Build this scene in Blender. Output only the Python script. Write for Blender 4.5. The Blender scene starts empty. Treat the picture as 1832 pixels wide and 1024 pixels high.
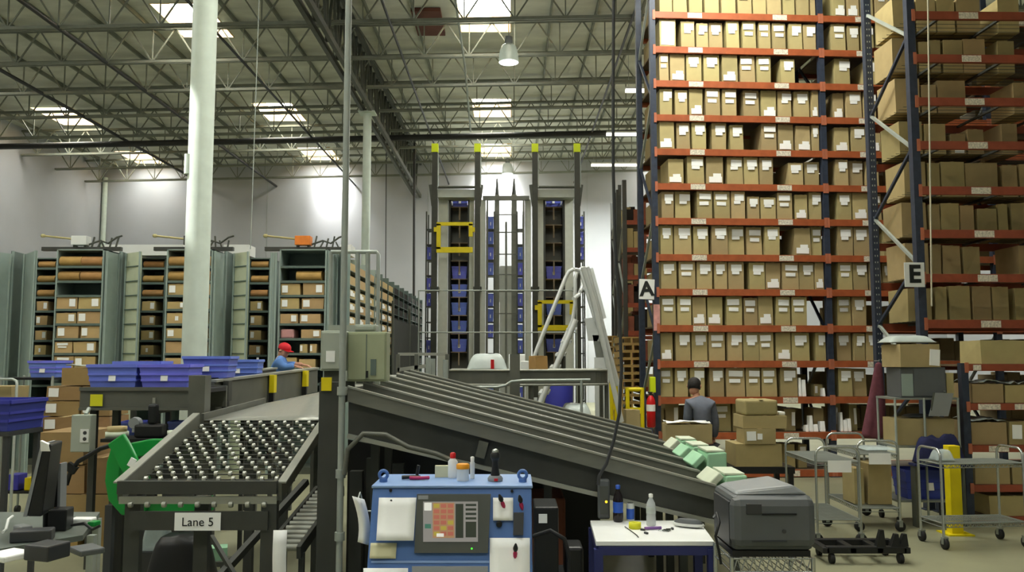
import bpy, math, random
from mathutils import Vector, Matrix, Euler
random.seed(7)
C = bpy.context.scene.collection
PI = math.pi
F = 1500.0
CAMZ = 2.05
PITCH = math.atan(128.0 / F)
SP, CP = math.sin(PITCH), math.cos(PITCH)

def ray(px, py):
    a, b = (px - 916.0) / F, (512.0 - py) / F
    return Vector((a, CP - b * SP, SP + b * CP))
def P(px, py, Y):
    "the point of the place at distance Y along the aisle on the sight line of the photo point"
    d = ray(px, py); t = Y / d.y
    return Vector((0, 0, CAMZ)) + d * t
def PX(px, Y, py=640): return P(px, py, Y).x
def PZ(py, Y): return P(916, py, Y).z
def onfloor(px, py, z=0.0):
    d = ray(px, py); t = (z - CAMZ) / d.z
    return Vector((0, 0, CAMZ)) + d * t

def lin(c):
    return tuple(((v / 255.0) / 12.92 if v / 255.0 <= 0.04045 else ((v / 255.0 + 0.055) / 1.055) ** 2.4) for v in c)

MATS = {}
def mat(name, rgb, rough=0.6, metal=0.0, var=0.12, scale=6.0, bump=0.0, emit=0.0, objvar=0.0, spec=0.4, trans=0.0, alpha=1.0, stretch=None):
    if name in MATS: return MATS[name]
    m = bpy.data.materials.new(name); m.use_nodes = True
    nt = m.node_tree; N = nt.nodes; L = nt.links
    b = N['Principled BSDF']
    c = lin(rgb)
    b.inputs['Base Color'].default_value = (*c, 1)
    b.inputs['Roughness'].default_value = rough
    b.inputs['Metallic'].default_value = metal
    b.inputs['Specular IOR Level'].default_value = spec
    if trans: b.inputs['Transmission Weight'].default_value = trans
    if alpha < 1: b.inputs['Alpha'].default_value = alpha
    src = None
    if var > 0 or bump > 0:
        tc = N.new('ShaderNodeTexCoord'); mp = N.new('ShaderNodeMapping')
        if stretch: mp.inputs['Scale'].default_value = stretch
        L.new(tc.outputs['Object'], mp.inputs['Vector'])
        nz = N.new('ShaderNodeTexNoise'); nz.inputs['Scale'].default_value = scale; nz.inputs['Detail'].default_value = 5
        L.new(mp.outputs['Vector'], nz.inputs['Vector'])
        if var > 0:
            rp = N.new('ShaderNodeValToRGB')
            rp.color_ramp.elements[0].position = 0.3; rp.color_ramp.elements[1].position = 0.7
            rp.color_ramp.elements[0].color = (*[v * (1 - var) for v in c], 1)
            rp.color_ramp.elements[1].color = (*[min(1, v * (1 + var)) for v in c], 1)
            L.new(nz.outputs['Fac'], rp.inputs['Fac'])
            src = rp.outputs['Color']
        if bump > 0:
            bp = N.new('ShaderNodeBump'); bp.inputs['Strength'].default_value = bump; bp.inputs['Distance'].default_value = 0.02
            L.new(nz.outputs['Fac'], bp.inputs['Height']); L.new(bp.outputs['Normal'], b.inputs['Normal'])
    if objvar > 0:
        oi = N.new('ShaderNodeObjectInfo'); hs = N.new('ShaderNodeHueSaturation')
        mr = N.new('ShaderNodeMapRange'); mr.inputs['To Min'].default_value = 1 - objvar; mr.inputs['To Max'].default_value = 1 + objvar
        L.new(oi.outputs['Random'], mr.inputs['Value']); L.new(mr.outputs['Result'], hs.inputs['Value'])
        ml = N.new('ShaderNodeMath'); ml.operation = 'MULTIPLY'; ml.inputs[1].default_value = 7.31
        fr = N.new('ShaderNodeMath'); fr.operation = 'FRACT'
        L.new(oi.outputs['Random'], ml.inputs[0]); L.new(ml.outputs[0], fr.inputs[0])
        m2 = N.new('ShaderNodeMapRange'); m2.inputs['To Min'].default_value = 0.49; m2.inputs['To Max'].default_value = 0.515
        L.new(fr.outputs[0], m2.inputs['Value']); L.new(m2.outputs['Result'], hs.inputs['Hue'])
        if src is not None: L.new(src, hs.inputs['Color'])
        else: hs.inputs['Color'].default_value = (*c, 1)
        src = hs.outputs['Color']
    if src is not None: L.new(src, b.inputs['Base Color'])
    if emit:
        b.inputs['Emission Color'].default_value = (*c, 1); b.inputs['Emission Strength'].default_value = emit
    MATS[name] = m
    return m

class MB:
    "collects shapes into one mesh"
    def __init__(s): s.V = []; s.Fc = []; s.M = []; s.S = []
    def add(s, vs, fs, m=0, sm=False):
        k = len(s.V); s.V += [tuple(v) for v in vs]
        for f in fs: s.Fc.append([i + k for i in f]); s.M.append(m); s.S.append(sm)
        return s
    def box(s, c, size, m=0, rot=None):
        x, y, z = [v / 2 for v in size]
        vs = [Vector(v) for v in ((-x,-y,-z),(x,-y,-z),(x,y,-z),(-x,y,-z),(-x,-y,z),(x,-y,z),(x,y,z),(-x,y,z))]
        if rot is not None:
            R = Euler(rot).to_matrix(); vs = [R @ v for v in vs]
        c = Vector(c)
        return s.add([v + c for v in vs], [(0,3,2,1),(4,5,6,7),(0,1,5,4),(1,2,6,5),(2,3,7,6),(3,0,4,7)], m)
    def bx(s, x0, y0, z0, x1, y1, z1, m=0):
        return s.box(((x0+x1)/2, (y0+y1)/2, (z0+z1)/2), (abs(x1-x0), abs(y1-y0), abs(z1-z0)), m)
    def hexa(s, b, t, m=0):
        "eight corners: four below, four above, both anticlockwise from above"
        return s.add(list(b) + list(t), [(0,3,2,1),(4,5,6,7),(0,1,5,4),(1,2,6,5),(2,3,7,6),(3,0,4,7)], m)
    def bar(s, p, q, w, h=None, m=0, up=(0,0,1)):
        p, q = Vector(p), Vector(q); h = h or w
        d = (q - p).normalized(); u = Vector(up)
        if abs(d.dot(u)) > 0.98: u = Vector((0,1,0))
        r = d.cross(u).normalized(); u = r.cross(d).normalized()
        o = []
        for e in (p, q):
            for a, b in ((-1,-1),(1,-1),(1,1),(-1,1)): o.append(e + r * (a*w/2) + u * (b*h/2))
        return s.add(o, [(0,1,2,3),(7,6,5,4),(0,4,5,1),(1,5,6,2),(2,6,7,3),(3,7,4,0)], m)
    def tube(s, p, q, r, m=0, n=8, r2=None):
        p, q = Vector(p), Vector(q); d = (q - p).normalized()
        u = Vector((0,0,1)) if abs(d.z) < 0.95 else Vector((1,0,0))
        a = d.cross(u).normalized(); b = a.cross(d)
        r2 = r if r2 is None else r2
        vs = []
        for e, rr in ((p, r), (q, r2)):
            for i in range(n):
                t = 2*PI*i/n; vs.append(e + a*math.cos(t)*rr + b*math.sin(t)*rr)
        s.add(vs, [(i, (i+1)%n, n+(i+1)%n, n+i) for i in range(n)], m, True)
        return s.add(vs, [tuple(range(n-1,-1,-1)), tuple(range(n,2*n))], m)
    def path(s, pts, r, m=0, n=8):
        pts = [Vector(p) for p in pts]
        vs = []; prev = None
        for i, p in enumerate(pts):
            d = (pts[min(i+1,len(pts)-1)] - pts[max(i-1,0)]).normalized()
            if prev is None:
                u = Vector((0,0,1)) if abs(d.z) < 0.9 else Vector((1,0,0))
                a = d.cross(u).normalized()
            else:
                a = (prev - d * prev.dot(d)).normalized()
            prev = a; b = d.cross(a)
            for k in range(n):
                t = 2*PI*k/n; vs.append(p + a*math.cos(t)*r + b*math.sin(t)*r)
        fs = []
        for i in range(len(pts)-1):
            for k in range(n): fs.append((i*n+k, i*n+(k+1)%n, (i+1)*n+(k+1)%n, (i+1)*n+k))
        s.add(vs, fs, m, True)
        e = (len(pts)-1)*n
        return s.add(vs, [tuple(range(n-1,-1,-1)), tuple(range(e,e+n))], m)
    def lathe(s, prof, c=(0,0,0), m=0, n=16, axis='z'):
        c = Vector(c); vs = []
        for r, z in prof:
            for k in range(n):
                t = 2*PI*k/n
                v = Vector((r*math.cos(t), r*math.sin(t), z))
                if axis == 'x': v = Vector((v.z, v.x, v.y))
                if axis == 'y': v = Vector((v.x, v.z, v.y))
                vs.append(v + c)
        fs = []
        for i in range(len(prof)-1):
            for k in range(n): fs.append((i*n+k, i*n+(k+1)%n, (i+1)*n+(k+1)%n, (i+1)*n+k))
        s.add(vs, fs, m, True)
        e = (len(prof)-1)*n
        return s.add(vs, [tuple(range(n-1,-1,-1)), tuple(range(e,e+n))], m)
    def prism(s, poly, off, m=0):
        "poly: 3D points of a flat outline; off: extrusion vector"
        n = len(poly); off = Vector(off); p = [Vector(v) for v in poly]
        vs = p + [v + off for v in p]
        return s.add(vs, [tuple(range(n-1,-1,-1)), tuple(range(n,2*n))] + [(i,(i+1)%n,n+(i+1)%n,n+i) for i in range(n)], m)
    def sheet(s, rows, m=0, thick=0.002):
        "a grid of points given a thickness"
        nr, nc = len(rows), len(rows[0])
        top = [Vector(p) for r in rows for p in r]
        nrm = (Vector(rows[0][-1]) - Vector(rows[0][0])).cross(Vector(rows[-1][0]) - Vector(rows[0][0])).normalized()
        bot = [v - nrm * thick for v in top]; k = len(top)
        fs = []
        for i in range(nr-1):
            for j in range(nc-1):
                a, b, c_, d = i*nc+j, i*nc+j+1, (i+1)*nc+j+1, (i+1)*nc+j
                fs.append((a,d,c_,b)); fs.append((k+a,k+b,k+c_,k+d))
        rim = [j for j in range(nc)] + [i*nc+nc-1 for i in range(1,nr)] + [(nr-1)*nc+j for j in range(nc-2,-1,-1)] + [i*nc for i in range(nr-2,0,-1)]
        for i in range(len(rim)):
            a, b = rim[i], rim[(i+1)%len(rim)]
            fs.append((a,b,k+b,k+a))
        return s.add(top + bot, fs, m, True)
    def build(s, name, mats, parent=None, bevel=0, subsurf=0):
        if not isinstance(mats, (list, tuple)): mats = [mats]
        key = name
        me = bpy.data.meshes.new(key); me.from_pydata(s.V, [], s.Fc)
        for m in mats: me.materials.append(m)
        me.polygons.foreach_set('material_index', s.M); me.polygons.foreach_set('use_smooth', s.S)
        me.update()
        o = bpy.data.objects.new(key, me); C.objects.link(o)
        if parent is not None: attach(o, parent)
        if bevel:
            md = o.modifiers.new('b', 'BEVEL'); md.width = bevel; md.segments = 2; md.limit_method = 'ANGLE'
        if subsurf:
            md = o.modifiers.new('s', 'SUBSURF'); md.levels = subsurf; md.render_levels = subsurf
        return o

WLOC = {}
def attach(o, parent):
    "parents a shape that was laid out in place"
    o.parent = parent
    loc = Vector((0,0,0)); p = parent
    while p is not None: loc += p.location; p = p.parent
    o.location = Vector(o.location) - loc
def tag(o, label=None, cat=None, group=None, kind=None):
    if label: o['label'] = label
    if cat: o['category'] = cat
    if group: o['group'] = group
    if kind: o['kind'] = kind
    return o
def thing(name, label, cat, loc=(0,0,0), group=None):
    o = bpy.data.objects.new(name, None); C.objects.link(o); o.location = loc
    o.empty_display_size = 0.1
    return tag(o, label, cat, group)
def copy_tree(o, parent=None, label=None, loc=None, rz=None, rot=None, scale=None):
    c = o.copy(); C.objects.link(c)
    if parent is not None: c.parent = parent
    if label: c['label'] = label
    if loc is not None: c.location = loc
    if rz is not None: c.rotation_euler = (0, 0, rz)
    if rot is not None: c.rotation_euler = rot
    if scale is not None: c.scale = scale
    for ch in list(o.children): copy_tree(ch, c)
    return c
def text(body, name, m, parent, loc, size, rot, ext=0.001, bold=0.0):
    cu = bpy.data.curves.new(name, 'FONT'); cu.body = body; cu.size = size; cu.extrude = ext; cu.offset = bold
    cu.align_x = 'CENTER'; cu.align_y = 'CENTER'
    o = bpy.data.objects.new(name, cu); C.objects.link(o); cu.materials.append(m)
    me = bpy.data.meshes.new_from_object(o); bpy.data.objects.remove(o); me.name = name
    o = bpy.data.objects.new(name, me); C.objects.link(o)
    o.location = loc; o.rotation_euler = rot
    if parent is not None: attach(o, parent)
    return o
ORD = ['first','second','third','fourth','fifth','sixth','seventh','eighth','ninth','tenth','eleventh','twelfth','thirteenth','fourteenth','fifteenth','sixteenth','seventeenth','eighteenth','nineteenth','twentieth']

# ---------------------------------------------------------------- materials
M = dict(
 concrete=mat('concrete', (140,140,114), 0.45, var=0.18, scale=0.9, spec=0.35),
 wall=mat('wall_paint', (176,179,184), 0.8, var=0.05, scale=0.5),
 deck=mat('roof_deck', (206,208,196), 0.75, var=0.14, scale=1.1, bump=0.6, stretch=(1,2.2,1)),
 steel=mat('dark_steel', (74,78,70), 0.55, metal=0.0, var=0.15),
 joist=mat('joist_paint', (120,124,112), 0.6, var=0.1),
 curb=mat('skylight_curb', (226,196,150), 0.7, var=0.05),
 tarp=mat('rust_tarp', (98,60,50), 0.8, var=0.3, scale=2),
 column=mat('column_paint', (206,218,206), 0.5, var=0.05),
 pipe=mat('galvanised', (164,172,166), 0.45, metal=0.3, var=0.1),
 blackpipe=mat('black_pipe', (40,40,38), 0.5),
 orange=mat('orange_paint', (160,84,48), 0.5, var=0.15, scale=8),
 redor=mat('worn_red_orange_paint', (142,70,46), 0.5, var=0.15, scale=8),
 blue_up=mat('dark_blue_paint', (46,54,70), 0.5, var=0.2, scale=12),
 carton=mat('cardboard', (170,154,110), 0.8, var=0.07, scale=5, objvar=0.16),
 carton_e=mat('brown_cardboard', (160,142,100), 0.8, var=0.08, scale=5, objvar=0.14),
 kraft=mat('kraft_paper', (168,130,78), 0.75, var=0.12, scale=7, objvar=0.12),
 tape=mat('packing_tape', (190,166,118), 0.35),
 paper=mat('white_paper', (248,249,246), 0.7, var=0.03),
 paper_c=mat('cream_paper', (208,206,170), 0.7, var=0.04),
 strip=mat('label_strip', (214,206,188), 0.6, var=0.35, scale=40),
 ink=mat('black_ink', (22,26,24), 0.6, var=0),
 dark=mat('gap_shade', (34,30,26), 0.9, var=0.2),  # near-black standing for shade in gaps and on far goods
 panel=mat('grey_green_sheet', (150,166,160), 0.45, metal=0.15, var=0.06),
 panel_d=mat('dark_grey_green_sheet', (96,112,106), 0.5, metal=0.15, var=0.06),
 panel_l=mat('pale_green_sheet', (200,208,180), 0.5, var=0.05),
 conv=mat('conveyor_grey', (98,100,92), 0.45, metal=0.2, var=0.08),
 conv_d=mat('conveyor_dark', (66,68,64), 0.5, metal=0.2, var=0.1),
 conv_l=mat('conveyor_light', (156,158,148), 0.4, metal=0.3, var=0.06),
 plate=mat('slide_plate', (140,142,134), 0.35, metal=0.3, var=0.06, stretch=(6,1,1)),
 wheel=mat('skate_wheel_zinc', (204,205,196), 0.3, metal=0.5, var=0.04),
 tote=mat('blue_tote', (112,130,226), 0.45, var=0.06, objvar=0.08),
 tote_d=mat('deep_blue_tote', (56,66,160), 0.5, var=0.06, objvar=0.1),
 box_g=mat('switchgear_grey', (164,172,160), 0.5, var=0.04),
 box_y=mat('switchgear_greenish', (158,166,136), 0.5, var=0.04),
 yellow=mat('safety_yellow', (224,204,10), 0.5, var=0.06),
 lime=mat('lime_yellow', (206,222,20), 0.5, var=0.04),
 alu=mat('aluminium', (222,226,224), 0.35, metal=0.35, var=0.05),
 chrome=mat('chrome_tube', (196,200,198), 0.25, metal=0.85, var=0.04),
 galv=mat('wire_shelf_zinc', (148,154,148), 0.4, metal=0.5, var=0.08),
 mach=mat('machine_blue', (80,116,178), 0.4, var=0.04),
 mach_l=mat('machine_blue_pale', (128,158,206), 0.4, var=0.04),
 bezel=mat('bezel_grey', (72,76,72), 0.45, var=0.05),
 black=mat('black_plastic', (26,27,28), 0.4, var=0.05),
 rubber=mat('black_rubber', (30,30,30), 0.7, var=0.05),
 greyp=mat('grey_plastic', (88,92,94), 0.5, var=0.05),
 greyl=mat('pale_grey_plastic', (136,140,142), 0.5, var=0.05),
 greyd=mat('dark_grey_plastic', (56,58,60), 0.45, var=0.05),
 white=mat('white_plastic', (228,230,226), 0.4, var=0.02),
 red=mat('red_paint', (196,26,30), 0.35, var=0.05),
 green=mat('green_plastic', (18,140,58), 0.4, var=0.06),
 foam=mat('mint_foam', (160,206,170), 0.8, var=0.06),
 foam_w=mat('pale_foam', (204,212,190), 0.8, var=0.04),
 lane=mat('chute_steel', (116,118,110), 0.42, metal=0.25, var=0.08, stretch=(1,4,4)),
 amber=mat('amber_plastic', (226,150,30), 0.4, var=0.03),
 maroon=mat('maroon_cloth', (104,58,68), 0.9, var=0.15, bump=0.3, scale=12),
 navy=mat('navy_cloth', (38,42,82), 0.9, var=0.2, bump=0.4, scale=9),
 film=mat('clear_film', (206,220,220), 0.2, var=0.06, alpha=0.55, scale=12),
 film_w=mat('milky_film', (188,198,194), 0.3, var=0.08, scale=8, alpha=0.9),
 wood=mat('pallet_wood', (168,140,84), 0.85, var=0.2, scale=4),
 redcarton=mat('reddish_brown_box', (126,76,58), 0.8, var=0.15),
 skin=mat('skin', (196,146,120), 0.55, var=0.04),
 shirt_g=mat('blue_grey_shirt', (104,110,124), 0.85, var=0.1, bump=0.2, scale=14),
 shirt_b=mat('light_blue_shirt', (92,132,196), 0.85, var=0.1),
 trous=mat('black_trousers', (26,26,28), 0.85, var=0.1),
 hair=mat('dark_hair', (34,30,28), 0.7, var=0.2, scale=40, bump=0.4),
 cap=mat('red_cap', (206,30,44), 0.7, var=0.06),
 table=mat('white_laminate', (246,247,244), 0.35, var=0.03),
 leg_b=mat('blue_leg_paint', (46,52,106), 0.45, var=0.06),
 cola=mat('cola_bottle', (30,24,26), 0.2, var=0.03),
 blabel=mat('blue_label', (40,84,180), 0.4, var=0.06),
 clear=mat('clear_plastic', (236,241,243), 0.15, var=0, trans=0.2, alpha=0.62),
 pink=mat('magenta_plastic', (176,36,90), 0.45, var=0.05),
 yel_tape=mat('yellow_tape', (216,214,40), 0.5, var=0.04),
)
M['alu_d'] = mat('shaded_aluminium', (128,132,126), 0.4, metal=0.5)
M['belt'] = mat('grey_belt', (118,120,112), 0.6, var=0.08)
M['lift_mast'] = mat('lift_mast', (112,116,106), 0.5)
M['purple'] = mat('purple_plastic', (120,84,150), 0.45, var=0.05)
M['desk_grey'] = mat('grey_desk', (92,100,94), 0.5, var=0.1)
M['rope'] = mat('pale_cord', (190,184,160), 0.8, var=0.05)
EXPOSURE = -0.62
SKY_EMIT = 36.0
LAMP = 310.0
SPOT = 4000.0
# ---------------------------------------------------------------- camera, world, render look
cam = bpy.data.cameras.new('camera'); camo = bpy.data.objects.new('camera', cam); C.objects.link(camo)
camo.location = (0, 0, CAMZ); camo.rotation_euler = (PI/2 + PITCH, 0, 0)
cam.sensor_width = 36; cam.lens = 36 * F / 1832; cam.clip_start = 0.05; cam.clip_end = 200
sc = bpy.context.scene; sc.camera = camo
sc.view_settings.view_transform = 'Standard'; sc.view_settings.look = 'None'
sc.view_settings.gamma = 1; sc.view_settings.use_curve_mapping = False
sc.view_settings.exposure = EXPOSURE
sc.cycles.use_denoising = True
try:
    sc.cycles.sample_clamp_indirect = 6; sc.cycles.max_bounces = 6; sc.cycles.diffuse_bounces = 4
    sc.cycles.caustics_reflective = False; sc.cycles.caustics_refractive = False
except Exception: pass
w = bpy.data.worlds.new('daylight'); sc.world = w; w.use_nodes = True
w.node_tree.nodes['Background'].inputs['Color'].default_value = (0.75, 0.85, 1, 1)
w.node_tree.nodes['Background'].inputs['Strength'].default_value = 0.6

# ---------------------------------------------------------------- shell
WX0, WX1, WY0, WY1 = -19.07, 20.0, -9.0, 38.6
def rs(x): return 0.02 * x          # the roof climbs gently to the right
DZ = 11.35
def struct(o): o['kind'] = 'structure'; return o
struct(MB().bx(WX0, WY0, -0.2, WX1, WY1, 0).build('floor', M['concrete']))
back = struct(MB().bx(WX0-0.2, WY1, 0, WX1+0.2, WY1+0.25, 12.4).build('wall_back', M['wall']))
mb = MB()
for x in (-19.07, -11.4, -3.9, 3.5, 11.0, 18.5): mb.bx(x-0.008, WY1-0.012, 0, x+0.008, WY1, 11.2)
attach(mb.build('panel_joint', M['pipe']), back)
struct(MB().bx(WX0-0.25, WY0, 0, WX0, WY1, 12.4).build('wall_left', M['wall']))
struct(MB().bx(WX1, WY0, 0, WX1+0.25, WY1, 12.4).build('wall_right', M['wall']))
struct(MB().bx(WX0, WY0-0.25, 0, WX1, WY0, 12.4).build('wall_front', M['wall']))

SKX = [-16.6, -8.65, -0.75, 7.2, 15.0]; SKY = [-3.4, 3.6, 10.6, 22.1, 30.6, 37.0]  # near rows are unseen; one is placed so its light reaches the column
SW, SL = 1.45, 2.3
NO_SKY = {(7.2, 10.6), (7.2, 3.6), (15.0, 10.6), (15.0, 3.6)}  # unseen skylights left out to keep the front of rack E dark
xs = sorted([WX0, WX1] + [x + s*SW/2 for x in SKX for s in (-1,1)])
ys = sorted([WY0, WY1] + [y + s*SL/2 for y in SKY for s in (-1,1)])
deck = MB()
for i in range(len(xs)-1):
    for j in range(len(ys)-1):
        cx, cy = (xs[i]+xs[i+1])/2, (ys[j]+ys[j+1])/2
        if any(abs(cx-x) < 0.1 for x in SKX) and any(abs(cy-y) < 0.1 for y in SKY) and not any(abs(cx-x) < .1 and abs(cy-y) < .1 for x, y in NO_SKY): continue
        a, b = xs[i], xs[i+1]
        deck.hexa([(a,ys[j],DZ+rs(a)),(b,ys[j],DZ+rs(b)),(b,ys[j+1],DZ+rs(b)),(a,ys[j+1],DZ+rs(a))],
                  [(a,ys[j],DZ+.15+rs(a)),(b,ys[j],DZ+.15+rs(b)),(b,ys[j+1],DZ+.15+rs(b)),(a,ys[j+1],DZ+.15+rs(a))])
ceil = struct(deck.build('ceiling', M['deck']))
pur = MB(); x = WX0 + 0.6
while x < 12:
    if not any(abs(x-k) < SW/2+0.1 for k in SKX): pur.bar((x, 8, DZ-0.06+rs(x)), (x, WY1, DZ-0.06+rs(x)), 0.05, 0.12)
    x += 1.22
attach(pur.build('purlin', M['joist']), ceil)

em = bpy.data.materials.new('daylight_pane'); em.use_nodes = True
b = em.node_tree.nodes['Principled BSDF']; b.inputs['Base Color'].default_value = (.9,.9,.9,1)
b.inputs['Emission Color'].default_value = (0.97, 1.0, 0.94, 1); b.inputs['Emission Strength'].default_value = SKY_EMIT
k = 0
for y in SKY:
    for x in SKX:
        if (x, y) in NO_SKY: continue
        k += 1
        z = DZ + rs(x); c = MB(); h = 0.5; t = 0.06
        c.bx(x-SW/2-t, y-SL/2-t, z+.15, x-SW/2, y+SL/2+t, z+h); c.bx(x+SW/2, y-SL/2-t, z+.15, x+SW/2+t, y+SL/2+t, z+h)
        c.bx(x-SW/2, y-SL/2-t, z+.15, x+SW/2, y-SL/2, z+h); c.bx(x-SW/2, y+SL/2, z+.15, x+SW/2, y+SL/2+t, z+h)
        # lining inside the opening
        for sx in (-1, 1): c.bx(x+sx*SW/2-.02*(sx>0), y-SL/2, z-.02, x+sx*SW/2+.02*(sx<0), y+SL/2, z+h)
        for sy in (-1, 1): c.bx(x-SW/2, y+sy*SL/2-.02*(sy>0), z-.02, x+SW/2, y+sy*SL/2+.02*(sy<0), z+h)
        o = struct(c.build('window_%d' % k, M['curb']))
        p = MB().bx(x-SW/2-t, y-SL/2-t, z+h, x+SW/2+t, y+SL/2+t, z+h+0.03)
        p.build('pane', em, o)

# joists: one truss each, running across the aisle
JZ = 10.25
def joist(y):
    m = MB(); x0, x1 = WX0 + 0.05, 13.0
    zb = lambda x: JZ + rs(x)
    zt = lambda x: DZ - 0.16 + rs(x)
    for s in (-0.045, 0.045):
        m.bar((x0, y+s, zb(x0)), (x1, y+s, zb(x1)), 0.05, 0.075); m.bar((x0, y+s, zt(x0)), (x1, y+s, zt(x1)), 0.05, 0.075)
    n = 26; st = (x1-x0)/n
    for i in range(n):
        a = x0 + i*st; c_ = a + st/2; e = a + st
        m.bar((a, y, zt(a)), (c_, y, zb(c_)), 0.035); m.bar((c_, y, zb(c_)), (e, y, zt(e)), 0.035)
        m.bar((c_, y, zb(c_)), (c_, y, zt(c_)), 0.03)
    return m
for i in range(-2, 8):
    o = struct(joist(19.75 + 2.44*i).build('roof_joist', M['joist']))
    o['group'] = 'open web joists under the roof'
# the girder along the column line
g = MB(); GX = -4.4
zb, zt = 9.55, 11.1
for s in (-0.12, 0.12):
    g.bar((GX+s, 9, zb), (GX+s, WY1, zb), 0.1, 0.16); g.bar((GX+s, 9, zt), (GX+s, WY1, zt), 0.1, 0.16)
y = 9.0
while y < WY1 - 1.2:
    g.bar((GX, y, zt), (GX, y+0.61, zb), 0.07); g.bar((GX, y+0.61, zb), (GX, y+1.22, zt), 0.07)
    g.bar((GX, y+0.61, zb), (GX, y+0.61, zt), 0.06); y += 1.22
struct(g.build('roof_girder', M['steel']))
# columns
for i, y in enumerate((11.7, 25.0)):
    m = MB(); r = 0.17 if i == 0 else 0.125
    m.tube((GX if i else -4.42, y, 0), (GX if i else -4.42, y, zb-0.1), r, n=24); m.bx(GX-.25, y-.25, zb-.1, GX+.25, y+.25, zb-.06)
    m.tube((GX-0.16, y-0.1, 4.62), (GX-0.16, y-0.1, 4.9), 0.05) if i == 0 else None
    o = struct(m.build('column', M['column'] )); o['group'] = 'white steel columns'
# sprinkler pipes along the roof
for i, (x, z) in enumerate(((-11.0, 10.02), (-14.1, 9.95), (-7.3, 10.05), (-2.95, 10.12), (2.9, 10.2))):
    z2 = z + 0; m = MB().tube((x, 9, z), (x, WY1, z), 0.055 if i < 2 else 0.035)
    m2 = struct(m.build('trim_%d' % (i+1), M['blackpipe']))
m = MB().tube((WX0, 29.9, PZ(263,29.9)), (12, 29.9, PZ(229,29.9)), 0.11); struct(m.build('trim_6', M['blackpipe']))
m = MB().tube((WX0+.15, WY1-.15, 0), (WX0+.15, WY1-.15, 10.4), 0.12); struct(m.build('trim_7', M['column']))
# the rust-brown hatch in the roof
hx, hy = PX(762, 20.5, 40)*1.0, 20.6
tag(MB().bx(-2.68, 21.5, DZ-.16, -1.9, 23.2, DZ-.06).build('roof_hatch_cover', M['tarp']), 'rust brown square hatch cover fixed under the grey roof deck', 'hatch cover')
# vertical conduits and pipes against the back wall
for i, (px, py0, py1, r) in enumerate(((742, 190, 500, .05), (692, 200, 488, .02))):
    Y = 33.0 if i == 0 else 36.0
    tag(MB().tube(P(px, py0, Y) - Vector((0,0,max(0, P(px,py0,Y).z-11.0))), (P(px, py1, Y).x, Y, 0.0), r).build('standpipe', M['blackpipe']),
        ('thick dark pipe rising before the back wall, beside the end of the girder','thin dark pipe rising before the back wall, behind the second column')[i], 'pipe', kind=None)

# hanging high-bay lamps
def highbay(px, pyt, pyb, Y, label):
    a, b_ = P(px, pyt, Y), P(px, pyb, Y); h = a.z - b_.z
    t = thing('high_bay_lamp', label, 'lamp', (a.x, Y, b_.z), 'high bay lamps hanging from the roof')
    c = Vector((a.x, Y, 0)); z = b_.z; R = h*0.36
    MB().lathe([(R*.99, z), (R*.97, z+h*.3), (R*.75, z+h*.6), (R*.35, z+h*.7)], c, n=18).build('lamp_shade', M['clear_shade'], t)
    MB().lathe([(R*.35, z+h*.7), (R*.4, z+h*.75), (R*.4, z+h*.95), (R*.1, z+h)], c, n=14).build('ballast_housing', M['greyl'], t)
    MB().tube((a.x, Y, a.z-.02), (a.x, Y, JZ+.02), 0.012).build('hanging_rod', M['pipe'], t)
    MB().lathe([(R*.1, z+h*.2), (R*.28, z+h*.35), (R*.2, z+h*.66)], c, n=10).build('bulb', M['dim_bulb'], t)
M['clear_shade'] = mat('prismatic_shade', (206,214,206), 0.25, var=0.05, alpha=0.75)
M['dim_bulb'] = mat('dim_bulb', (240,238,225), 0.4, var=0, emit=.8)
M['lamp_on'] = mat('lit_bulb', (255,250,235), 0.4, var=0, emit=6)
highbay(910, 64, 112, 19.75, 'clear high bay lamp hanging below the skylight, closest one above the aisle')
highbay(908, 283, 311, 34.4, 'small grey high bay lamp hanging far down the aisle before the bright wall patch')
# fluorescent strips over the right-hand aisle
for i, (px0, px1, py, Y, dz) in enumerate(((1119, 1185, 163, 24.63, 0), (1085, 1190, 241, 29.6, 0), (1058, 1200, 296, 34.3, 0))):
    a, b_ = P(px0, py, Y), P(px1, py, Y)
    t = thing('strip_light', 'lit white fluorescent strip hanging beside the tall rack, %s of three down the aisle' % ('nearest','middle','farthest')[i], 'lamp', (a.x, Y, a.z), 'strip lights over the aisle')
    MB().bx(a.x, Y-.07, a.z-.03, b_.x, Y+.07, a.z+.05).build('lit_tube', M['lamp_on'], t)
    MB().bx(a.x, Y-.09, a.z+.05, b_.x, Y+.09, a.z+.11).build('housing', M['white'], t)
    m = MB()
    for x in (a.x+.1, b_.x-.1): m.tube((x, Y, a.z+.11), (x, Y, DZ-.1+rs(x)), 0.008, n=5)
    m.build('hanger_wire', M['pipe'], t)
# spots added in the skylight wells to stand in for daylight
def spot(loc, target, power, ang, blend=0.3, size=0.5, col=(1,.98,.95)):
    l = bpy.data.lights.new('skylight_spot', 'SPOT'); l.energy = power; l.spot_size = ang; l.spot_blend = blend; l.shadow_soft_size = size; l.color = col
    o = bpy.data.objects.new('skylight_spot', l); C.objects.link(o); o.location = loc
    o.rotation_euler = (Vector(target) - Vector(loc)).to_track_quat('-Z', 'Y').to_euler(); return o
def area(loc, sx, sy, power, col=(1,.97,.9), spread=PI):
    l = bpy.data.lights.new('ceiling_lamp', 'AREA'); l.shape = 'RECTANGLE'; l.size = sx; l.size_y = sy; l.energy = power; l.color = col; l.spread = spread
    o = bpy.data.objects.new('ceiling_lamp', l); C.objects.link(o); o.location = loc; return o
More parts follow.
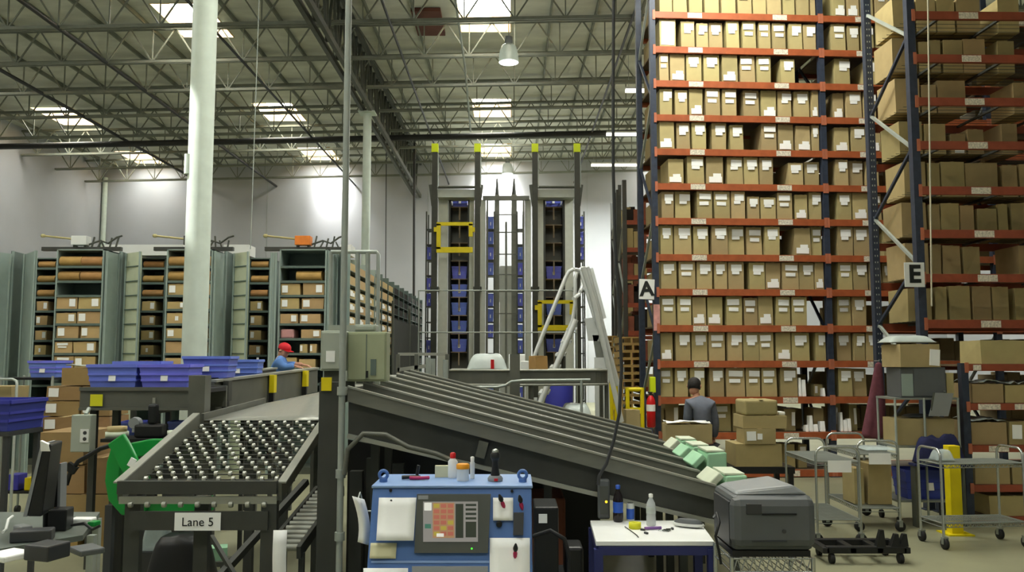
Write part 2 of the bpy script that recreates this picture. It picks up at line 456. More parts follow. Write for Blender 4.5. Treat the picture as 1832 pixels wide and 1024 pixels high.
# ---------------------------------------------------------------- tall carton rack marked A
TH = math.radians(3.4)
class Plane:
    "a rack face: origin at the left post, u along the face, d into the rack"
    def __init__(s, px, Y, th):
        s.o = Vector((PX(px, Y), Y, 0)); s.u = Vector((math.cos(th), math.sin(th), 0)); s.d = Vector((-math.sin(th), math.cos(th), 0)); s.th = th
    def hit(s, px, py, back=0.0):
        r = ray(px, py); o = s.o + s.d*back; n = s.d; c = Vector((0,0,CAMZ))
        t = (o - c).dot(n) / r.dot(n); p = c + r*t
        return (p - s.o).dot(s.u), p.z
    def w(s, a, b, z): return s.o + s.u*a + s.d*b + Vector((0,0,z))
    def box(s, m, a0, a1, b0, b1, z0, z1, k=0):
        m.hexa([s.w(a0,b0,z0), s.w(a1,b0,z0), s.w(a1,b1,z0), s.w(a0,b1,z0)], [s.w(a0,b0,z1), s.w(a1,b0,z1), s.w(a1,b1,z1), s.w(a0,b1,z1)], k)
        return m

def carton(name, w, d, h, matl, label, cat='carton', group=None, labels='u', loc=(0,0,0), rz=0, seam=True, lw=0.5, seedv=None, flaps=False):
    "a closed cardboard carton standing on loc, front towards -y, with paper labels on its front"
    rnd = random.Random(seedv if seedv is not None else random.random())
    m = MB(); t = 0.006; j = lambda: rnd.uniform(-t, t)
    m.hexa([(-w/2+j(),0+j(),0),(w/2+j(),0+j(),0),(w/2+j(),d,0),(-w/2+j(),d,0)],
           [(-w/2+j(),j(),h+j()*.5),(w/2+j(),j(),h+j()*.5),(w/2+j(),d,h+j()*.5),(-w/2+j(),d,h+j()*.5)])
    o = m.build(name, matl); o.location = loc; o.rotation_euler = (0,0,rz)
    tag(o, label, cat, group)
    def lab(x0, z0, ww, hh):
        l = MB().bx(x0-ww/2, -0.012, z0-hh/2, x0+ww/2, -0.0075, z0+hh/2).build('paper_label', M['paper'])
        l.parent = o; l.rotation_euler = (0, rnd.uniform(-.03,.03), 0)
    s = rnd.uniform(-.06,.06)*w
    for c in labels:
        if c == 'u': lab(s+w*.06, h*.78, w*lw*1.15, h*.24); lab(s-w*.02, h*.60, w*lw*.8, h*.11)
        elif c == 'l': lab(s, h*.17, w*lw*1.3, h*.21); lab(s+w*.1, h*.33, w*lw*.8, h*.12)
        elif c == 'b': lab(s, h*.80, w*lw*1.25, h*.20); lab(s-w*.03, h*.55, w*lw, h*.13)
        elif c == 'w': lab(0, h*.5, w*.82, h*.84)
        elif c == 'L': lab(-w*.28, h*.55, w*.3, h*.62)
        elif c == 'R': lab(w*.28, h*.55, w*.3, h*.62)
        elif c == 'm': lab(-w*.02, h*.5, w*.16, h*.4)
    if seam:
        MB().bx(-0.025, -0.004, h-.0, 0.025, d*.98, h+.004).build('tape_seam', M['tape'], None).parent = o
    return o

A = Plane(1176, 14.45, TH)
Z0 = 4.362
beam_px = [21, 83, 144, 205, 266, 328, 390, 455, 517, 582, 646, 711, 775, 843]
zA = [A.hit(1184, p)[1] for p in beam_px]
bays = [0.0, A.hit(1487, 640)[0], None, None]; bays[2] = bays[1]*2; bays[3] = bays[1]*3
DEP = 1.25
HZ = 9.55
rackA = thing('pallet_rack', 'tall orange and blue rack filled with upright cartons, A sign at its end', 'storage rack', A.o)
pw = 0.1
def upright(pl, a, z0, z1, parent, depth, mats, holes=False, w=0.1, stp=1.05, zs=.35, flip=0):
    for b0 in (0.0, depth - w):
        m = MB(); pl.box(m, a-w/2, a+w/2, b0, b0+w, z0, z1)
        if holes and b0 > 0:
            z = z0 + .3
            while z < z1 - .1:
                for e in (-.018, .018): pl.box(m, a+e-.006, a+e+.006, b0-.002, b0, z, z+.025, 1)
                z += .1
        pl.box(m, a-w*.8, a+w*.8, b0-.02, b0+w+.02, 0, .015)
        m.build('upright_post', [mats, M['pipe']], parent)
    z = z0 + zs; k = flip
    while z + stp < z1:
        m = MB()
        p, q = (pl.w(a, w, z), pl.w(a, depth-w, z+stp)) if k % 2 == 0 else (pl.w(a, depth-w, z), pl.w(a, w, z+stp))
        m.bar(p, q, .04); m.build('brace', [mats if (k + flip) % 2 == 0 else M['pipe']], parent); z += stp; k += 1
for a in bays: upright(A, a, 0, HZ, rackA, DEP, M['blue_up'])
def beams(pl, a0, a1, zt, parent, depth, matl, strips, hb=0.115, deckm=True, thick=.05):
    m = MB(); pl.box(m, a0, a1, -.012, thick-.012, zt-hb, zt)
    o = m.build('beam', matl, parent)
    for s0, s1 in strips:
        q = MB(); pl.box(q, s0, s1, -.016, -.0125, zt-hb*.92, zt-hb*.1); q.build('location_strip', M['strip'], o)
    for e0, e1 in ((a0-.05, a0), (a1, a1+.05)): q = MB(); pl.box(q, e0+.002, e1-.002, -.016, -.004, zt-hb*1.25, zt+hb*.25); q.build('connector', M['conn'], o)
    m = MB(); pl.box(m, a0, a1, depth-thick, depth, zt-hb, zt); m.build('beam', matl, parent)
    if deckm:
        m = MB(); pl.box(m, a0, a1, thick-.01, depth-thick, zt-.03, zt-.004); m.build('shelf_deck', M['dark_wood'], parent)
M['pinkw'] = mat('faded_pink_tape', (206,150,144), .6, var=.25, scale=9)
M['conn'] = mat('faded_orange', (176,104,76), .55, var=.1)
M['dark_wood'] = mat('shelf_board', (96,80,60), 0.85, var=0.15)
for z in zA:
    for i in (0, 1, 2):
        a0, a1 = bays[i]+pw/2, bays[i+1]-pw/2
        st = [(a0 + (a1-a0)*f, a0 + (a1-a0)*(f+.088)) for f in (.197, .72)]
        beams(A, a0, a1, z, rackA, DEP, M['orange'], st if i == 0 else [(a0+(a1-a0)*.2, a0+(a1-a0)*.29)])
# cartons, shelf by shelf: (left, right, top) in photo pixels, label kind
def zz(oy, items): return [(1170+a/Z0, 1170+b/Z0, oy+t/Z0, k) for a, b, t, k in items]
SH = [
 zz(-45, [(45,150,0,'u'),(155,265,0,'u'),(275,385,0,'u'),(400,515,10,'u'),(530,645,0,'u'),(660,770,0,'b'),(780,885,0,'u'),(890,1000,10,'u'),(1015,1110,0,'u'),(1120,1220,0,'u'),(1230,1330,0,'u'),(1405,1500,10,'l'),(1515,1610,0,'l'),(1625,1720,10,'u'),(1735,1840,0,'u')]),
 zz(0, [(45,175,140,'w'),(215,325,160,'u'),(335,430,175,'u'),(440,550,165,'u'),(570,675,155,'u'),(695,805,160,'b'),(825,920,170,'b'),(930,1040,175,'b'),(1060,1165,180,'u'),(1175,1280,185,'u'),(1395,1505,180,'b'),(1520,1615,195,'u'),(1630,1725,195,'u'),(1745,1830,190,'u')]),
 zz(0, [(45,120,390,'b'),(130,250,400,'l'),(260,380,415,'u'),(395,520,410,'u'),(535,660,415,'l'),(680,800,425,'b'),(810,920,435,'b'),(1000,1110,455,'u'),(1425,1550,435,'u'),(1660,1770,465,'u')]),
 zz(140, [(50,150,80,'u'),(170,270,90,'u'),(280,390,80,'l'),(405,525,75,'b'),(540,655,80,'b'),(710,835,75,'b'),(850,970,80,'l'),(980,1090,80,'u'),(1110,1230,75,'u'),(1240,1360,80,'l'),(1415,1500,105,'l'),(1515,1635,95,'u'),(1645,1745,100,'u')]),
 zz(140, [(45,165,320,'l'),(180,290,345,'u'),(300,415,340,'u'),(460,575,345,'u'),(600,710,360,'u'),(845,970,345,'b'),(980,1100,355,'l'),(1115,1230,370,'l'),(1240,1355,365,'u'),(1420,1535,380,'l'),(1550,1665,375,'u'),(1680,1780,385,'l')]),
 zz(260, [(115,240,105,'l'),(265,400,80,'u'),(415,550,85,'l'),(580,705,85,'u'),(710,825,85,'u'),(830,940,95,'u'),(1055,1175,135,'u'),(1190,1320,125,'u'),(1425,1525,110,'u'),(1535,1650,115,'u'),(1665,1770,120,'u')]),
 zz(260, [(65,165,360,'u'),(175,300,355,'u'),(340,465,355,'b'),(475,600,360,'b'),(610,720,360,'u'),(735,830,400,'u'),(840,960,405,'u'),(970,1090,370,'b'),(1110,1210,385,'l'),(1220,1365,365,'u'),(1440,1555,365,'u'),(1560,1680,370,'l'),(1690,1790,375,'u')]),
 zz(385, [(55,155,75,'u'),(165,300,70,'u'),(315,435,85,'u'),(455,585,75,'u'),(590,720,85,'u'),(735,860,90,'b'),(870,990,90,'u'),(1105,1235,100,'l'),(1240,1370,85,'b'),(1445,1565,85,'u'),(1570,1695,90,'u'),(1800,1900,90,'u')]),
 zz(385, [(60,185,355,'u'),(200,330,350,'b'),(340,465,350,'u'),(475,580,360,'u'),(585,710,360,'u'),(750,875,370,'u'),(880,1000,370,'l'),(1010,1140,370,'b'),(1145,1260,370,'u'),(1265,1375,370,'l'),(1450,1560,370,'b'),(1565,1680,370,'u'),(1690,1790,370,'u'),(1800,1900,365,'u')]),
 zz(510, [(60,180,80,'b'),(185,300,90,'b'),(305,415,95,'l'),(425,545,95,'l'),(570,700,90,'b'),(710,820,100,'b'),(825,940,90,'l'),(960,1075,95,'b'),(1085,1205,95,'b'),(1450,1560,90,'b'),(1565,1675,95,'u')]),
 zz(510, [(55,155,375,'l'),(175,295,355,'u'),(305,430,360,'u'),(435,565,355,'b'),(580,700,360,'u'),(705,830,365,'u'),(830,945,345,'b'),(960,1080,365,'l'),(1085,1225,375,'u'),(1275,1390,370,'u'),(1445,1560,375,'u'),(1570,1660,380,'u'),(1665,1765,370,'u')]),
 zz(640, [(60,160,80,'b'),(170,275,80,'u'),(290,405,80,'u'),(440,555,80,'u'),(570,720,75,'b'),(725,840,75,'b'),(850,970,60,'b'),(995,1130,75,'u'),(1290,1395,215,'L'),(1450,1560,85,'u'),(1565,1680,90,'u')]),
 zz(640, [(55,108,400,''),(115,225,345,'R'),(495,635,350,'b'),(645,715,355,''),(1055,1150,410,'R'),(1290,1395,405,''),(1462,1508,365,'L'),(1570,1640,375,'R')]),
 zz(640, [(440,515,670,''),(1060,1145,690,''),(1170,1240,690,'u'),(1590,1655,870,'R'),(1690,1850,880,'L')]),
]
SHN = ['topmost shelf'] + ['%s shelf down' % ORD[i] for i in range(1, 13)] + ['bottom shelf']
LD = {'u':'high white label','l':'low white label','b':'two stacked white labels','w':'a large pale label','L':'white label at one side','R':'white label at its edge','':'no label'}
n_a = 0
for si, items in enumerate(SH):
    zt = zA[si]; c1 = c2 = 0
    for (x0, x1, yt, kd) in items:
        a0, _ = A.hit(x0, beam_px[si]-8); a1, _ = A.hit(x1, beam_px[si]-8)
        zc = A.hit((x0+x1)/2, yt)[1]
        h = max(.12, min(zc - zt, .56, (zA[si-1]-.125-zt) if si else .6)); wd = a1 - a0 - .012
        bay2 = (a0+a1)/2 > bays[1]
        if bay2: c2 += 1
        else: c1 += 1
        a0 = max(a0, (bays[1] if bay2 else 0)+.065)
        if not bay2: a1 = min(a1, bays[1]-.065)
        wd = a1 - a0 - .012
        back = random.choice((.04,.045,.05,.06,.05,.09)) if not (si >= 12 or (si == 11 and kd == 'L')) else .23
        lab = 'rack A carton, %s, %s from the %s post, %s' % (LD[kd], ORD[(c2 if bay2 else c1)-1], 'middle' if bay2 else 'end', SHN[si])
        carton('carton', wd, .58 if back < .2 else .42, h, M['carton'], lab, group='upright cartons on rack A', labels=kd, lw=.6, loc=A.w((a0+a1)/2, back, zt+.003), rz=TH+random.uniform(-.03,.03)*(wd<.25), seedv=n_a)
        n_a += 1
# back-to-back cartons deeper in the rack
m = MB(); r = random.Random(3)
for z in zA[:-1]:
    a = .1
    while a < bays[3] - .3:
        wd = r.uniform(.25,.3)
        if abs(a+wd/2-bays[1]) > .2 and abs(a+wd/2-bays[2]) > .2: A.box(m, a, a+wd-.012, .7, 1.19, z+.003, z+r.uniform(.34,.42))
        a += wd
tag(m.build('rear_cartons', M['carton_e']), 'brown cartons of the far side seen through gaps in rack A', 'cartons', kind='stuff')
# small goods on the two lowest picking shelves
smalls = [(1140,1160,160,640,11,'paper'),(1165,1195,175,640,11,'paper'),(1330,1345,240,640,11,'paper'),(1225,1250,455,640,12,'paper'),(1195,1215,530,640,12,'paper'),(1252,1290,525,640,12,'paper'),(1310,1345,500,640,12,'paper'),(1466,1486,430,640,12,'paper'),(1490,1520,490,640,12,'paper'),(1524,1550,480,640,12,'paper'),(530,610,745,640,13,'paper')]
SL_ = ['narrow white packet leaning beside a carton, eleventh shelf down of rack A','short white packet next to a narrow one, eleventh shelf down of rack A','little white packet before a small carton, eleventh shelf down of rack A',
 'upright white bottle-like packet, twelfth shelf down, before the dark gap','low white packet, first in a row on the twelfth shelf down of rack A','wide low white packet on the twelfth shelf down of rack A','white packet closest to the middle post, twelfth shelf down of rack A',
 'tall thin white packet behind the maroon coat, twelfth shelf down','square white packet beside a tall thin one, near the maroon coat','last white packet before the maroon coat, twelfth shelf down','white bag-like packet on the bottom shelf behind the foam pads']
for i, (x0, x1, t, oy, si, mm) in enumerate(smalls):
    a0 = A.hit(1170+x0/Z0, beam_px[si]-8)[0]; a1 = A.hit(1170+x1/Z0, beam_px[si]-8)[0]; zc = A.hit(1170+x0/Z0, oy+t/Z0)[1]
    q = MB().hexa([(-(a1-a0)/2,0,0),((a1-a0)/2,0,0),((a1-a0)/2,.16,0),(-(a1-a0)/2,.16,0)], [(-(a1-a0)/2+.005,.02,zc-zA[si]),((a1-a0)/2-.003,.02,zc-zA[si]),((a1-a0)/2-.003,.15,zc-zA[si]-.01),(-(a1-a0)/2+.005,.15,zc-zA[si]-.01)])
    o = q.build('packet', M['paper'], bevel=.006); o.location = A.w((a0+a1)/2, .03, zA[si]+.003); o.rotation_euler = (0,0,TH)
    tag(o, SL_[i], 'packet', 'white packets on the picking shelves')

# letter signs
def sign(letter, px0, px1, py0, py1, Y, label, tilt=0.0):
    a, b_ = P(px0, py0, Y), P(px1, py1, Y); c = (a+b_)/2
    t = thing('letter_sign', label, 'sign', c)
    MB().box(c, (abs(b_.x-a.x), .012, abs(a.z-b_.z)), rot=(0,tilt,0)).build('sign_board', M['white'], t, bevel=.004)
    text(letter, 'lettering', M['ink'], t, c + Vector((0,-.009,0)), abs(a.z-b_.z)*.98, (PI/2, -tilt, 0), .002, .012)
    return t
q = MB(); A.box(q, -.056, .056, -.006, .0, A.hit(1178,592)[1], A.hit(1178,545)[1]); q.build('reflective_sleeve', M['pinkw'], rackA)
sign('A', 1143, 1171, 500, 536, 14.35, 'white square sign with black letter A on the rack end', .04)

# ---------------------------------------------------------------- nearer rack marked E
E = Plane(1655, 11.5, math.radians(1.2))
zE = [E.hit(1700, p)[1] for p in (21, 98, 175, 253, 334, 411.5, 490.5, 572.5)]
rackE = thing('pallet_rack', 'nearer dark blue and orange rack with E sign and unlabelled brown cartons', 'storage rack', E.o)
aE = 2.85
dE = 12.95 - 11.5
# its frame at the left: front post and rear post
upright(E, 0.0, 0, 7.9, rackE, dE, M['blue_up'], holes=True, w=.11, stp=.815, zs=.92, flip=1)
upright(E, aE, 0, 7.9, rackE, dE, M['blue_up'], w=.11)
for i, z in enumerate(zE):
    s0 = E.hit(1727+i*2, 300)[0]; s1 = E.hit(1762+i*2, 300)[0]
    beams(E, .055, aE-.055, z, rackE, dE, M['redor'], [(s0, s1)], hb=.115, deckm=False)
    m = MB()
    for a in (.5, 1.4, 2.3): E.box(m, a-.02, a+.02, .04, dE-.05, z-.035, z-.005)
    for b in [x*.14+.16 for x in range(9)]: E.box(m, .06, aE-.06, b-.004, b+.004, z-.005, z)
    m.build('wire_shelf', M['conv_d'], rackE)
EB = [
 [(1609,1650,20),(1652,1688,26),(1689,1723,30),(1726,1769,28),(1800,1840,30)],
 [(1605,1651,55),(1654,1673,75),(1675,1694,72),(1698,1734,72),(1735,1775,70),(1797,1828,74)],
 [(1608,1653,140),(1655,1683,152),(1685,1736,145),(1821,1860,148)],
 [(1612,1655,218),(1658,1697,222),(1705,1732,240),(1735,1765,232),(1797,1826,222)],
 [(1618,1658,290),(1660,1683,292),(1684,1727,290),(1728,1787,292),(1795,1822,296),(1825,1868,294)],
 [(1611,1656,363),(1660,1680,366),(1681,1714,364),(1715,1741,368),(1746,1781,374),(1783,1801,366),(1806,1850,364)],
 [(1614,1656,432),(1662,1679,438),(1681,1714,440),(1717,1748,442),(1816,1860,440)],
 [(1615,1658,517),(1666,1685,514),(1689,1728,512),(1731,1764,513),(1765,1795,514),(1806,1850,516)],
]
EN = ['topmost shelf in view','second shelf down','third shelf down','fourth shelf down','fifth shelf down','sixth shelf down','seventh shelf down','eighth shelf down']
# cartons stand at the far half of the deck, on the shelf whose beam lies just below them
for si, row in enumerate(EB):
    z = zE[si]
    for j, (x0, x1, yt) in enumerate(row):
        a0 = E.hit(x0, beam_px[5], .75)[0]; a1 = E.hit(x1, beam_px[5], .75)[0]; zc = E.hit((x0+x1)/2, yt, .75)[1]
        if si == 0: zc = z + .52
        h = max(.3, min(zc - z, .53))
        if a0 < .06: a0 = .062
        a1 = min(a1, aE-.07)
        if a1 - a0 < .08: continue
        kd = 'l' if (si, j) == (3, 2) else ''
        lab = 'brown carton%s, %s from E sign post, %s of rack E' % (' with white label' if kd else '', ORD[j], EN[si])
        carton('carton', a1-a0-.012, .58, h, M['carton_e'], lab, group='plain cartons on rack E', labels=kd, loc=E.w((a0+a1)/2, .76, z+.004), rz=E.th, seedv=900+si*10+j)
sign('E', 1617, 1655, 470, 514, 11.38, 'white square sign with black letter E on the blue rack post')
# ---------------------------------------------------------------- carousel storage on the left
CY = 15.0; CTOP = PZ(452, CY)
def bin_frame(label, x0, x1, y, depth, ztop, levels, group='carousel bins', mat_s=None, posts=True, back=True):
    "an open bay of shelves facing -y; returns the thing and its shelf heights"
    t = thing('carousel_bin', label, 'shelving bay', ((x0+x1)/2, y, 0), group)
    ms = mat_s or M['panel']
    for sx, xx in ((-1, x0), (1, x1)):
        MB().bx(xx, y, .12, xx + (-sx)*.025, y+depth, ztop).build('side_panel', ms, t)
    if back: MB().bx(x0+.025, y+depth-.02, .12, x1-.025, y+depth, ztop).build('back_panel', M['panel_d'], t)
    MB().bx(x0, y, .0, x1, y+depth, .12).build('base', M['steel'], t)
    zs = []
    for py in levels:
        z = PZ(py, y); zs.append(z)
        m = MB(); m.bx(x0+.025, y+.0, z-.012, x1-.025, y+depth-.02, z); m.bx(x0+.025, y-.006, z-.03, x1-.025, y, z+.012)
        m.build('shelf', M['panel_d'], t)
    MB().bx(x0, y, ztop-.02, x1, y+depth, ztop).build('top_panel', ms, t)
    return t, zs
LV = [477, 503.5, 529, 554, 580, 606.5, 633, 660, 687, 714]
RN = ['top','second','third','fourth','fifth','sixth','seventh','eighth','ninth','tenth']
def roll(x0, x1, y, z, label, d=.5, r=.095):
    "a kraft-paper wrapped bundle with rounded front lying on a shelf"
    m = MB(); n = 12; poly = []
    for i in range(n+1):
        t = -PI/2 + PI*i/n; poly.append((x0, y + .1 - math.cos(t)*.1, z + r + math.sin(t)*r))
    poly += [(x0, y+d, z+2*r*.98), (x0, y+d, z)]
    m.prism([Vector(p) for p in poly], (x1-x0, 0, 0))
    for xx in (x0+.02, x1-.05): m.bx(xx, y+.1, z+2*r, xx+.02, y+d*.9, z+2*r+.003, 1)
    o = m.build('kraft_bundle', [M['kraft'], M['tape']]); return tag(o, label, 'wrapped bundle', 'kraft bundles in the carousel bins')
def left_bin(which, pxl, pxr, rows):
    x0, x1 = PX(pxl, CY), PX(pxr, CY)
    t, zs = bin_frame('grey carousel shelving bay facing forward, %s' % which, x0, x1, CY, .6, CTOP + .06, LV)
    for ri, row in enumerate(rows):
        z = zs[ri] + .004
        for (a, b, kd, tp) in row:
            xa, xb = max(PX(a, CY), x0+.03), min(PX(b, CY), x1-.03)
            if tp == 'r':
                roll(xa, xb-.008, CY+.01, z, 'kraft bundle on %s shelf of the bay %s, %s' % (RN[ri], which, 'second along' if a > (pxl+pxr)/2-6 else 'first along'))
            elif tp == 'p':
                o = MB().bx(xa, CY+.02, z, xb, CY+.4, z+.17).build('parcel', M['pinkish'], bevel=.03)
                tag(o, 'pinkish wrapped parcel on a carousel shelf above the red cap', 'parcel')
            else:
                h = PZ(tp, CY) - z
                carton('bin_carton', xb-xa-.01, .5, max(.1, h), M['carton_b'], 'low carton%s, %s shelf, bay %s, %s end' % ({'L':', side label','R':', edge label','b':', two labels','':'','m':', small label'}[kd], RN[ri], which, 'first' if a < (pxl+pxr)/2-6 else 'second'),
                       group='cartons in the carousel bins', labels=kd, loc=((xa+xb)/2, CY+.018, z), lw=.5, seedv=300+ri*7+int(a))
    return t
M['carton_b'] = mat('bin_cardboard', (186,160,112), 0.8, var=0.06, objvar=0.1)
M['pinkish'] = mat('pinkish_wrap', (190,140,140), 0.7, var=0.1)
left_bin('behind the blue tote', 93, 178.5, [
 [(97,137,'','r'),(137,181,'','r')], [(93,135,'','r'),(136,179,'','r')], [],
 [(95,133,'R',532),(134,175,'R',532)], [(95,132,'R',560),(134,175,'L',558)], [(98,138,'L',584),(141,175,'L',584)], [(91,128,'b',612),(129,170,'R',612)], [(94,131,'b',638),(132,170,'L',638)], [], []])
left_bin('behind the lit white column', 292, 375, [
 [(293,333,'','r'),(335,376,'','r')], [(292,333,'','r'),(335,375,'','r')],
 [(293,333,'L',508),(336,372,'',508)], [(293,333,'R',540),(336,371,'',534)], [(291,333,'m',560),(336,370,'',560)], [(290,332,'L',588),(336,370,'R',588)], [(293,332,'',612),(336,370,'',612)], [(295,332,'',641)], [], []])
left_bin('behind the red capped person', 496, 581, [
 [], [(526,572,'','r')],
 [(496,534,'L',508),(539,577,'R',507)], [(495,533,'L',534),(537,577,'L',534)], [(492,531,'R',562),(534,572,'L',562)], [(500,524,'','p'),(537,573,'R',590)], [(535,549,'L',616),(553,566,'L',616)], [(494,531,'',640),(534,564,'',643)], [], []])
# sheet-metal ends of the neighbouring bays: tall panels turning round the carousel's end
def tall_panel(px0, px1, y0, y1, label, m, seams=False, top=452):
    a, b_ = Vector((PX(px0, y0), y0, 0)), Vector((PX(px1, y1), y1, 0)); zt = PZ(top, (y0+y1)/2)
    t = thing('carousel_end_panel', label, 'sheet metal panel', a, 'grey end panels of the carousel')
    d = (b_-a).normalized(); n = Vector((-d.y, d.x, 0))*.03; a = a + d*.03; b_ = b_ - d*.03
    q = MB().hexa([a, b_, b_+n, a+n], [v+Vector((0,0,zt)) for v in (a, b_, b_+n, a+n)]); q.build('sheet', m, t)
    q = MB()
    for p in (a, b_): q.bar(p + Vector((0,0,.0)) - n*.3, p + Vector((0,0,zt)) - n*.3, .03)
    q.build('edge_post', M['panel'], t)
    if seams:
        for py in LV[:-2]:
            q = MB(); z = PZ(py, (y0+y1)/2); e = n*.3
            q.bar(a + Vector((0,0,z)) - e, b_ + Vector((0,0,z)) - e, .02, .018); q.build('shelf_lip', M['panel_d'], t)
    return t
GP = M['panel']; GD = M['panel_d']  # GD puts shade into the colour of recessed, far and turned panels
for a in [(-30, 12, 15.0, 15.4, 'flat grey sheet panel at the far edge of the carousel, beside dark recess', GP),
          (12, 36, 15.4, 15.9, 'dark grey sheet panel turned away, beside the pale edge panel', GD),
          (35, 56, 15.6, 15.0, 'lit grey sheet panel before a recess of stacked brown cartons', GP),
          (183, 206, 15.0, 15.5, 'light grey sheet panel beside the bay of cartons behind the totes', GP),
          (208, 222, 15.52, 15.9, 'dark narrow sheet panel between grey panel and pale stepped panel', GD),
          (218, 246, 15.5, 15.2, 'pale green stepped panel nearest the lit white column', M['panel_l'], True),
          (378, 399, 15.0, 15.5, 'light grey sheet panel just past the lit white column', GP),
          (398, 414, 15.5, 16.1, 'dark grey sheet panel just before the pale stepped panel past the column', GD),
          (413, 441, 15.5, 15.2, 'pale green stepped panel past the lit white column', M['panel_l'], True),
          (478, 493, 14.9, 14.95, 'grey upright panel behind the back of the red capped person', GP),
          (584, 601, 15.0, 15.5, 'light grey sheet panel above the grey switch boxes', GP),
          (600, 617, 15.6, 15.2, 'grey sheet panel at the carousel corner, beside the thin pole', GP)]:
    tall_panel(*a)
# dark recess bays with stacked cartons between them
def recess(pxl, pxr, label, seed, where):
    y = 16.3; r = random.Random(seed); x0, x1 = PX(pxl, y), PX(pxr, y)
    lv = [p + 3 for p in LV]
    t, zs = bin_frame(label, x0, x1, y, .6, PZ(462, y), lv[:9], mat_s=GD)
    for i, z in enumerate(zs[:8]):
        if i < 3:
            m = MB(); o = roll(x0+.04, x1-.05, y+.01, z+.004, 'rounded kraft bundle in the shaded bay %s, %s shelf' % (where, RN[i]), r=.075)
        else:
            carton('bin_carton', (x1-x0)*.52, .45, .19, M['carton_b'], 'low carton in the shaded bay %s, %s shelf' % (where, RN[i]), group='cartons in the carousel bins', labels=r.choice(('R','m','L')), loc=(x0+.04+(x1-x0)*.27, y+.018, z+.004), seedv=seed*20+i)
recess(56, 95, 'shaded shelving bay with reddish bundles beside the lit sheet panel', 1, 'beside the lit sheet panel')
recess(246, 291, 'shaded shelving bay with bundles just before the lit column', 2, 'before the lit column')
recess(441, 480, 'shaded shelving bay with bundles behind the red capped person', 3, 'past the pale stepped panel')
# the long side of the carousel, running away down the aisle
SX = PX(618, 15.3)
sz = [PZ(p, CY) for p in LV]
nb = 13
for k in range(nb):
    y0 = 15.6 + k*.98
    t = thing('carousel_bin', 'shelving bay on the long side of the carousel, %s from the corner' % ORD[k], 'shelving bay', (SX-.3, y0+.47, 0), 'bays on the long carousel side')
    zt = CTOP + .05
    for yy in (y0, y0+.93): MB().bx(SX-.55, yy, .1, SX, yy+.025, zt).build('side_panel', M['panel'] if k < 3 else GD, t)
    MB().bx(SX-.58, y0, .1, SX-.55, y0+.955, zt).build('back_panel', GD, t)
    MB().bx(SX-.55, y0, 0, SX, y0+.955, .1).build('base', M['steel'], t)
    m = MB()
    for z in sz[:9]: m.bx(SX-.55, y0+.025, z-.012, SX+.005, y0+.93, z)
    m.build('shelf', GD, t)
    for i, z in enumerate(sz[:8]):
        lab = 'carton on the long carousel side, %s bay from the corner, %s shelf' % (ORD[k], RN[i])
        if k < 6 and i < 7:
            o = carton('bin_carton', .85, .45, .17 if i else .15, M['carton_b'], lab, group='cartons in the carousel bins', labels='Lm' if i > 1 else '', loc=(SX-.02, y0+.48, z+.004), rz=PI/2, seedv=700+k*10+i)
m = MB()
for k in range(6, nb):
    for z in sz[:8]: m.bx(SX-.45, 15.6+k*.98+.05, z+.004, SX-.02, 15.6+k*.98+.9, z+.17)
tag(m.build('far_cartons', M['dark']), 'stored goods coloured dark for shade far along the carousel side', 'cartons', kind='stuff')  # far cartons coloured near-black for the shade along that side
# shade net fence along the far part
t = thing('mesh_fence', 'dark mesh fence panels running beside the far end of the carousel', 'fence', (SX+.35, 18, 0))
for k in range(3):
    y0 = (18.5, 21.5, 23.75)[k]
    MB().tube((SX+.4, y0, 0), (SX+.4, y0, 3.3), .03).build('fence_post', M['steel'], t)
m = MB(); M['net'] = mat('dark_net', (40,42,38), 0.9, var=0.1)
m.bx(SX+.39, 18.6, .1, SX+.41, 23.7, 2.9); m.build('net_panel', M['net'], t)
# machinery on top of the carousel
def topdrive(px, py0, label, col, knob_px):
    z = CTOP + .06; y = CY + .25
    a = P(px, py0, y); x = a.x
    t = thing('carousel_drive', label, 'drive unit', (x, y, z), 'drive units on top of the carousel')
    MB().bx(x-.14, y-.1, z+.1, x+.14, y+.1, z+.27).build('motor_box', col, t, bevel=.01)
    MB().bx(x-.7, y-.04, z, x+.75, y+.04, z+.07).build('rail', M['conv_d'], t)
    m = MB().tube((x-.7, y, z+.28), (x-.14, y, z+.22), .018); m.lathe([(.03,-.03),(.05,0),(.03,.03)], (x-.7, y, z+.28), n=10); m.build('arm', M['brass'], t)
    m = MB(); r = random.Random(int(px))
    for k in range(5):
        xx = x + .2 + k*.11; m.bar((xx, y, z+.07), (xx+r.uniform(-.06,.06), y, z+.16+r.random()*.12), .025)
    m.path([(x+.15,y,z+.12),(x+.35,y,z+.19),(x+.5,y,z+.14),(x+.65,y,z+.25),(x+.75,y,z+.28)], .018, n=6)
    m.build('linkage', M['steel'], t)
    for xx in (x-.1, x+.1): MB().bx(xx-.02, y-.05, z+.07, xx+.02, y+.05, z+.1).build('foot', M['steel'], t)
M['brass'] = mat('dull_brass', (190,180,130), 0.4, metal=0.3)
M['oran2'] = mat('orange_motor', (226,130,50), 0.5)
topdrive(145, 437, 'white and yellow drive box with long arm on top of the carousel, above kraft bundles', M['white'], 75)
topdrive(345, 437, 'drive box mostly hidden behind the lit white column on top of the carousel', M['steel'], 270)
topdrive(543, 440, 'orange drive box with long arm on top of the carousel, above the red capped person', M['oran2'], 465)
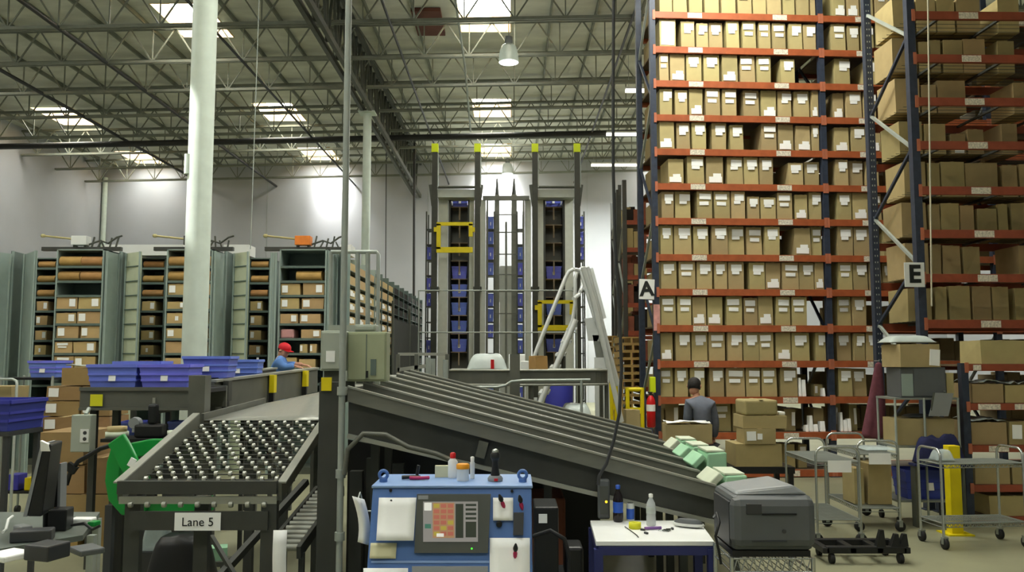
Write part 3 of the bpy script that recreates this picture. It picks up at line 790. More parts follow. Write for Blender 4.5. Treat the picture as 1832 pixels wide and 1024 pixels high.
for i, (px0, px1) in enumerate(((176, 322), (395, 440), (606, 625))):
    a = P(px0, 447, 16.0); b_ = P(px1, 447, 16.0)
    t = MB().bx(a.x, 16.15, CTOP+.09, b_.x, 16.6, CTOP+.3).build('top_tray', M['white'])
    tag(t, ('long','short','narrow corner')[i] + ' white tray lying along the top of the carousel', 'tray', 'white trays on the carousel top')
    for xx in (a.x+.1, b_.x-.1):
        MB().bx(xx-.03, 16.3, CTOP-.2 if i < 2 else CTOP+.056, xx+.03, 16.5, CTOP+.09).build('support', M['steel'], t)

# ---------------------------------------------------------------- belt conveyor and totes
def tote_mesh(w=.5, d=.38, h=.22, name='storage_tote', m=None, label='', group='blue totes on the conveyor', tagm=True):
    m = m or M['tote']
    t = thing(name, label, 'tote', (0,0,0), group)
    b = MB(); s = .03; th = .008
    bo = [(-w/2+s,-d/2+s,0),(w/2-s,-d/2+s,0),(w/2-s,d/2-s,0),(-w/2+s,d/2-s,0)]; to = [(-w/2,-d/2,h),(w/2,-d/2,h),(w/2,d/2,h),(-w/2,d/2,h)]
    bi = [(x*.96,y*.96,z+th) for x,y,z in bo]; ti = [(x*.965,y*.955,h) for x,y,z in to]
    b.add(bo+to+bi+ti, [(0,3,2,1)]+[(i,(i+1)%4,4+(i+1)%4,4+i) for i in range(4)]+[(8,9,10,11)]+[(8+(i+1)%4,8+i,12+i,12+(i+1)%4) for i in range(4)]+[(4+i,4+(i+1)%4,12+(i+1)%4,12+i) for i in range(4)])
    b.build('body', m, t)
    r = MB()
    for i in range(4):
        r.bar(to[i], to[(i+1)%4], .022, .03)
    for f in (.35, .62):
        q = [tuple(Vector(bo[i]).lerp(Vector(to[i]), f)) for i in range(4)]
        for i in range(4): r.bar(q[i], q[(i+1)%4], .014, .02)
    r.build('rim', m, t)
    if tagm:
        MB().box((0,-d/2+s*.45-.004,h*.48),(.07,.006,h*.34), rot=(-.14,0,0)).build('paper_label', M['paper'], t)
    return t
def place(o, loc, rz=0, label=None): return copy_tree(o, label=label, loc=loc, rz=rz)
# frontal belt conveyor
CZ = PZ(694, 8.3); fx0, fx1 = PX(146, 8.3), PX(372, 8.3)
t = thing('belt_conveyor', 'grey belt conveyor with yellow sticker, carrying stacked blue totes', 'conveyor', (fx0, 8.3, 0))
m = MB(); m.bx(fx0, 8.3, CZ-.22, fx1, 8.34, CZ); m.bx(fx0, 8.28, CZ-.03, fx1, 8.3, CZ+.005); m.bx(fx0, 8.28, CZ-.22, fx1, 8.3, CZ-.195); m.build('side_frame', M['conv'], t)
MB().bx(fx0, 8.86, CZ-.22, fx1, 8.9, CZ).build('side_frame', M['conv'], t)
MB().bx(fx0+.02, 8.34, CZ-.05, fx1, 8.86, CZ-.012).build('belt', M['rubber'], t)
MB().bx(fx0, 8.3, CZ-.22, fx0+.02, 8.9, CZ).build('end_plate', M['conv'], t)
a = P(166, 716, 8.28)
MB().bx(PX(165,8.28), 8.274, PZ(727,8.28), PX(187,8.28), 8.279, PZ(706,8.28)).build('yellow_sticker', M['yel_tape'], t)
q = MB(); q.bx(PX(276,8.28), 8.274, PZ(722,8.28), PX(281,8.28), 8.279, PZ(712,8.28)); q.build('small_emblem', M['conv_l'], t)
for x in (fx0+.12, fx1-.12):
    for y in (8.36, 8.84): MB().bx(x-.03, y-.03, 0, x+.03, y+.03, CZ-.22).build('leg', M['conv_d'], t)
# junction box with two outlets on its leg
t = thing('junction_box', 'grey electrical box with two white outlets under the conveyor end', 'electrical box', (PX(157,8.2), 8.2, PZ(810,8.2)))
MB().bx(PX(141,8.22), 8.13, PZ(808,8.2), PX(175,8.22), 8.25, PZ(742,8.2)).build('enclosure', M['box_g'], t, bevel=.008)
MB().bx(PX(150,8.13), 8.122, PZ(792,8.13), PX(165,8.13), 8.128, PZ(768,8.13)).build('outlet_plate', M['white'], t)
for py in (775, 786): MB().tube((PX(157.5,8.12), 8.119, PZ(py,8.12)), (PX(157.5,8.12), 8.1215, PZ(py,8.12)), .018, n=12).build('outlet', M['greyd'], t)
MB().tube((PX(158,8.2), 8.2, PZ(742,8.2)), (PX(158,8.2), 8.26, CZ-.2), .02).build('conduit', M['pipe'], t)
# bracket post at its end
o = MB().bx(PX(346,8.2), 8.1, 0, PX(375,8.2), 8.26, PZ(672,8.2)).build('conveyor_post', M['conv']); tag(o, 'tall grey conveyor end post between tote conveyor and the wheel bed', 'post')
# totes
T0 = tote_mesh(label='blue tote resting at the end of the belt, beside the brown carton stack')
T0.location = (PX(217, 8.6), 8.6, CZ-.008); 
MB  # (shape collector kept)
for i, (px, y, dz, lab) in enumerate(((308, 8.6, 0, 'blue tote on the belt, second along from the carton stack'), (322, 8.62, .12, 'blue tote nested in another one, topmost of the stacked pair'),
        (378, 8.95, .1, 'blue tote beyond the tall grey conveyor post'))):
    if dz and i == 1: continue
    place(T0, (PX(px, y), y, CZ-.008) if i != 2 else (-3.36, 9.4, 1.83), 0.03*i, lab)
place(T0, (PX(257, 9.35), 9.35, CZ+.02), .05, 'blue tote on the shelf table behind the first belt tote')
tb = thing('tote_shelf', 'grey shelf table holding the rear row of blue totes', 'table', (PX(270,9.35), 9.35, 0))
MB().bx(PX(222,9.35), 9.1, CZ-.02, PX(296,9.35), 9.62, CZ+.018).build('table_top', M['conv'], tb)
for px in (226, 290):
    for y in (9.15, 9.58): MB().bx(PX(px,9.35)-.025, y-.025, 0, PX(px,9.35)+.025, y+.025, CZ-.02).build('leg', M['conv_d'], tb)

# receding conveyor towards the picker
t = thing('belt_conveyor', 'long grey conveyor running away behind the wheel bed, with yellow sensors', 'conveyor', (-3.1, 9, 0))
ax = [PX(377, 8.9), PX(566, 12.6)]; ZC = 1.79
def along(f): return Vector((ax[0] + (ax[1]-ax[0])*f, 8.97 + 3.63*f, .09*f))
def lane_x(y, off=0): 
    f = (y-8.9)/3.7; return ax[0] + (ax[1]-ax[0])*f + off
for off in (0.0, -.62):
    m = MB(); p, q = along(0)+Vector((off,0,ZC-.17)), along(1)+Vector((off,0,ZC-.17)); m.bar(p, q, .05, .34); m.bar(p+Vector((0,0,.18)), q+Vector((0,0,.18)), .09, .025, 1); m.build('side_frame', [M['conv'], M['conv_l']], t)
m = MB(); m.bar(along(0)+Vector((-.31,0,ZC-.06)), along(1)+Vector((-.31,0,ZC-.06)), .58, .03); m.build('belt', M['rubber'], t)
for f in (.02, .35, .7, .98):
    for off in (0, -.62): p = along(f)+Vector((off,0,0)); MB().bx(p.x-.03, p.y-.03, 0, p.x+.03, p.y+.03, ZC-.34).build('leg', M['conv_d'], t)
for px, y in ((480, 10.6), (536, 11.9), (397, 9.2)):
    x = lane_x(y)+.035; z = ZC - .08 + .09*(y-8.9)/3.7
    m = MB().bx(x, y-.06, z-.14, x+.06, y+.06, z+.08); o = m.build('photo_sensor', M['yellow'] if px != 397 else M['conv_d'], t)
    MB().bx(x+.0, y-.08, z-.26, x+.06, y-.02, z-.14).build('sensor_bracket', M['black'], t)
# pale tote on it and a marker stick
place(T0, (lane_x(10.5,-.31), 10.5, ZC+.0), .1, 'pale blue tote far along the receding conveyor')
o = MB().tube((PX(461,11.0), 11.0, ZC+.06), (PX(461,11.0), 11.0, PZ(640,11.0)), .015).build('marker_stick', M['white']); tag(o, 'short white stick standing on the receding conveyor', 'stick')
# steel slide plate from conveyor down to the wheel bed
BL, BR = P(362, 752, 7.98), P(579, 752, 7.98); TL, TR = P(474, 722, 9.6), P(580, 700, 9.6)
t = thing('slide_plate', 'smooth bare grey slide plate feeding the wheel bed', 'chute', (BL+BR)/2)
rows = []
for i in range(7):
    f = i/6; rows.append([(BL.lerp(TL, f)).lerp(BR.lerp(TR, f), j/4) for j in range(5)])
MB().sheet(rows, thick=.006).build('plate', M['plate'], t)
m = MB(); m.bar(BL+Vector((0,0,.0)), TL, .03, .12); m.build('side_guard', M['conv'], t)
for f in (.5,):
    p = BL.lerp(TL, f); MB().bx(p.x+.05, p.y-.02, 0, p.x+.09, p.y+.02, p.z-.02).build('leg', M['conv_d'], t)
    p = BR.lerp(TR, f); MB().bx(p.x-.09, p.y-.02, 0, p.x-.05, p.y+.02, p.z-.02).build('leg', M['conv_d'], t)

# ---------------------------------------------------------------- carton pile at the left
def pile(px0, px1, py0, py1, Y, d, label, kd='', m=None, rz=0, grp='brown cartons piled behind the monitor', red=False):
    a, b_ = P(px0, py0, Y), P(px1, py1, Y); z0 = max(PZ(py1, Y), .127)
    o = carton('carton', abs(b_.x-a.x), d, abs(a.z-z0)-.014, m or M['carton_p'], label, group=grp, labels=kd, loc=((a.x+b_.x)/2, Y, z0+.002), rz=rz, seedv=px0+py0)
    if red: MB().lathe([(.001,-.002),(.022,-.002),(.022,.0)], (0,0,0), n=14, axis='y').build('red_mark', M['red'], None).parent = o; o.children[-1].location = (0, -.0078, abs(a.z-z0)*.45)
    return o
M['carton_p'] = mat('plain_cardboard', (150,122,84), 0.85, var=0.06, objvar=0.08)
zs_ = None
Yp = 9.6
# two columns: a rear one with labelled cartons, big ones in front
pile(112, 175, 657, 690, 10.4, .5, 'carton on the very top of the labelled pile, white film over it')
pile(84, 142, 690, 717, 10.38, .5, 'carton second from top of the labelled pile, with white label', 'L'); pile(148, 196, 690, 717, 10.4, .5, 'carton second from top of the pile, against the conveyor end', 'L')
pile(79, 140, 717, 745, 10.38, .5, 'carton third from top of the labelled pile, with white label', 'L'); pile(146, 196, 717, 745, 10.4, .5, 'carton third from top of the pile, hidden by the conveyor end', 'L')
pile(77, 138, 745, 774, 10.36, .5, 'lowest labelled carton of the rear pile, above the big plain ones', 'L'); pile(144, 196, 745, 774, 10.4, .5, 'lowest carton of the rear pile, behind the junction box')
for k, (p0, p1) in enumerate(((77, 138), (139, 196))):
    z1 = PZ(774, 10.4)
    for lv in range(2):
        zb = .127 + lv*(z1-.14)/2; a, b_ = PX(p0, 10.4), PX(p1, 10.4)
        carton('carton', b_-a-.01, .5, (z1-.14)/2-.006, M['carton_p'], 'hidden carton under the labelled pile, %s layer, %s stack' % (('floor','middle')[lv], ('first','second')[k]), group='brown cartons piled behind the monitor', labels='', loc=((a+b_)/2, 10.42, zb+.003))
pile(70, 148, 772, 832, 9.3, .7, 'large plain carton with red dot, top of the front pile beside the monitor', '', red=True)
pile(157, 206, 818, 884, 9.32, .7, 'large plain carton behind the green frame, middle of the front pile')
pile(98, 150, 832, 884, 9.32, .7, 'large plain carton behind the small screen, middle of the front pile')
pile(104, 192, 884, 960, 9.3, .7, 'wide plain carton in the lower row of the front pile')
pl = thing('wooden_pallet', 'low wooden pallet under the brown carton piles', 'pallet', (PX(140,9.6), 9.8, 0))
for j in range(6): MB().bx(PX(70,9.3), 9.3+j*.29, .1, PX(205,9.3), 9.42+j*.29, .125).build('deck_board', M['wood'], pl)
for x in (PX(72,9.3), PX(140,9.3), PX(190,9.3)): MB().bx(x, 9.3, 0, x+.08, 10.87, .1).build('stringer', M['wood'], pl)
pl = thing('wooden_pallet', 'low wooden pallet hidden under the labelled rear carton pile', 'pallet', (-5.56, 10.6, 0))
for j in range(2): MB().bx(-5.86, 10.4+j*.3, .1, -5.28, 10.62+j*.3, .125).build('deck_board', M['wood'], pl)
for x in (-5.86, -5.36): MB().bx(x, 10.4, 0, x+.08, 10.92, .1).build('stringer', M['wood'], pl)
rows = [[P(118+j*14, 656+random.uniform(-1,1)-1, 10.42+i*.16) + Vector((0,0,.012*random.random())) for j in range(6)] for i in range(4)]
for r_ in rows:
    for v in r_: v.z = PZ(657, 10.4) + .012 + .02*random.random()
tag(MB().sheet(rows, thick=.004).build('plastic_film', M['film_w']), 'crumpled white film lying on top of the labelled carton pile', 'plastic film')
# far-left shelving trolley with blue bins and clutter
t = thing('picking_trolley', 'dark trolley with blue bins and yellow bits at the far edge', 'trolley', (PX(60,10.5), 10.5, 0))
Yt = 10.8
x0, x1 = PX(4, Yt), PX(96, Yt)
for z in (.36, 1.15, PZ(676, Yt)): MB().bx(x0, Yt, z-.03, x1, Yt+.5, z).build('shelf', M['black'], t)
for x in (x0, x1):
    for y in (Yt, Yt+.5): MB().tube((x, y, .1), (x, y, PZ(676, Yt)+.02), .016).build('post', M['pipe'], t)
for x in (x0, x1):
    for y in (Yt, Yt+.5): MB().lathe([(.05,-.02),(.05,.02)], (x, y, .05), axis='x', n=12).build('wheel', M['rubber'], t)
TB = tote_mesh(w=.36, d=.4, h=.2, label='light blue tote on the top shelf of the dark trolley', group='blue bins on the dark trolley'); TB.location = (PX(77, Yt)-.02, Yt+.22, PZ(676, Yt)+.001)
place(TB, (PX(66, Yt), Yt+.22, 1.152), 0, 'blue tote on the middle shelf of the dark trolley')
tag(MB().bx(PX(20,Yt), Yt+.05, .362, PX(40,Yt), Yt+.25, .362+.2).build('small_bin', M['tote_d'], bevel=.01), 'small dark blue bin low on the dark trolley', 'bin')
tag(MB().bx(PX(50,Yt), Yt+.05, .362, PX(62,Yt), Yt+.25, .362+.16).build('yellow_bin', M['yellow'], bevel=.01), 'small yellow bin low on the dark trolley', 'bin')
rng = random.Random(5); m = MB()
for k in range(16): 
    x = rng.uniform(x0+.2, x1-.1); m.box((x, Yt+.25+rng.uniform(-.1,.2), 1.15*.36+.15+rng.random()*.5), (.04,.03,.12), rot=(rng.random(), rng.random(), 0))
# blue flap bin close to the camera at the edge
t = thing('storage_tote', 'large deep blue tote at the very edge, before the dark trolley', 'tote', (PX(15,7), 7.2, 1.2))
o = tote_mesh(w=.75, d=.55, h=.24, m=M['tote_d'], label='large deep blue tote at the very edge, before the dark trolley', group=None, tagm=False)
bpy.data.objects.remove(t); o.location = (PX(-22,7.2), 7.2, PZ(768,7.2))
st = thing('tote_stand', 'grey steel stand under the large deep blue tote', 'stand', (o.location.x, 7.2, 0))
MB().bx(o.location.x-.36, 6.95, o.location.z-.04, o.location.x+.36, 7.45, o.location.z-.002).build('top', M['greyd'], st)
for sx in (-.33, .33):
    for sy in (-.22, .22): MB().bx(o.location.x+sx-.02, 7.2+sy-.02, 0, o.location.x+sx+.02, 7.2+sy+.02, o.location.z-.04).build('leg', M['greyd'], st)
# tan carton and hoop handle at the edge
pile(-30, 20, 690, 715, 9.97, .36, 'pale carton at the very edge on a hoop-handled cart', '', M['carton'], grp=None)
t = thing('hoop_cart', 'pale cart with hoop handle at the very edge behind the deep blue tote', 'cart', (PX(10,9.9), 9.9, 0))
z = PZ(716, 9.9); x0, x1 = PX(-40, 9.8), PX(28, 9.8)
MB().bx(x0, 9.85, z-.03, x1, 10.34, z-.001).build('shelf', M['galv'], t)
MB().path([(x1, 9.85, .08), (x1, 9.85, PZ(688,9.85)), (x1-.02, 9.87, PZ(682,9.85)), (x1-.06, 9.87, PZ(679,9.85)), (x1-.3, 9.87, PZ(679,9.85)), (x1-.33, 9.87, PZ(684,9.85)), (x1-.33, 9.87, z)], .016).build('handle', M['pipe'], t)
for x, y in ((x0, 9.85), (x0, 10.34), (x1, 10.34)): MB().tube((x, y, .08), (x, y, z), .016).build('post', M['pipe'], t)
for x, y in ((x0, 9.85), (x0, 10.34), (x1, 10.34), (x1, 9.85)): MB().lathe([(.045,-.015),(.045,.015)], (x, y, .045), axis='x', n=12).build('wheel', M['rubber'], t)
# ---------------------------------------------------------------- two vertical tote lifts
LY = 24.0
def X(px, y=LY): return PX(px, y)
def Zy(py, y=LY): return PZ(py, y)
tote_far = tote_mesh(w=.46, d=.4, h=.36, label='', group='blue totes in the lifts', m=M['tote'])
def lift(label, posts, cols, chan, frame, face, side_totes, names):
    t = thing('vertical_tote_lift', label, 'tote lift', (X((posts[0]+posts[1])/2), LY, 0))
    ztop = Zy(272)
    for p in posts:
        o = MB().bx(X(p-5), LY, 0, X(p+5), LY+.16, ztop).build('mast', M['mast'], t)
        MB().bx(X(p-6), LY-.01, ztop-.0, X(p+6), LY+.17, Zy(257)).build('yellow_cap', M['lime'], o)
        MB().bx(X(p+5), LY+.03, Zy(335), X(p+5)+.03, LY+.1, ztop-.05).build('rail_edge', M['pipe'], o)
    for a, b in cols: MB().bx(X(a), LY+.5, 0, X(b), LY+.62, Zy(352)).build('column_panel', M['lift_grey'], t)
    a, b = chan
    MB().bx(X(a), LY+1.3, 0, X(b), LY+1.36, Zy(352)).build('channel_back', M['belt'], t)
    for xx in (a, b): MB().bx(X(xx)-.03, LY+.55, 0, X(xx)+.03, LY+1.3, Zy(352)).build('channel_side', M['conv_d'], t)
    z = .6
    while z < Zy(356):
        m = MB(); m.bx(X(a)+.04, LY+.75, z-.025, X(b)-.04, LY+1.28, z); m.bx(X((a+b)/2)-.02, LY+.73, z-.4, X((a+b)/2)+.02, LY+.75, z)
        m.build('carrier', M['lift_tray'], t); z += .54
    # head beam
    MB().bx(X(posts[0]+5), LY+.1, Zy(352), X(posts[1]-5), LY+.7, Zy(338)).build('head_beam', M['lift_head'], t)
    MB().tube((X(posts[0]-9), LY+.08, Zy(334)), (X(posts[1]+9), LY+.08, Zy(334)), .04).build('head_shaft', M['steel'], t)
    for p, s in ((posts[0], -1), (posts[1], 1)):
        MB().bar((X(p+s*8), LY+.08, Zy(330)), (X(p+s*3), LY+.08, Zy(368)), .09).build('head_bracket', M['steel'], t)
        MB().bx(X(p)-.12, LY+.2, Zy(520), X(p)+.12, LY+.5, Zy(512)).build('mast_clamp', M['steel'], t)
    # yellow carriage gate
    fx0, fx1, fy0, fy1 = frame; y = LY - .14
    m = MB()
    for pz in (fy0, fy1): m.bx(X(fx0), y, Zy(pz)-(.1 if pz == fy1 else .05), X(fx1), y+.07, Zy(pz)+(.06 if pz == fy1 else .05))
    m.bx(X(fx0)-.0, y, Zy(fy1), X(fx0)+.12, y+.07, Zy(fy0)); m.bx(X(fx1)-.11, y, Zy((fy0+fy1)/2), X(fx1), y+.07, Zy(fy0))
    m.bx(X(fx0)-.08, y+.0, Zy(fy0+14), X(fx0), y+.3, Zy(fy0+6)); m.bx(X(fx1), y, Zy(fy0+14), X(fx1)+.06, y+.13, Zy(fy0+6))
    m.build('carriage_gate', M['yellow'], t)
    return t
M['mast'] = mat('mast_paint', (54,56,48), .5)
M['lift_grey'] = mat('lift_grey', (204,208,196), 0.55, var=0.05)
M['lift_tray'] = mat('lift_tray', (150,134,112), 0.7, var=0.15)
M['lift_head'] = mat('lift_head', (170,176,168), 0.5, var=0.05)
lift('grey vertical tote lift with high yellow gate, dark masts with yellow tips', (775, 853), ((780, 797), (837, 846), (857, 867)), (800, 836), (780, 845, 402, 447), None, None, None)
lift('grey vertical tote lift with low yellow gate, partly behind the ladder', (958, 1035), ((940, 951), (963, 974), (1014, 1029)), (976, 1012), (962, 1026, 541, 586), None, None, None)
zs = [.6 + k*.54 for k in range(13)]
def snap(py): 
    z = PZ(py, LY+1.0); return min(zs, key=lambda v: abs(v-z))
first = True
def ft(px, py, y, label, sx=1.0, z=None, rz=0):
    global first
    zz_ = (snap(py) + .001) if z is None else z
    if first: o = tote_far; first = False; o['label'] = label; o.location = (X(px), y, zz_)
    else: o = place(tote_far, (X(px), y, zz_), rz, label)
    o.scale = (sx, 1, 1); return o
yb = LY + 1.02
LT = 'lift with the high yellow gate'; LU = 'lift behind the ladder'
used = set()
for i, py in enumerate((388, 503, 545, 577, 609, 628)):
    z = snap(py)
    if ('a', z) in used: continue
    used.add(('a', z)); ft(818*1.0, py, yb, 'blue tote in the %s, %s from the top' % (LT, ORD[i]))
for i, py in enumerate((388, 503, 577, 640, 700)):
    z = snap(py)
    if ('b', z) in used: continue
    used.add(('b', z)); ft(994, py, yb, 'blue tote in the %s, %s from the top' % (LU, ORD[i]))
# totes queued on side shafts
def side(pxs, label, x0, x1, fill):
    t = thing('side_shaft', 'narrow open ' + label + ' holding stacked blue totes', 'shaft', (X((x0+x1)/2), LY+.9, 0), 'open side shafts of the tote lifts')
    for p in (x0, x1): MB().bx(X(p)-.02, LY+.6, 0, X(p)+.02, LY+.64, Zy(372)).build('corner_post', M['steel'], t)
    for p in (x0, x1): MB().bx(X(p)-.02, LY+1.2, 0, X(p)+.02, LY+1.24, Zy(372)).build('corner_post', M['steel'], t)
    z = .8; k = 0
    while z < Zy(382):
        MB().bx(X(x0), LY+.66, z-.03, X(x1), LY+1.2, z).build('ledge', M['conv_d'], t)
        if fill(k): 
            ft((x0+x1)/2, 0, LY+.93, 'dark blue tote on the %s ledge up, %s' % (ORD[k], label), .36, z+.001)
        z += .46; k += 1
side(0, 'shaft beside the high-gate mast', 869, 883, lambda k: k not in (3, 7, 12))
side(0, 'shaft beside the ladder-side lift', 925.5, 937, lambda k: k not in (10, 11))
side(0, 'outer shaft by the pale wall', 1039, 1050, lambda k: k > 8)
side(0, 'outermost shaft by the dark fence', 757, 768, lambda k: k in (3, 6, 7, 9))
# slim service masts between the lifts
for i, (px, r) in enumerate(((888, .07), (920, .08), (905, .03))):
    t = thing('service_mast', ('slim grey mast beside the high-gate lift totes','slim grey mast nearer the ladder-side lift','thinnest dark mast in the middle between both lifts')[i], 'mast', (X(px), LY+.7, 0), 'slim masts between the tote lifts')
    MB().bx(X(px)-r, LY+.7, 0, X(px)+r, LY+.7+2*r, Zy(340 if i < 2 else 390)).build('mast', M['lift_mast'], t)
    if i < 2: MB().lathe([(r*.9,0),(r*.7,.15),(.02,.5)], (X(px), LY+.7+r, Zy(340)), n=8).build('tip', M['conv_d'], t)
M.setdefault('lift_mast', mat('lift_mast', (112,116,106), 0.5))
o = MB().bx(X(893), LY+.90, .0, X(916), LY+.93, Zy(470)).build('back_board', M['lift_grey']); tag(o, 'tall grey board between the slim masts of the two lifts', 'board')
t = thing('tie_bar_grid', 'grey horizontal tie bars joining the slim masts of both lifts', 'frame', (X(905), LY+.6, Zy(500)))
MB().bx(X(862), LY+.38, Zy(354), X(948), LY+.45, Zy(346)).build('tie_bar', M['conv'], t)
for py in (380, 412, 452, 489, 520, 560, 596): MB().bx(X(884), LY+.40, Zy(py)-.015, X(926), LY+.43, Zy(py)+.015).build('tie_bar', M['conv'], t)
MB().bx(X(869), LY+.38, 0, X(872), LY+.45, Zy(354)).build('tie_bar', M['conv'], t); MB().bx(X(936), LY+.38, 0, X(939), LY+.45, Zy(354)).build('tie_bar', M['conv'], t)
for i, (px, py0, py1, y) in enumerate(((891, 480, 540, 25.5), (945, 495, 560, 25.5))):
    o = MB().bx(X(px-4,y), y, Zy(py1,y), X(px+4,y), y+.05, Zy(py0,y)).build('blank', M['white']); tag(o, ('narrow white reflector panel beside the high-gate lift shaft','narrow white reflector panel beside the ladder-side shaft')[i], 'panel', 'reflector panels in the lifts')  # plain narrow white panels standing by the lift shafts
    MB().bx(X(px-1,y), y+.05, 0, X(px+1,y), y+.08, Zy(py0,y)).build('mount', M['steel'], o)
# horizontal wire and fence before the lifts
for i, py in enumerate((595, 520)):
    yy = 22 + .3*i; o = MB().tube((X(748,yy), yy, PZ(py,yy)), (X(1032,yy), yy, PZ(py,yy)), .018).build('tie_cable', M['pipe']); tag(o, ('lower','upper')[i] + ' thin horizontal cable stretched before both tote lifts', 'cable', 'cables before the lifts')
    for px in (748, 1032): MB().tube((X(px,yy), yy, 0), (X(px,yy), yy, PZ(py,yy)), .02).build('cable_post', M['pipe'], o)

# ---------------------------------------------------------------- rolling platform ladder
Yl = 13.15
def L(px, py, dy=0): return P(px, py, Yl+dy)
t = thing('platform_ladder', 'tall silver rolling platform ladder standing before the tote lifts', 'ladder', L(1030, 640))
def rail(name, pts, r=.032, m='alu'): return MB().path(pts, r).build(name, M[m], t)
g = lambda px, dy=0: onfloor(px, 0) if False else Vector((PX(px, Yl+dy), Yl+dy, .05))
top1, top2 = L(1020, 484), L(1043, 478, .6)
rail('front_handrail', [L(938, 690), L(962, 622), L(1012, 497), L(1018, 486), L(1026, 482)])
rail('front_handrail', [L(985, 690,.6), L(1008, 610,.6), L(1024, 575,.6), L(1029, 545,.6), L(1029, 500,.6), L(1032, 488,.6), L(1042, 480,.6)])
rail('top_guard', [L(1026, 482), L(1036, 484,.3), L(1042, 480,.6)])
rail('top_guard', [L(1026, 535), L(1036, 527,.3), L(1041, 514,.6), L(1042, 490,.6)])
rail('stringer', [L(1030, 572), L(1012, 615), L(980, 690), L(958, 745)], .045)
rail('stringer', [L(1030, 572,.6), L(1015, 610,.6), L(988, 670,.6), L(962, 730,.6)], .045)
for k in range(6):
    a, b_ = L(1022-10*k, 590+23*k), L(1024-9.5*k, 588+22*k, .6)
    MB().bar(a, b_, .16, .03).build('step', M['alu'], t)
# rear legs and ladder-back, broad shining stiles
for nm, pts, w in (('rear_leg', [L(1043, 478,.0), L(1062, 540,.1), L(1085, 640,.2), L(1112, 755,.3)], .05), ('rear_leg', [L(1050, 478,.6), L(1064, 528,.7), L(1089, 628,.8), L(1106, 690,.9)], .05)):
    rail(nm, pts, w*.8)
m = MB(); m.bar(L(1040, 486,.3), L(1066, 575,.3), .1, .06); m.bar(L(1058, 480,.5), L(1082, 570,.5), .06, .05); m.build('rear_stile', M['alu'], t)
MB().hexa([L(1052,610,.3),L(1085,612,.3),L(1085,612,.36),L(1052,610,.36)], [L(1046,570,.3),L(1070,568,.3),L(1070,568,.36),L(1046,570,.36)]).build('tool_tray', M['alu'], t)
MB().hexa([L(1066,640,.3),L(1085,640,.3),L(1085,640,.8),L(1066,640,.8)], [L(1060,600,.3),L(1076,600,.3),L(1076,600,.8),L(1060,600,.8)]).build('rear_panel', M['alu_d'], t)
MB().hexa([L(1065,760,.3),L(1092,762,.3),L(1092,762,.7),L(1065,760,.7)], [L(1063,640,.3),L(1088,640,.3),L(1088,640,.7),L(1063,640,.7)]).build('base_panel', M['alu'], t)
for a, b_ in ((L(958,745), L(958,745)*1), ): pass
for px, dy in ((950, 0), (958, .6), (1078, .2), (1108, .8)):
    p = Vector((PX(px, Yl+dy), Yl+dy, 0)); MB().lathe([(.06,-.02),(.06,.02)], p+Vector((0,0,.06)), axis='x', n=14).build('caster', M['rubber'], t)
    zt = {950:1.35, 958:1.4, 1078:1.2, 1108:1.6}[px]
    MB().tube(p+Vector((0,0,.06)), p+Vector((0,0,zt)), .03).build('leg', M['alu'], t)
MB().bar(Vector((PX(950,Yl), Yl, .2)), Vector((PX(1078,Yl), Yl+.2, .2)), .05).build('base_rail', M['alu'], t)
MB().bar(Vector((PX(958,Yl+.6), Yl+.6, .2)), Vector((PX(1108,Yl+.8), Yl+.8, .2)), .05).build('base_rail', M['alu'], t)
M['alu_d'] = M.get('alu_d') or mat('alu_d', (120,124,120), 0.4, metal=0.5)

# ---------------------------------------------------------------- curved take-away conveyor with wrapped goods
Yc = 11.9
t = thing('curved_conveyor', 'curved grey take-away conveyor before the tote lifts', 'conveyor', (PX(930,Yc), Yc, 0))
zt_ = PZ(664, Yc); cx0, cx1 = PX(802, Yc), PX(1056, Yc)
def arc_pts(off, z):
    pts = []
    for i in range(13):
        f = i/12; x = cx0 + (cx1-cx0)*f; y = Yc + off - .22*math.sin(PI*f)*1.0 + .0
        pts.append(Vector((x, y, z)))
    # curve away at the far end
    for i in range(1, 6):
        a = i/5*PI/2; pts.append(Vector((cx1 + math.sin(a)*.25, Yc+off + (1-math.cos(a))*.2, z)))
    return pts
for off in (0, .75):
    pts = arc_pts(off, zt_-.09); m = MB()
    for a, b_ in zip(pts, pts[1:]): m.bar(a, b_, .03, .17)
    m.build('side_frame', M['conv'], t)
    m = MB(); m.path([p+Vector((0,-.02,.1)) for p in pts], .018, n=6); m.path([p+Vector((0,-.02,-.1)) for p in pts], .018, n=6); m.build('guard_rail', M['conv_l'], t)
a_, b__ = arc_pts(.03, zt_-.01), arc_pts(.72, zt_-.01)
MB().sheet([a_, b__], thick=.02).build('belt', M['belt'], t)
for f in (2, 7, 17):
    for off in (.02, .73): p = arc_pts(off, 0)[f]; MB().tube((p.x, p.y, 0), (p.x, p.y, zt_-.17), .03).build('leg', M['conv'], t)
o = MB().bx(PX(912,11.4), 11.35, 0, PX(930,11.4), 11.47, PZ(634,11.4)).build('conveyor_post', M['conv']); tag(o, 'square grey post before the curved conveyor, near the wrapped bag', 'post')
# lower conduit tray
m = MB(); m.path([P(838,693,11.2), P(890,693,11.2), P(904,690,11.2), P(915,683,11.2), P(935,681,11.2), P(1056,680,11.2)], .018); t2 = m.build('conduit', M['pipe']); tag(t2, 'pale bent conduit running under the curved conveyor', 'conduit')
MB().tube(P(1040,680,11.2), Vector((PX(1040,11.2), 11.2, 0)), .018).build('support', M['pipe'], t2); MB().tube(P(860,693,11.2), Vector((PX(860,11.2), 11.2, 0)), .018).build('support', M['pipe'], t2)
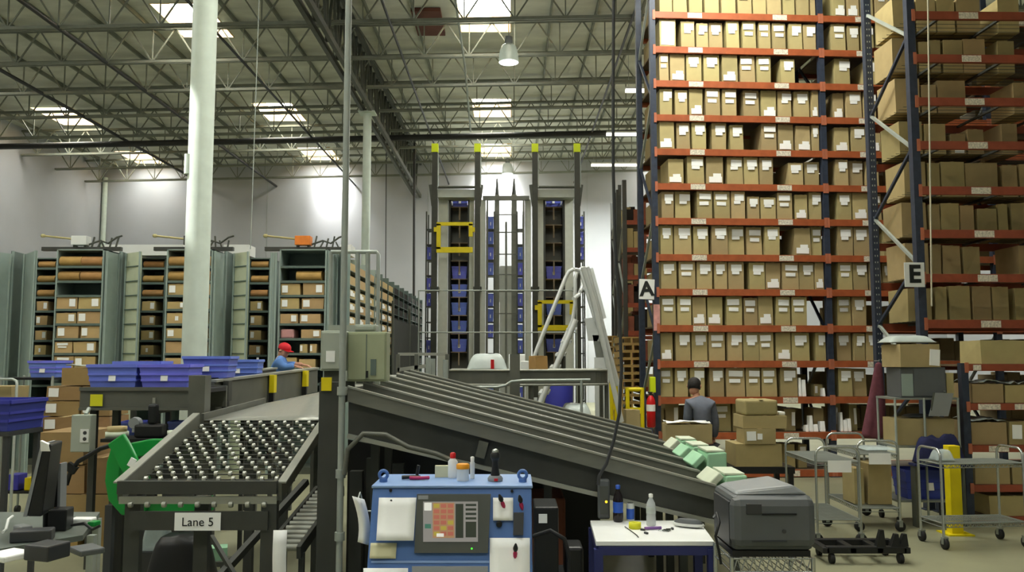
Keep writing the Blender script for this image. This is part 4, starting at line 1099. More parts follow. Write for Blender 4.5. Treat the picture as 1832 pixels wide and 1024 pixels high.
# wrapped bag with red label
yb_ = Yc + .2; z0 = zt_
def lump(name, px0, px1, pyt, y, d, matl, label, cat, z, rnd=1, rough=.9):
    x0, x1 = PX(px0, y), PX(px1, y); h = PZ(pyt, y) - z; r = random.Random(rnd); rows = []
    nx, ny = 11, 7
    top = []
    for j in range(ny):
        row = []
        for i in range(nx):
            u, v = i/(nx-1), j/(ny-1); e = min(1, 4*u*(1-u)*1.6)*min(1, 4*v*(1-v)*1.8)
            row.append(Vector((x0+(x1-x0)*u, y+d*v, z + .003 + h*(.0+1.0*e**.45)*r.uniform(rough,1))))
        top.append(row)
    m = MB(); vs = [p for r_ in top for p in r_]; k = len(vs); vs2 = [Vector((p.x, p.y, z+.002)) for p in vs]
    fs = []
    for j in range(ny-1):
        for i in range(nx-1):
            a = j*nx+i; fs.append((a, a+1, a+nx+1, a+nx)); fs.append((k+a, k+a+nx, k+a+nx+1, k+a+1))
    rim = list(range(nx)) + [j*nx+nx-1 for j in range(1,ny)] + [(ny-1)*nx+i for i in range(nx-2,-1,-1)] + [j*nx for j in range(ny-2,0,-1)]
    for i in range(len(rim)): a, b_ = rim[i], rim[(i+1)%len(rim)]; fs.append((a, k+a, k+b_, b_))
    m.add(vs+vs2, fs, 0, True)
    return tag(m.build(name, matl, subsurf=1), label, cat)
o = lump('wrapped_bag', 834, 908, 632, Yc-.06, .42, M['film_w'], 'milky plastic wrapped bundle with red label on the curved conveyor', 'wrapped bundle', zt_+.004)
MB().bx(PX(878,Yc-.07), Yc-.075, zt_+.03, PX(884,Yc-.07), Yc-.05, zt_+.16).build('red_label', M['red'], o)
o = MB().bx(PX(910,Yc), Yc+.15, zt_+.004, PX(940,Yc), Yc+.42, PZ(634,Yc)).build('white_carton', M['paper'], bevel=.012); tag(o, 'plain white carton beside the wrapped bundle on the curved conveyor', 'carton')
o = MB().bx(PX(932,Yc), Yc-.07, zt_+.004, PX(946,Yc), Yc+.07, PZ(646,Yc)).build('white_packet', M['white'], bevel=.012); tag(o, 'small white packet on the curved conveyor beside the square post', 'packet')
b0 = carton('carton', .2, .2, .2, M['kraft'], 'small tan carton leaning on the curved conveyor behind the ladder rail', labels='', loc=(PX(969,Yc+.1), Yc+.1, zt_+.012), rz=.5); b0.rotation_euler = (0, 0, .5)
# guard rails left of it
t = thing('guard_rail', 'grey guard railing with short posts at the head of the dark chutes', 'railing', (PX(750,11.6), 11.6, 0))
z1, z2 = PZ(634, 11.6), PZ(662, 11.6)
for px in (712, 745, 800): MB().bx(PX(px,11.6)-.025, 11.58, 0, PX(px,11.6)+.025, 11.63, z1).build('post', M['conv'], t)
MB().bar((PX(712,11.6), 11.605, z1), (PX(800,11.6), 11.605, z1), .04).build('top_rail', M['conv_l'], t)
MB().bar((PX(712,11.6), 11.605, z2), (PX(770,11.6), 11.605, z2+.06), .05).build('lower_rail', M['conv_l'], t)
for i, px in enumerate((766, 773, 797)):
    yq = 11.3 + .11*(i == 1); o = MB().tube((PX(px,11.3), yq, 0), (PX(px,11.3), yq, PZ(640+i*2,11.3)), .035).build('short_post', M['pipe']); tag(o, ('pale short post at the head of the chutes, nearest the railing','pale short post beside another one, middle of three','thick grey short post nearest the wrapped bundle')[i], 'post', 'short posts at the chute head')
# white film and blue drums under/behind
lump('plastic_film', 1000, 1066, 722, 11.6, .7, M['film_w'], 'crumpled clear film heap behind the far chute, before the ladder', 'plastic film', .95)
o = thing('film_table', 'grey table under the crumpled film heap behind the chutes', 'table', (PX(1030,11.9), 11.9, 0))
MB().bx(PX(990,11.6), 11.55, .91, PX(1072,11.6), 12.35, .948).build('table_top', M['conv'], o)
for px in (994, 1068):
    for y in (11.6, 12.3): MB().bx(PX(px,11.6)-.02, y-.02, 0, PX(px,11.6)+.02, y+.02, .91).build('leg', M['conv'], o)
o = MB().lathe([(.24,0),(.27,.1),(.28,.75),(.24,.85),(.2,.9)], (PX(1000,16.5), 16.5, .9), n=20).build('blue_drum', M['tote_d']); tag(o, 'deep blue drum seen under the curved conveyor behind ladder legs', 'drum')
o2 = MB().bx(PX(980,16.5), 16.1, 0, PX(1020,16.5), 16.9, .895).build('drum_stand', M['steel']); tag(o2, 'dark stand under the deep blue drum', 'stand')

# ---------------------------------------------------------------- racks and pallets further down on the right
def farrack(px0, Y, n, label, pxtop):
    x = PX(px0, Y); t = thing('pallet_rack', label, 'storage rack', (x, Y, 0), 'racks further down the aisle')
    zt = PZ(pxtop, Y)
    for b in (0, 1.1):
        MB().bx(x, Y+b, 0, x+.09, Y+b+.09, zt).build('upright_post', M['conv_d'], t)
    z = .3; k = 0
    while z + 1 < zt:
        MB().bar((x+.045, Y+.05 if k%2 else Y+1.15, z), (x+.045, Y+1.15 if k%2 else Y+.05, z+1), .04).build('brace', M['pipe'], t); z += 1; k += 1
    z = 1.4
    while z < zt - .7:
        m = MB(); m.bx(x+.09, Y, z-.1, x+2.6, Y+.05, z); m.build('beam', M['redor'], t)
        MB().bx(x+.09, Y+.05, z-.03, x+2.6, Y+1.1, z-.005).build('shelf_deck', M['dark_wood'], t)
        z += .62
    for b in (0, 1.1): MB().bx(x+2.6, Y+b, 0, x+2.69, Y+b+.09, zt).build('upright_post', M['conv_d'], t)
    # goods, seen end-on
    m = MB(); r = random.Random(int(px0)); z = 1.4
    while z < zt - .7:
        yy = Y + .05
        while yy < Y + .95: 
            for e in range(3): m.bx(x+.1+e*.15, yy, z+.003, x+.235+e*.15, yy+.3, z+r.uniform(.25,.5), r.choice((0,0,1,2)))
            yy += .34
        z += .62
    tag(m.build('end_cartons', [M['redcarton'], M['carton_e'], M['dark']]), 'reddish brown goods packed on the ' + label.split(',')[0], 'cartons', kind='stuff')
farrack(1117, 18.6, 0, 'rack nearest behind the A sign, seen end-on down the aisle', 322)
farrack(1109, 23.0, 0, 'middle far rack behind the A sign, seen end-on down the aisle', 331)
farrack(1102, 29.0, 0, 'farthest rack behind the A sign, seen end-on down the aisle', 353)
def pallets(px0, px1, Y, n, label, z0=0.0):
    x0, x1 = PX(px0, Y), PX(px1, Y)
    for k in range(n):
        t = thing('wooden_pallet', '%s, %s up from the floor' % (label, ORD[k]), 'pallet', (x0, Y, z0+k*.145), 'stacked wooden pallets')
        r = random.Random(k); dx = r.uniform(-.02,.02)
        m = MB(); z = z0+k*.145
        for j in range(5): m.bx(x0+dx, Y+j*.22, z+.118, x1+dx, Y+j*.22+.14, z+.14)
        m.build('deck_boards', M['wood'], t)
        m = MB()
        for f in (0, .47, .92): m.bx(x0+dx+(x1-x0)*f, Y, z+.024, x0+dx+(x1-x0)*(f+.08), Y+1.02, z+.117)
        m.build('stringers', M['wood'], t)
        MB().bx(x0+dx, Y, z+.002, x1+dx, Y+.1, z+.022).build('bottom_board', M['wood'], t)
pallets(1111, 1150, 16.7, 17, 'wooden pallet in the tall stack behind the A rack')
pallets(1080, 1112, 21.5, 18, 'wooden pallet in the farther stack behind the ladder')
# yellow guards
def yguard(px0, px1, py0, Y, label):
    x0, x1, z1 = PX(px0, Y), PX(px1, Y), PZ(py0, Y)
    t = thing('safety_guard', label, 'guard rail', (x0, Y, 0), 'yellow guards beside the pallets')
    for x in (x0, x1): MB().tube((x, Y, 0), (x, Y, z1), .035).build('post', M['yellow'], t)
    MB().tube((x0, Y, z1-.03), (x1, Y, z1-.03), .035).build('top_rail', M['yellow'], t)
    for f in (.45, .72): MB().bx(x0, Y-.015, z1*f, x1, Y+.015, z1*f+.1).build('cross_rail', M['yellow'], t)
yguard(1093, 1101, 686, 14.6, 'yellow guard rail beside the ladder foot')
yguard(1122, 1148, 694, 14.2, 'yellow guard rail with tan carton before it, beside rack A')
o = carton('carton', PX(1143,13.9)-PX(1118,13.9), .3, .75, M['carton'], 'tall pale tan carton before the yellow guard rail', labels='', loc=(PX(1133,13.6), 13.7, .45), seedv=4)
o = MB().bx(PX(1119,13.6), 13.65, 0, PX(1148,13.6), 14.1, .447).build('low_crate', M['wood']); tag(o, 'low wooden crate under the pale tan carton beside rack A', 'crate')
# extinguisher
Yx = 14.2
ex = P(1165, 765, Yx); t = thing('fire_extinguisher', 'red fire extinguisher with white label on rack A end', 'fire extinguisher', ex)
x, z0 = ex.x, ex.z; 
MB().lathe([(.06,0),(.075,.02),(.075,.43),(.055,.49),(.025,.53)], (x, Yx, z0), n=20).build('cylinder', M['red'], t)
MB().lathe([(.0765,.27),(.0765,.38)], (x, Yx, z0), n=20).build('white_label', M['paper'], t)
m = MB().tube((x, Yx, z0+.52), (x, Yx, z0+.58), .02); m.bx(x-.05, Yx-.015, z0+.57, x+.03, Yx+.015, z0+.59); m.build('valve', M['black'], t)
MB().path([(x+.02,Yx,z0+.56),(x+.07,Yx-.01,z0+.5),(x+.085,Yx-.02,z0+.35),(x+.08,Yx-.02,z0+.25)], .012).build('hose', M['rubber'], t)
MB().bx(x-.01, Yx+.07, z0+.1, x+.06, Yx+.2, z0+.4).build('mount_bracket', M['steel'], t)
o = MB().bx(PX(1163,Yx), Yx+.02, PZ(703,Yx), PX(1173,Yx), Yx+.12, PZ(675,Yx)).build('post_protector', M['lime'], bevel=.01); tag(o, 'yellow tag sleeve hung on the rack end above the extinguisher', 'tag')
# ---------------------------------------------------------------- bank of sloping chutes
NL = 6
nearL, nearR = P(622, 692, 6.2), P(1281, 869, 6.2)
farL, farR = P(735, 662, 10.95), P(1165, 770, 10.95)
for k in range(NL):
    f0, f1 = k/NL, (k+1)/NL - .012
    a, b_, c_, d_ = nearL.lerp(farL, f0), nearR.lerp(farR, f0), nearR.lerp(farR, f1), nearL.lerp(farL, f1)
    t = thing('sorting_chute', 'dark steel sorting chute sloping to the table end, %s lane of the bank' % ('nearest lane, full side panel seen in the bank of' if False else ('first and nearest','second','third','fourth','fifth','farthest')[k]), 'chute', (a+b_)/2, 'parallel sorting chutes')
    Z = Vector((0,0,1)); dy = Vector((0,1,0))
    def wall(p, q, side):
        m = MB(); th = dy*.02*side
        m.hexa([p-Z*.11, q-Z*.11, q-Z*.11+dy*.02, p-Z*.11+dy*.02], [p, q, q+dy*.02, p+dy*.02])
        m.bar(p+dy*.01, q+dy*.01, .045, .014, 1)
        return m
    wall(a, b_, 1).build('side_rail', [M['lane'], M['conv_l']], t)
    wall(d_, c_, -1).build('side_rail', [M['lane'], M['conv_l']], t)
    rows = []
    for i in range(5):
        f = i/4; rows.append([a.lerp(d_, f)+Z*(-.065)+dy*(.02 if i==0 else 0), b_.lerp(c_, f)+Z*(-.065)+dy*(.02 if i==0 else 0)])
    MB().sheet(rows, thick=.012).build('slide_floor', M['plate'], t)
    if k == 0:
        m = MB(); p, q = a-Z*.11+dy*.05, b_-Z*.11+dy*.05
        m.hexa([p-Z*.24, q-Z*.15, q-Z*.15+dy*.03, p-Z*.24+dy*.03], [p, q, q+dy*.03, p+dy*.03]); m.build('skirt_panel', M['conv_d'], t)  # darker steel: shade under the rail put into the colour
        m = MB(); m.bar(p-Z*.25-dy*.0, q-Z*.16, .07, .03); m.build('lower_flange', M['conv_l'], t)  # paler steel: the flange's lit line put into the colour
        for px in (865,):
            m = MB().box(P(862, 800, 6.2)+Vector((0,.02,-.02)), (.07,.05,.12), rot=(0,.25,0)); m.build('bracket', M['conv'], t)
    for f in (.06, .55, .93):
        p = a.lerp(b_, f) + dy*.3; zt = p.z - .13
        MB().bx(p.x-.03, p.y-.03, 0, p.x+.03, p.y+.03, zt-.0).build('leg', M['conv_d'], t)
        
# sorter frame along their heads
t = thing('sorter_frame', 'grey sorter frame along the heads of the dark chutes, under the switch boxes', 'conveyor', (-1.6, 8.5, 0))
for off, yy0 in ((0, 6.95), (-.24, 6.95)):
    p, q = Vector((nearL.x-.06+off, yy0, 1.72)), Vector((farL.x-.06+off, 11.0, 1.76)); m = MB(); m.bar(p, q, .05, .16); m.build('side_frame', M['conv'], t)
m = MB(); m.bar(Vector((nearL.x-.18, 7.0, 1.77)), Vector((farL.x-.18, 11, 1.81)), .22, .03); m.build('top_cover', M['conv_l'], t)
for y in (8.3, 9.4, 10.9): MB().bx(-1.40, y, 0, -1.34, y+.06, 1.75).build('leg', M['conv_d'], t)
o = MB().hexa([(-1.5,7.76,0),(.8,7.76,0),(.8,7.8,0),(-1.5,7.8,0)], [(-1.5,7.76,1.3),(.8,7.76,.86),(.8,7.8,.86),(-1.5,7.8,1.3)]).build('shade_sheet', M['black']); tag(o, 'added black sheet standing in for shade under the chutes behind the blue machine', 'board')  # added sheet in place of the darkness under the chutes
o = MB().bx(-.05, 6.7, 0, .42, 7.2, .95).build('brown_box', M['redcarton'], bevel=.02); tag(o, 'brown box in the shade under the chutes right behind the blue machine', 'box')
# big post and braces
o = thing('support_post', 'thick dark steel post between the wheel bed and the chutes', 'post', (PX(592,6.35), 6.35, 0))
MB().bx(PX(575,6.3), 6.25, 0, PX(609,6.3), 6.40, PZ(684,6.3)).build('post', M['conv_d'], o)
MB().bx(PX(566,6.3), 6.2, 0, PX(620,6.3), 6.45, .02).build('base_plate', M['conv_d'], o)
MB().bx(PX(574,6.2), 6.23, PZ(700,6.2), PX(592,6.2), 6.25, PZ(676,6.2)).build('yellow_sensor', M['yellow'], o)
for i, (px, y) in enumerate(((640, 6.75), (668, 7.6), (714, 7.2))):
    oo = MB().bx(PX(px,y)-.05, y, 0, PX(px,y)+.05, y+.08, 1.15).build('frame_leg', M['conv_d']); tag(oo, ('dark frame leg in the shade under the chutes, nearest the pole','dark frame leg under the chutes, in the middle of three','dark frame leg under the chutes, closest to the blue machine')[i], 'post', 'dark legs under the chutes')
# tall thin pole
o = thing('conduit_pole', 'thin pale conduit pole rising from the floor to the roof', 'pole', (PX(613,6.15), 6.15, 0))
MB().tube((PX(613,6.15), 6.15, 0), (PX(613,6.15), 6.15, DZ-.3), .024, n=14).build('pole', M['pipe'], o)
for py in (848, 700, 960): MB().tube((PX(613,6.15), 6.15, PZ(py,6.15)-.03), (PX(613,6.15), 6.15, PZ(py,6.15)+.03), .036, n=14).build('coupling', M['pipe'], o)
# cable loop along the chute skirt
m = MB().path([P(616,850,6.1), P(622,805,6.1), P(650,776,6.1), P(690,778,6.1), P(730,800,6.1), P(780,812,6.1), P(840,838,6.1)], .018); o = m.build('flexible_conduit', M['conv']); tag(o, 'grey flexible conduit looping along the skirt of the nearest chute', 'conduit')
# switch boxes
def cab(px0, px1, py0, py1, Y, d, m, label, handle):
    a, b_ = P(px0, py0, Y), P(px1, py1, Y); t = thing('switch_box', label, 'electrical cabinet', (a.x, Y, b_.z), 'grey switch boxes on the sorter')
    MB().bx(a.x, Y, b_.z, b_.x, Y+d, a.z).build('enclosure', m, t, bevel=.008)
    MB().bx(a.x+.012, Y-.012, b_.z+.015, b_.x-.012, Y, a.z-.015).build('door', m, t, bevel=.004)
    return t, a, b_
t, a, b_ = cab(574, 616, 592, 664, 6.75, .16, M['box_g'], 'grey switch box with a small white notice, beside the thin pole', 0)
MB().bx(PX(583,6.73), 6.732, PZ(648,6.73), PX(599,6.73), 6.737, PZ(628,6.73)).build('white_notice', M['paper'], t)
MB().bx(a.x+.02, 6.8, 1.83, b_.x-.02, 6.85, b_.z).build('mount', M['steel'], t)
t, a, b_ = cab(622, 691, 594, 683, 6.85, .2, M['box_y'], 'greenish switch box with dark vent window, on top of the sorter frame', 0)
MB().bx(PX(663,6.83), 6.831, PZ(672,6.83), PX(673,6.83), 6.837, PZ(643,6.83)).build('vent_window', M['panel_d'], t)
MB().bx(PX(655,6.83), 6.825, PZ(676,6.83), PX(659,6.83), 6.837, PZ(664,6.83)).build('handle', M['black'], t)
MB().bx(-1.39, 6.98, 1.80, -1.31, 7.04, b_.z).build('foot', M['steel'], t)
m = MB(); x = PX(655, 6.83); m.bx(x-.003, 6.834, b_.z+.02, x+.003, 6.8375, a.z-.02); m.build('door_gap', M['panel_d'], t)
t2, a2, b2 = cab(634, 672, 581, 594, 7.2, .15, M['box_g'], 'small pale box behind the greenish switch box top', 0)
MB().bx(a2.x+.02, 7.22, 1.83, b2.x-.02, 7.3, b2.z).build('mount', M['steel'], t2)
# conduits from the boxes
t = thing('bent_conduit', 'pale conduit pipes bent over the switch boxes', 'conduit', (PX(655,7.5), 7.5, 2))
MB().path([P(676,582,7.5), P(677,456,7.5), P(674,451,7.5), P(620,451,7.5), P(592,451,7.5)], .018).build('conduit', M['pipe'], t)
for px in (640, 658): MB().path([P(px,584,7.5), P(px,500,7.5), P(px,453,7.5)], .022).build('conduit', M['pipe'], t)
MB().path([P(592,592,7.5), P(592,451,7.5)], .018).build('conduit', M['pipe'], t)
MB().bx(PX(588,7.5), 7.47, PZ(688,7.5), PX(680,7.5), 7.53, PZ(582,7.5)).build('back_plate', M['box_g'], t)
# foam pads and carton at the chute ends
for k, (px, py0, py1) in enumerate(((1306, 836, 868), (1255, 804, 846), (1216, 786, 822), (1184, 770, 800))):
    f = (k+.5)/NL; c = nearR.lerp(farR, f); w = .42 - .02*k
    x0 = c.x + .075; z0 = c.z - .08
    t = thing('foam_block', 'mint green foam block at the chute ends, %s from the printer' % ORD[k], 'foam block', (x0, c.y, z0), 'foam blocks at the chute ends')
    ht = (.12, .2, .17, .15)[k]
    MB().hexa([(x0,c.y-w*.5,z0),(x0+.18,c.y-w*.5,z0),(x0+.18,c.y+w*.5,z0),(x0,c.y+w*.5,z0)], [(x0+.02,c.y-w*.5,z0+ht),(x0+.18,c.y-w*.5,z0+ht*1.05),(x0+.18,c.y+w*.5,z0+ht*1.05),(x0+.02,c.y+w*.5,z0+ht)]).build('block', M['foam'], t, bevel=.012)
    MB().box((x0-.055, c.y, z0+ht*.55+.02), (.13, w*.98, .05), rot=(0,-.75,0)).build('sloped_wedge', M['foam_w' if k in (0, 3) else 'foam'], t, bevel=.01)
    MB().box((x0+.09, c.y, z0+ht*1.04+.008), (.15, w*.9, .014)).build('pale_top', M['foam_w'], t)
tb = thing('receiving_table', 'dark steel receiving shelf along the low ends of the chutes', 'table', (1.75, 8.5, 0))
m = MB(); m.hexa([(1.53,6.3,.98),(1.8,6.3,.98),(2.4,10.9,.98),(1.84,10.9,.98)], [(1.53,6.3,1.01),(1.8,6.3,1.01),(2.4,10.9,1.01),(1.84,10.9,1.01)]); m.build('table_top', M['conv_d'], tb)
for x, y in ((1.66,6.4),(2.25,10.8),(1.9,8.6)): MB().bx(x-.03, y-.03, 0, x+.03, y+.03, .98).build('leg', M['conv_d'], tb)
c0 = carton('carton', .56, .34, .22, M['carton'], 'tan carton with white film on top, at the far end of the chutes', labels='', loc=(2.15, 10.3, 1.015), rz=-.06, seedv=77)
rows = [[Vector((c0.location.x-.27+.108*j, 10.3+.09*i, 1.015+.235+random.uniform(0,.03))) for j in range(6)] for i in range(4)]
tag(MB().sheet(rows, thick=.004).build('plastic_film', M['paper']), 'white crumpled sheet lying on the tan carton at the chute end', 'sheet')

# ---------------------------------------------------------------- skate-wheel bed of the near lane
FL, FR = P(222, 878, 6.05), P(492, 878, 6.05)
KL, KR = P(360, 751, 7.95), P(577, 751, 7.95)
t = thing('wheel_conveyor', 'grey skate wheel conveyor sloping to the end stop with a lane sign', 'conveyor', (FL+FR)/2)
def bed(u, v, dz=0): return (FL.lerp(KL, v)).lerp(FR.lerp(KR, v), u) + Vector((0,0,dz))
for u, nm in ((0, 'side_rail'), (1, 'side_rail')):
    m = MB(); s = .03*(1 if u else -1); off = Vector((s,0,0))
    m.bar(bed(u,0,-.01)+off, bed(u,1,-.01)+off, .035, .13); m.bar(bed(u,0,.055)+off*1.6, bed(u,1,.055)+off*1.6, .06, .012, 1); m.build(nm, [M['conv'], M['conv_l']], t)
m = MB(); m.bar(bed(-.03,-.012,.03), bed(1.02,-.012,.03), .05, .09); m.build('end_stop', M['conv_d'], t)
m = MB(); m.bar(bed(-.02,-.01,-.06), bed(1.02,-.01,-.06), .03, .05); m.build('end_rail', M['conv_l'], t)
for k in range(9):
    p = bed(.06+k*.11, -.02, -.085); MB().lathe([(.019,-.014),(.022,0),(.019,.014)], p, n=10, axis='x').build('end_wheel', M['conv_l'], t)
wv = MB().lathe([(.008,-.012),(.019,-.012),(.0205,-.007),(.0205,.007),(.019,.012),(.008,.012)], (0,0,0), n=10, axis='x')
w0 = None; cnt = 0; rest = MB(); NR = 16
axm = MB()
for r_ in range(NR):
    v = .025 + r_*.063
    axm.tube(bed(.02,v,-.02), bed(.98,v,-.02), .005, n=5)
    n = 10 if r_ % 2 == 0 else 9
    for k in range(n):
        u = .05 + (k + (0 if r_ % 2 == 0 else .5))*.1
        p = bed(u, v, -.015); cnt += 1
        if cnt <= 100:
            if w0 is None:
                w0 = wv.build('skate_wheel', M['wheel'], t); w0.location = p - t.location
            else:
                c_ = w0.copy(); C.objects.link(c_); c_.parent = t; c_.location = p - t.location
        else: rest.lathe([(.008,-.012),(.019,-.012),(.0205,-.007),(.0205,.007),(.019,.012),(.008,.012)], p, n=10, axis='x')
tag(rest.build('far_skate_wheels', M['wheel'], t), kind='stuff')
axm.build('axle_set', M['conv_d'], t)
def leg(u, v, nm='leg', w=.1, dz=-.07, dx=0):
    p = bed(u, v); MB().bx(p.x-w/2+dx, p.y-.03, 0, p.x+w/2+dx, p.y+.03, p.z+dz).build(nm, M['conv_d'], t)
leg(.06, .02, w=.11); leg(.5, .05, w=.1); leg(.97, .0, w=.11); leg(.03, .75); leg(.78, .75, w=.07); leg(.62, .5, w=.07)
p, q = bed(.06, 0, 0), bed(.97, 0, 0); zc = PZ(930, 6.05)
MB().bx(p.x, p.y-.05, zc-.065, q.x, p.y-.032, zc+.065).build('cross_brace', M['conv_d'], t)
m = MB(); m.bar(P(395,1030,6.3), P(548,862,7.3), .05); m.build('diagonal_brace', M['conv_d'], t)
m = MB(); m.bar(P(378,960,6.5), P(420,1030,6.3), .03); m.build('diagonal_brace', M['conv_d'], t)
sg = thing('lane_sign', 'white rectangular lane sign on the wheel conveyor cross brace', 'sign', (PX(362,5.98), 5.97, PZ(934,5.98)))
ys = p.y-.062
MB().bx(PX(322,ys), ys, PZ(950,ys), PX(403,ys), ys+.006, PZ(918,ys)).build('sign_board', M['paper'], sg)
text('Lane 5', 'lettering', M['ink'], sg, (PX(363,ys), ys-.002, PZ(935,ys)), .085, (PI/2,0,0))
# hanging paper strip on the front leg
rows = [[Vector((PX(498,5.95)+(PX(522,5.95)-PX(498,5.95))*j/2, 5.93-.01*math.sin(i), PZ(948,5.95)-i*.09)) for j in range(3)] for i in range(7)]
tag(MB().sheet(rows, thick=.002).build('hanging_paper_strip', M['paper']), 'long white paper strip hanging from the wheel conveyor front leg', 'paper')
# roller bed below at right
t = thing('roller_conveyor', 'low roller conveyor under the wheel bed, beside the thick dark post', 'conveyor', (PX(540,6.9), 6.9, .6))
x0, x1 = PX(522,6.9), PX(574,6.9)
for x in (x0, x1): m = MB(); m.bar((x, 6.3, .62), (x, 7.9, .82), .03, .09); m.build('side_frame', M['conv_d'], t)
for k in range(15):
    f = (k+.5)/15; MB().tube((x0+.02, 6.3+1.6*f, .64+.2*f), (x1-.02, 6.3+1.6*f, .64+.2*f), .026, n=10).build('roller', M['conv_l'], t)
for x in (x0, x1):
    for y, z in ((6.4,.6),(7.8,.78)): MB().bx(x-.02, y-.02, 0, x+.02, y+.02, z).build('leg', M['conv_d'], t)
# items under the bed: mint pad, clear bag, black bin bag
lump('bin_bag', 264, 378, 960, 6.5, .38, M['black'], 'black bin bag lying under the wheel conveyor front', 'bag', .28, 5)
o = MB().bx(PX(262,6.5), 6.45, 0, PX(380,6.5), 6.9, .278).build('crate', M['greyd']); tag(o, 'grey crate under the black bin bag', 'crate')
lump('clear_bag', 262, 308, 930, 7.3, .2, M['film'], 'clear crumpled plastic bag hanging behind the black bin bag', 'bag', .404, 6)
o = MB().bx(PX(260,7.3), 7.28, 0, PX(311,7.3), 7.6, .40).build('waste_bin', M['greyd']); tag(o, 'dark waste bin under the clear plastic bag', 'bin')
o = MB().box((PX(396,7), 7.05, .452), (.15,.15,.1), rot=(0,0,.3)).build('foam_scrap', M['foam']); tag(o, 'mint green foam scrap under the wheel conveyor', 'foam')
o = MB().bx(PX(378,7), 6.95, .36, PX(414,7), 7.16, .4).build('under_shelf', M['conv']); tag(o, 'grey shelf under the wheel conveyor carrying a mint foam scrap', 'shelf')
for px in (381, 411): MB().bx(PX(px,7)-.015, 6.96, 0, PX(px,7)+.015, 7.15, .36).build('leg', M['conv'], o)

# ---------------------------------------------------------------- green plastic frame at its left
t = thing('green_cart', 'bright green plastic tape cart frame beside the wheel conveyor', 'cart', (PX(225,6.9), 6.9, 0))
G = lambda px, py, Y=6.8: P(px, py, Y)
def band(pts, w, d, nm):
    m = MB(); n = len(pts); vs = []
    for i, p_ in enumerate(pts):
        dd = (pts[min(i+1,n-1)] - pts[max(i-1,0)]).normalized(); nn = Vector((-dd.z, 0, dd.x)) * w/2
        vs += [p_+nn, p_-nn, p_-nn+Vector((0,d,0)), p_+nn+Vector((0,d,0))]
    fs = []
    for i in range(n-1):
        for k in range(4): fs.append((i*4+k, i*4+(k+1)%4, (i+1)*4+(k+1)%4, (i+1)*4+k))
    fs += [(3,2,1,0), ((n-1)*4,(n-1)*4+1,(n-1)*4+2,(n-1)*4+3)]
    m.add(vs, fs); return m.build(nm, M['green'], t, bevel=.012)
band([G(205,786), G(214,800), G(225,822), G(240,850), G(254,868)], .15, .05, 'front_arm')
band([G(290,800,7.1), G(270,800,7.1), G(240,806,7.1), G(218,812,7.1)], .13, .05, 'top_arm')
band([G(212,800,6.95), G(203,830,6.95), G(200,860,6.95), G(205,890,6.95), G(222,910,6.95), G(260,915,6.95)], .12, .08, 'curved_side')
band([G(250,908,7.0), G(300,910,7.0), G(345,906,7.0), G(378,902,7.0)], .12, .08, 'lower_arm')
MB().box(P(236,828,6.78), (.05,.008,.07), rot=(0,.5,0)).build('white_logo_patch', M['paper'], t)
for px, y in ((205, 6.98), (370, 7.05)): MB().bx(PX(px,y)-.03, y, 0, PX(px,y)+.03, y+.06, PZ(905,y)).build('leg', M['greyd'], t)
# clutter above it: rolls and black gear on a small shelf
t = thing('supply_shelf', 'dark shelf of tape rolls behind the green cart', 'shelf', (PX(280,7.7), 7.7, 0))
MB().bx(PX(195,7.7), 7.6, PZ(784,7.7)-.03, PX(345,7.7), 7.95, PZ(784,7.7)).build('board', M['black'], t)
for px in (200, 340): MB().bx(PX(px,7.7)-.02, 7.9, 0, PX(px,7.7)+.02, 7.94, PZ(784,7.7)-.03).build('post', M['black'], t)
zz0 = PZ(784,7.7)+.002
for i, (px, r, hh, mm, lab) in enumerate(((214, .1, .05, 'foam_w', 'cream tape roll at the end of the dark supply shelf'), (214, .085, .045, 'carton', 'brown tape roll lying on the cream roll'), (319, .078, .06, 'foam_w', 'wide cream tape roll next to black gear on the supply shelf'))):
    z = zz0 + (.052 if i == 1 else 0)
    o = MB().lathe([(r*.5,0),(r,0),(r,hh),(r*.5,hh),(r*.5,0)], (PX(px,7.75), 7.76, z), n=20).build('tape_roll', M[mm]); tag(o, lab, 'tape roll', 'tape rolls on the supply shelf')
o = thing('tape_dispenser', 'black tape gun with grey roller on the supply shelf', 'tape dispenser', (PX(275,7.7), 7.75, zz0))
x = PX(275,7.75); 
MB().bx(x-.13, 7.68, zz0, x+.13, 7.8, zz0+.12).build('body', M['black'], o, bevel=.02); MB().bx(x-.02, 7.7, zz0+.12, x+.06, 7.78, zz0+.3).build('handle', M['black'], o, bevel=.02)
MB().lathe([(.05,-.04),(.055,0),(.05,.04)], (x-.14, 7.74, zz0+.13), n=14, axis='y').build('roller', M['greyl'], o)
for i, (px, py) in enumerate(((247, 742), (330, 748))):
    y = 9.2; T = place(T0, (PX(px+3,y), y+.0, 1.2 - .0), .1, ('deep blue tote under the belt conveyor, behind the tape gun','deep blue tote under the belt conveyor, beside the grey end post')[i]); T.scale = (.55,.55,.7)
    o = MB().bx(PX(px-18,y), y-.2, 0, PX(px+22,y), y+.2, 1.198).build('tote_plinth', M['greyd']); tag(o, ('dark plinth under the deep blue tote behind the tape gun','dark plinth under the deep blue tote beside the grey end post')[i], 'plinth')

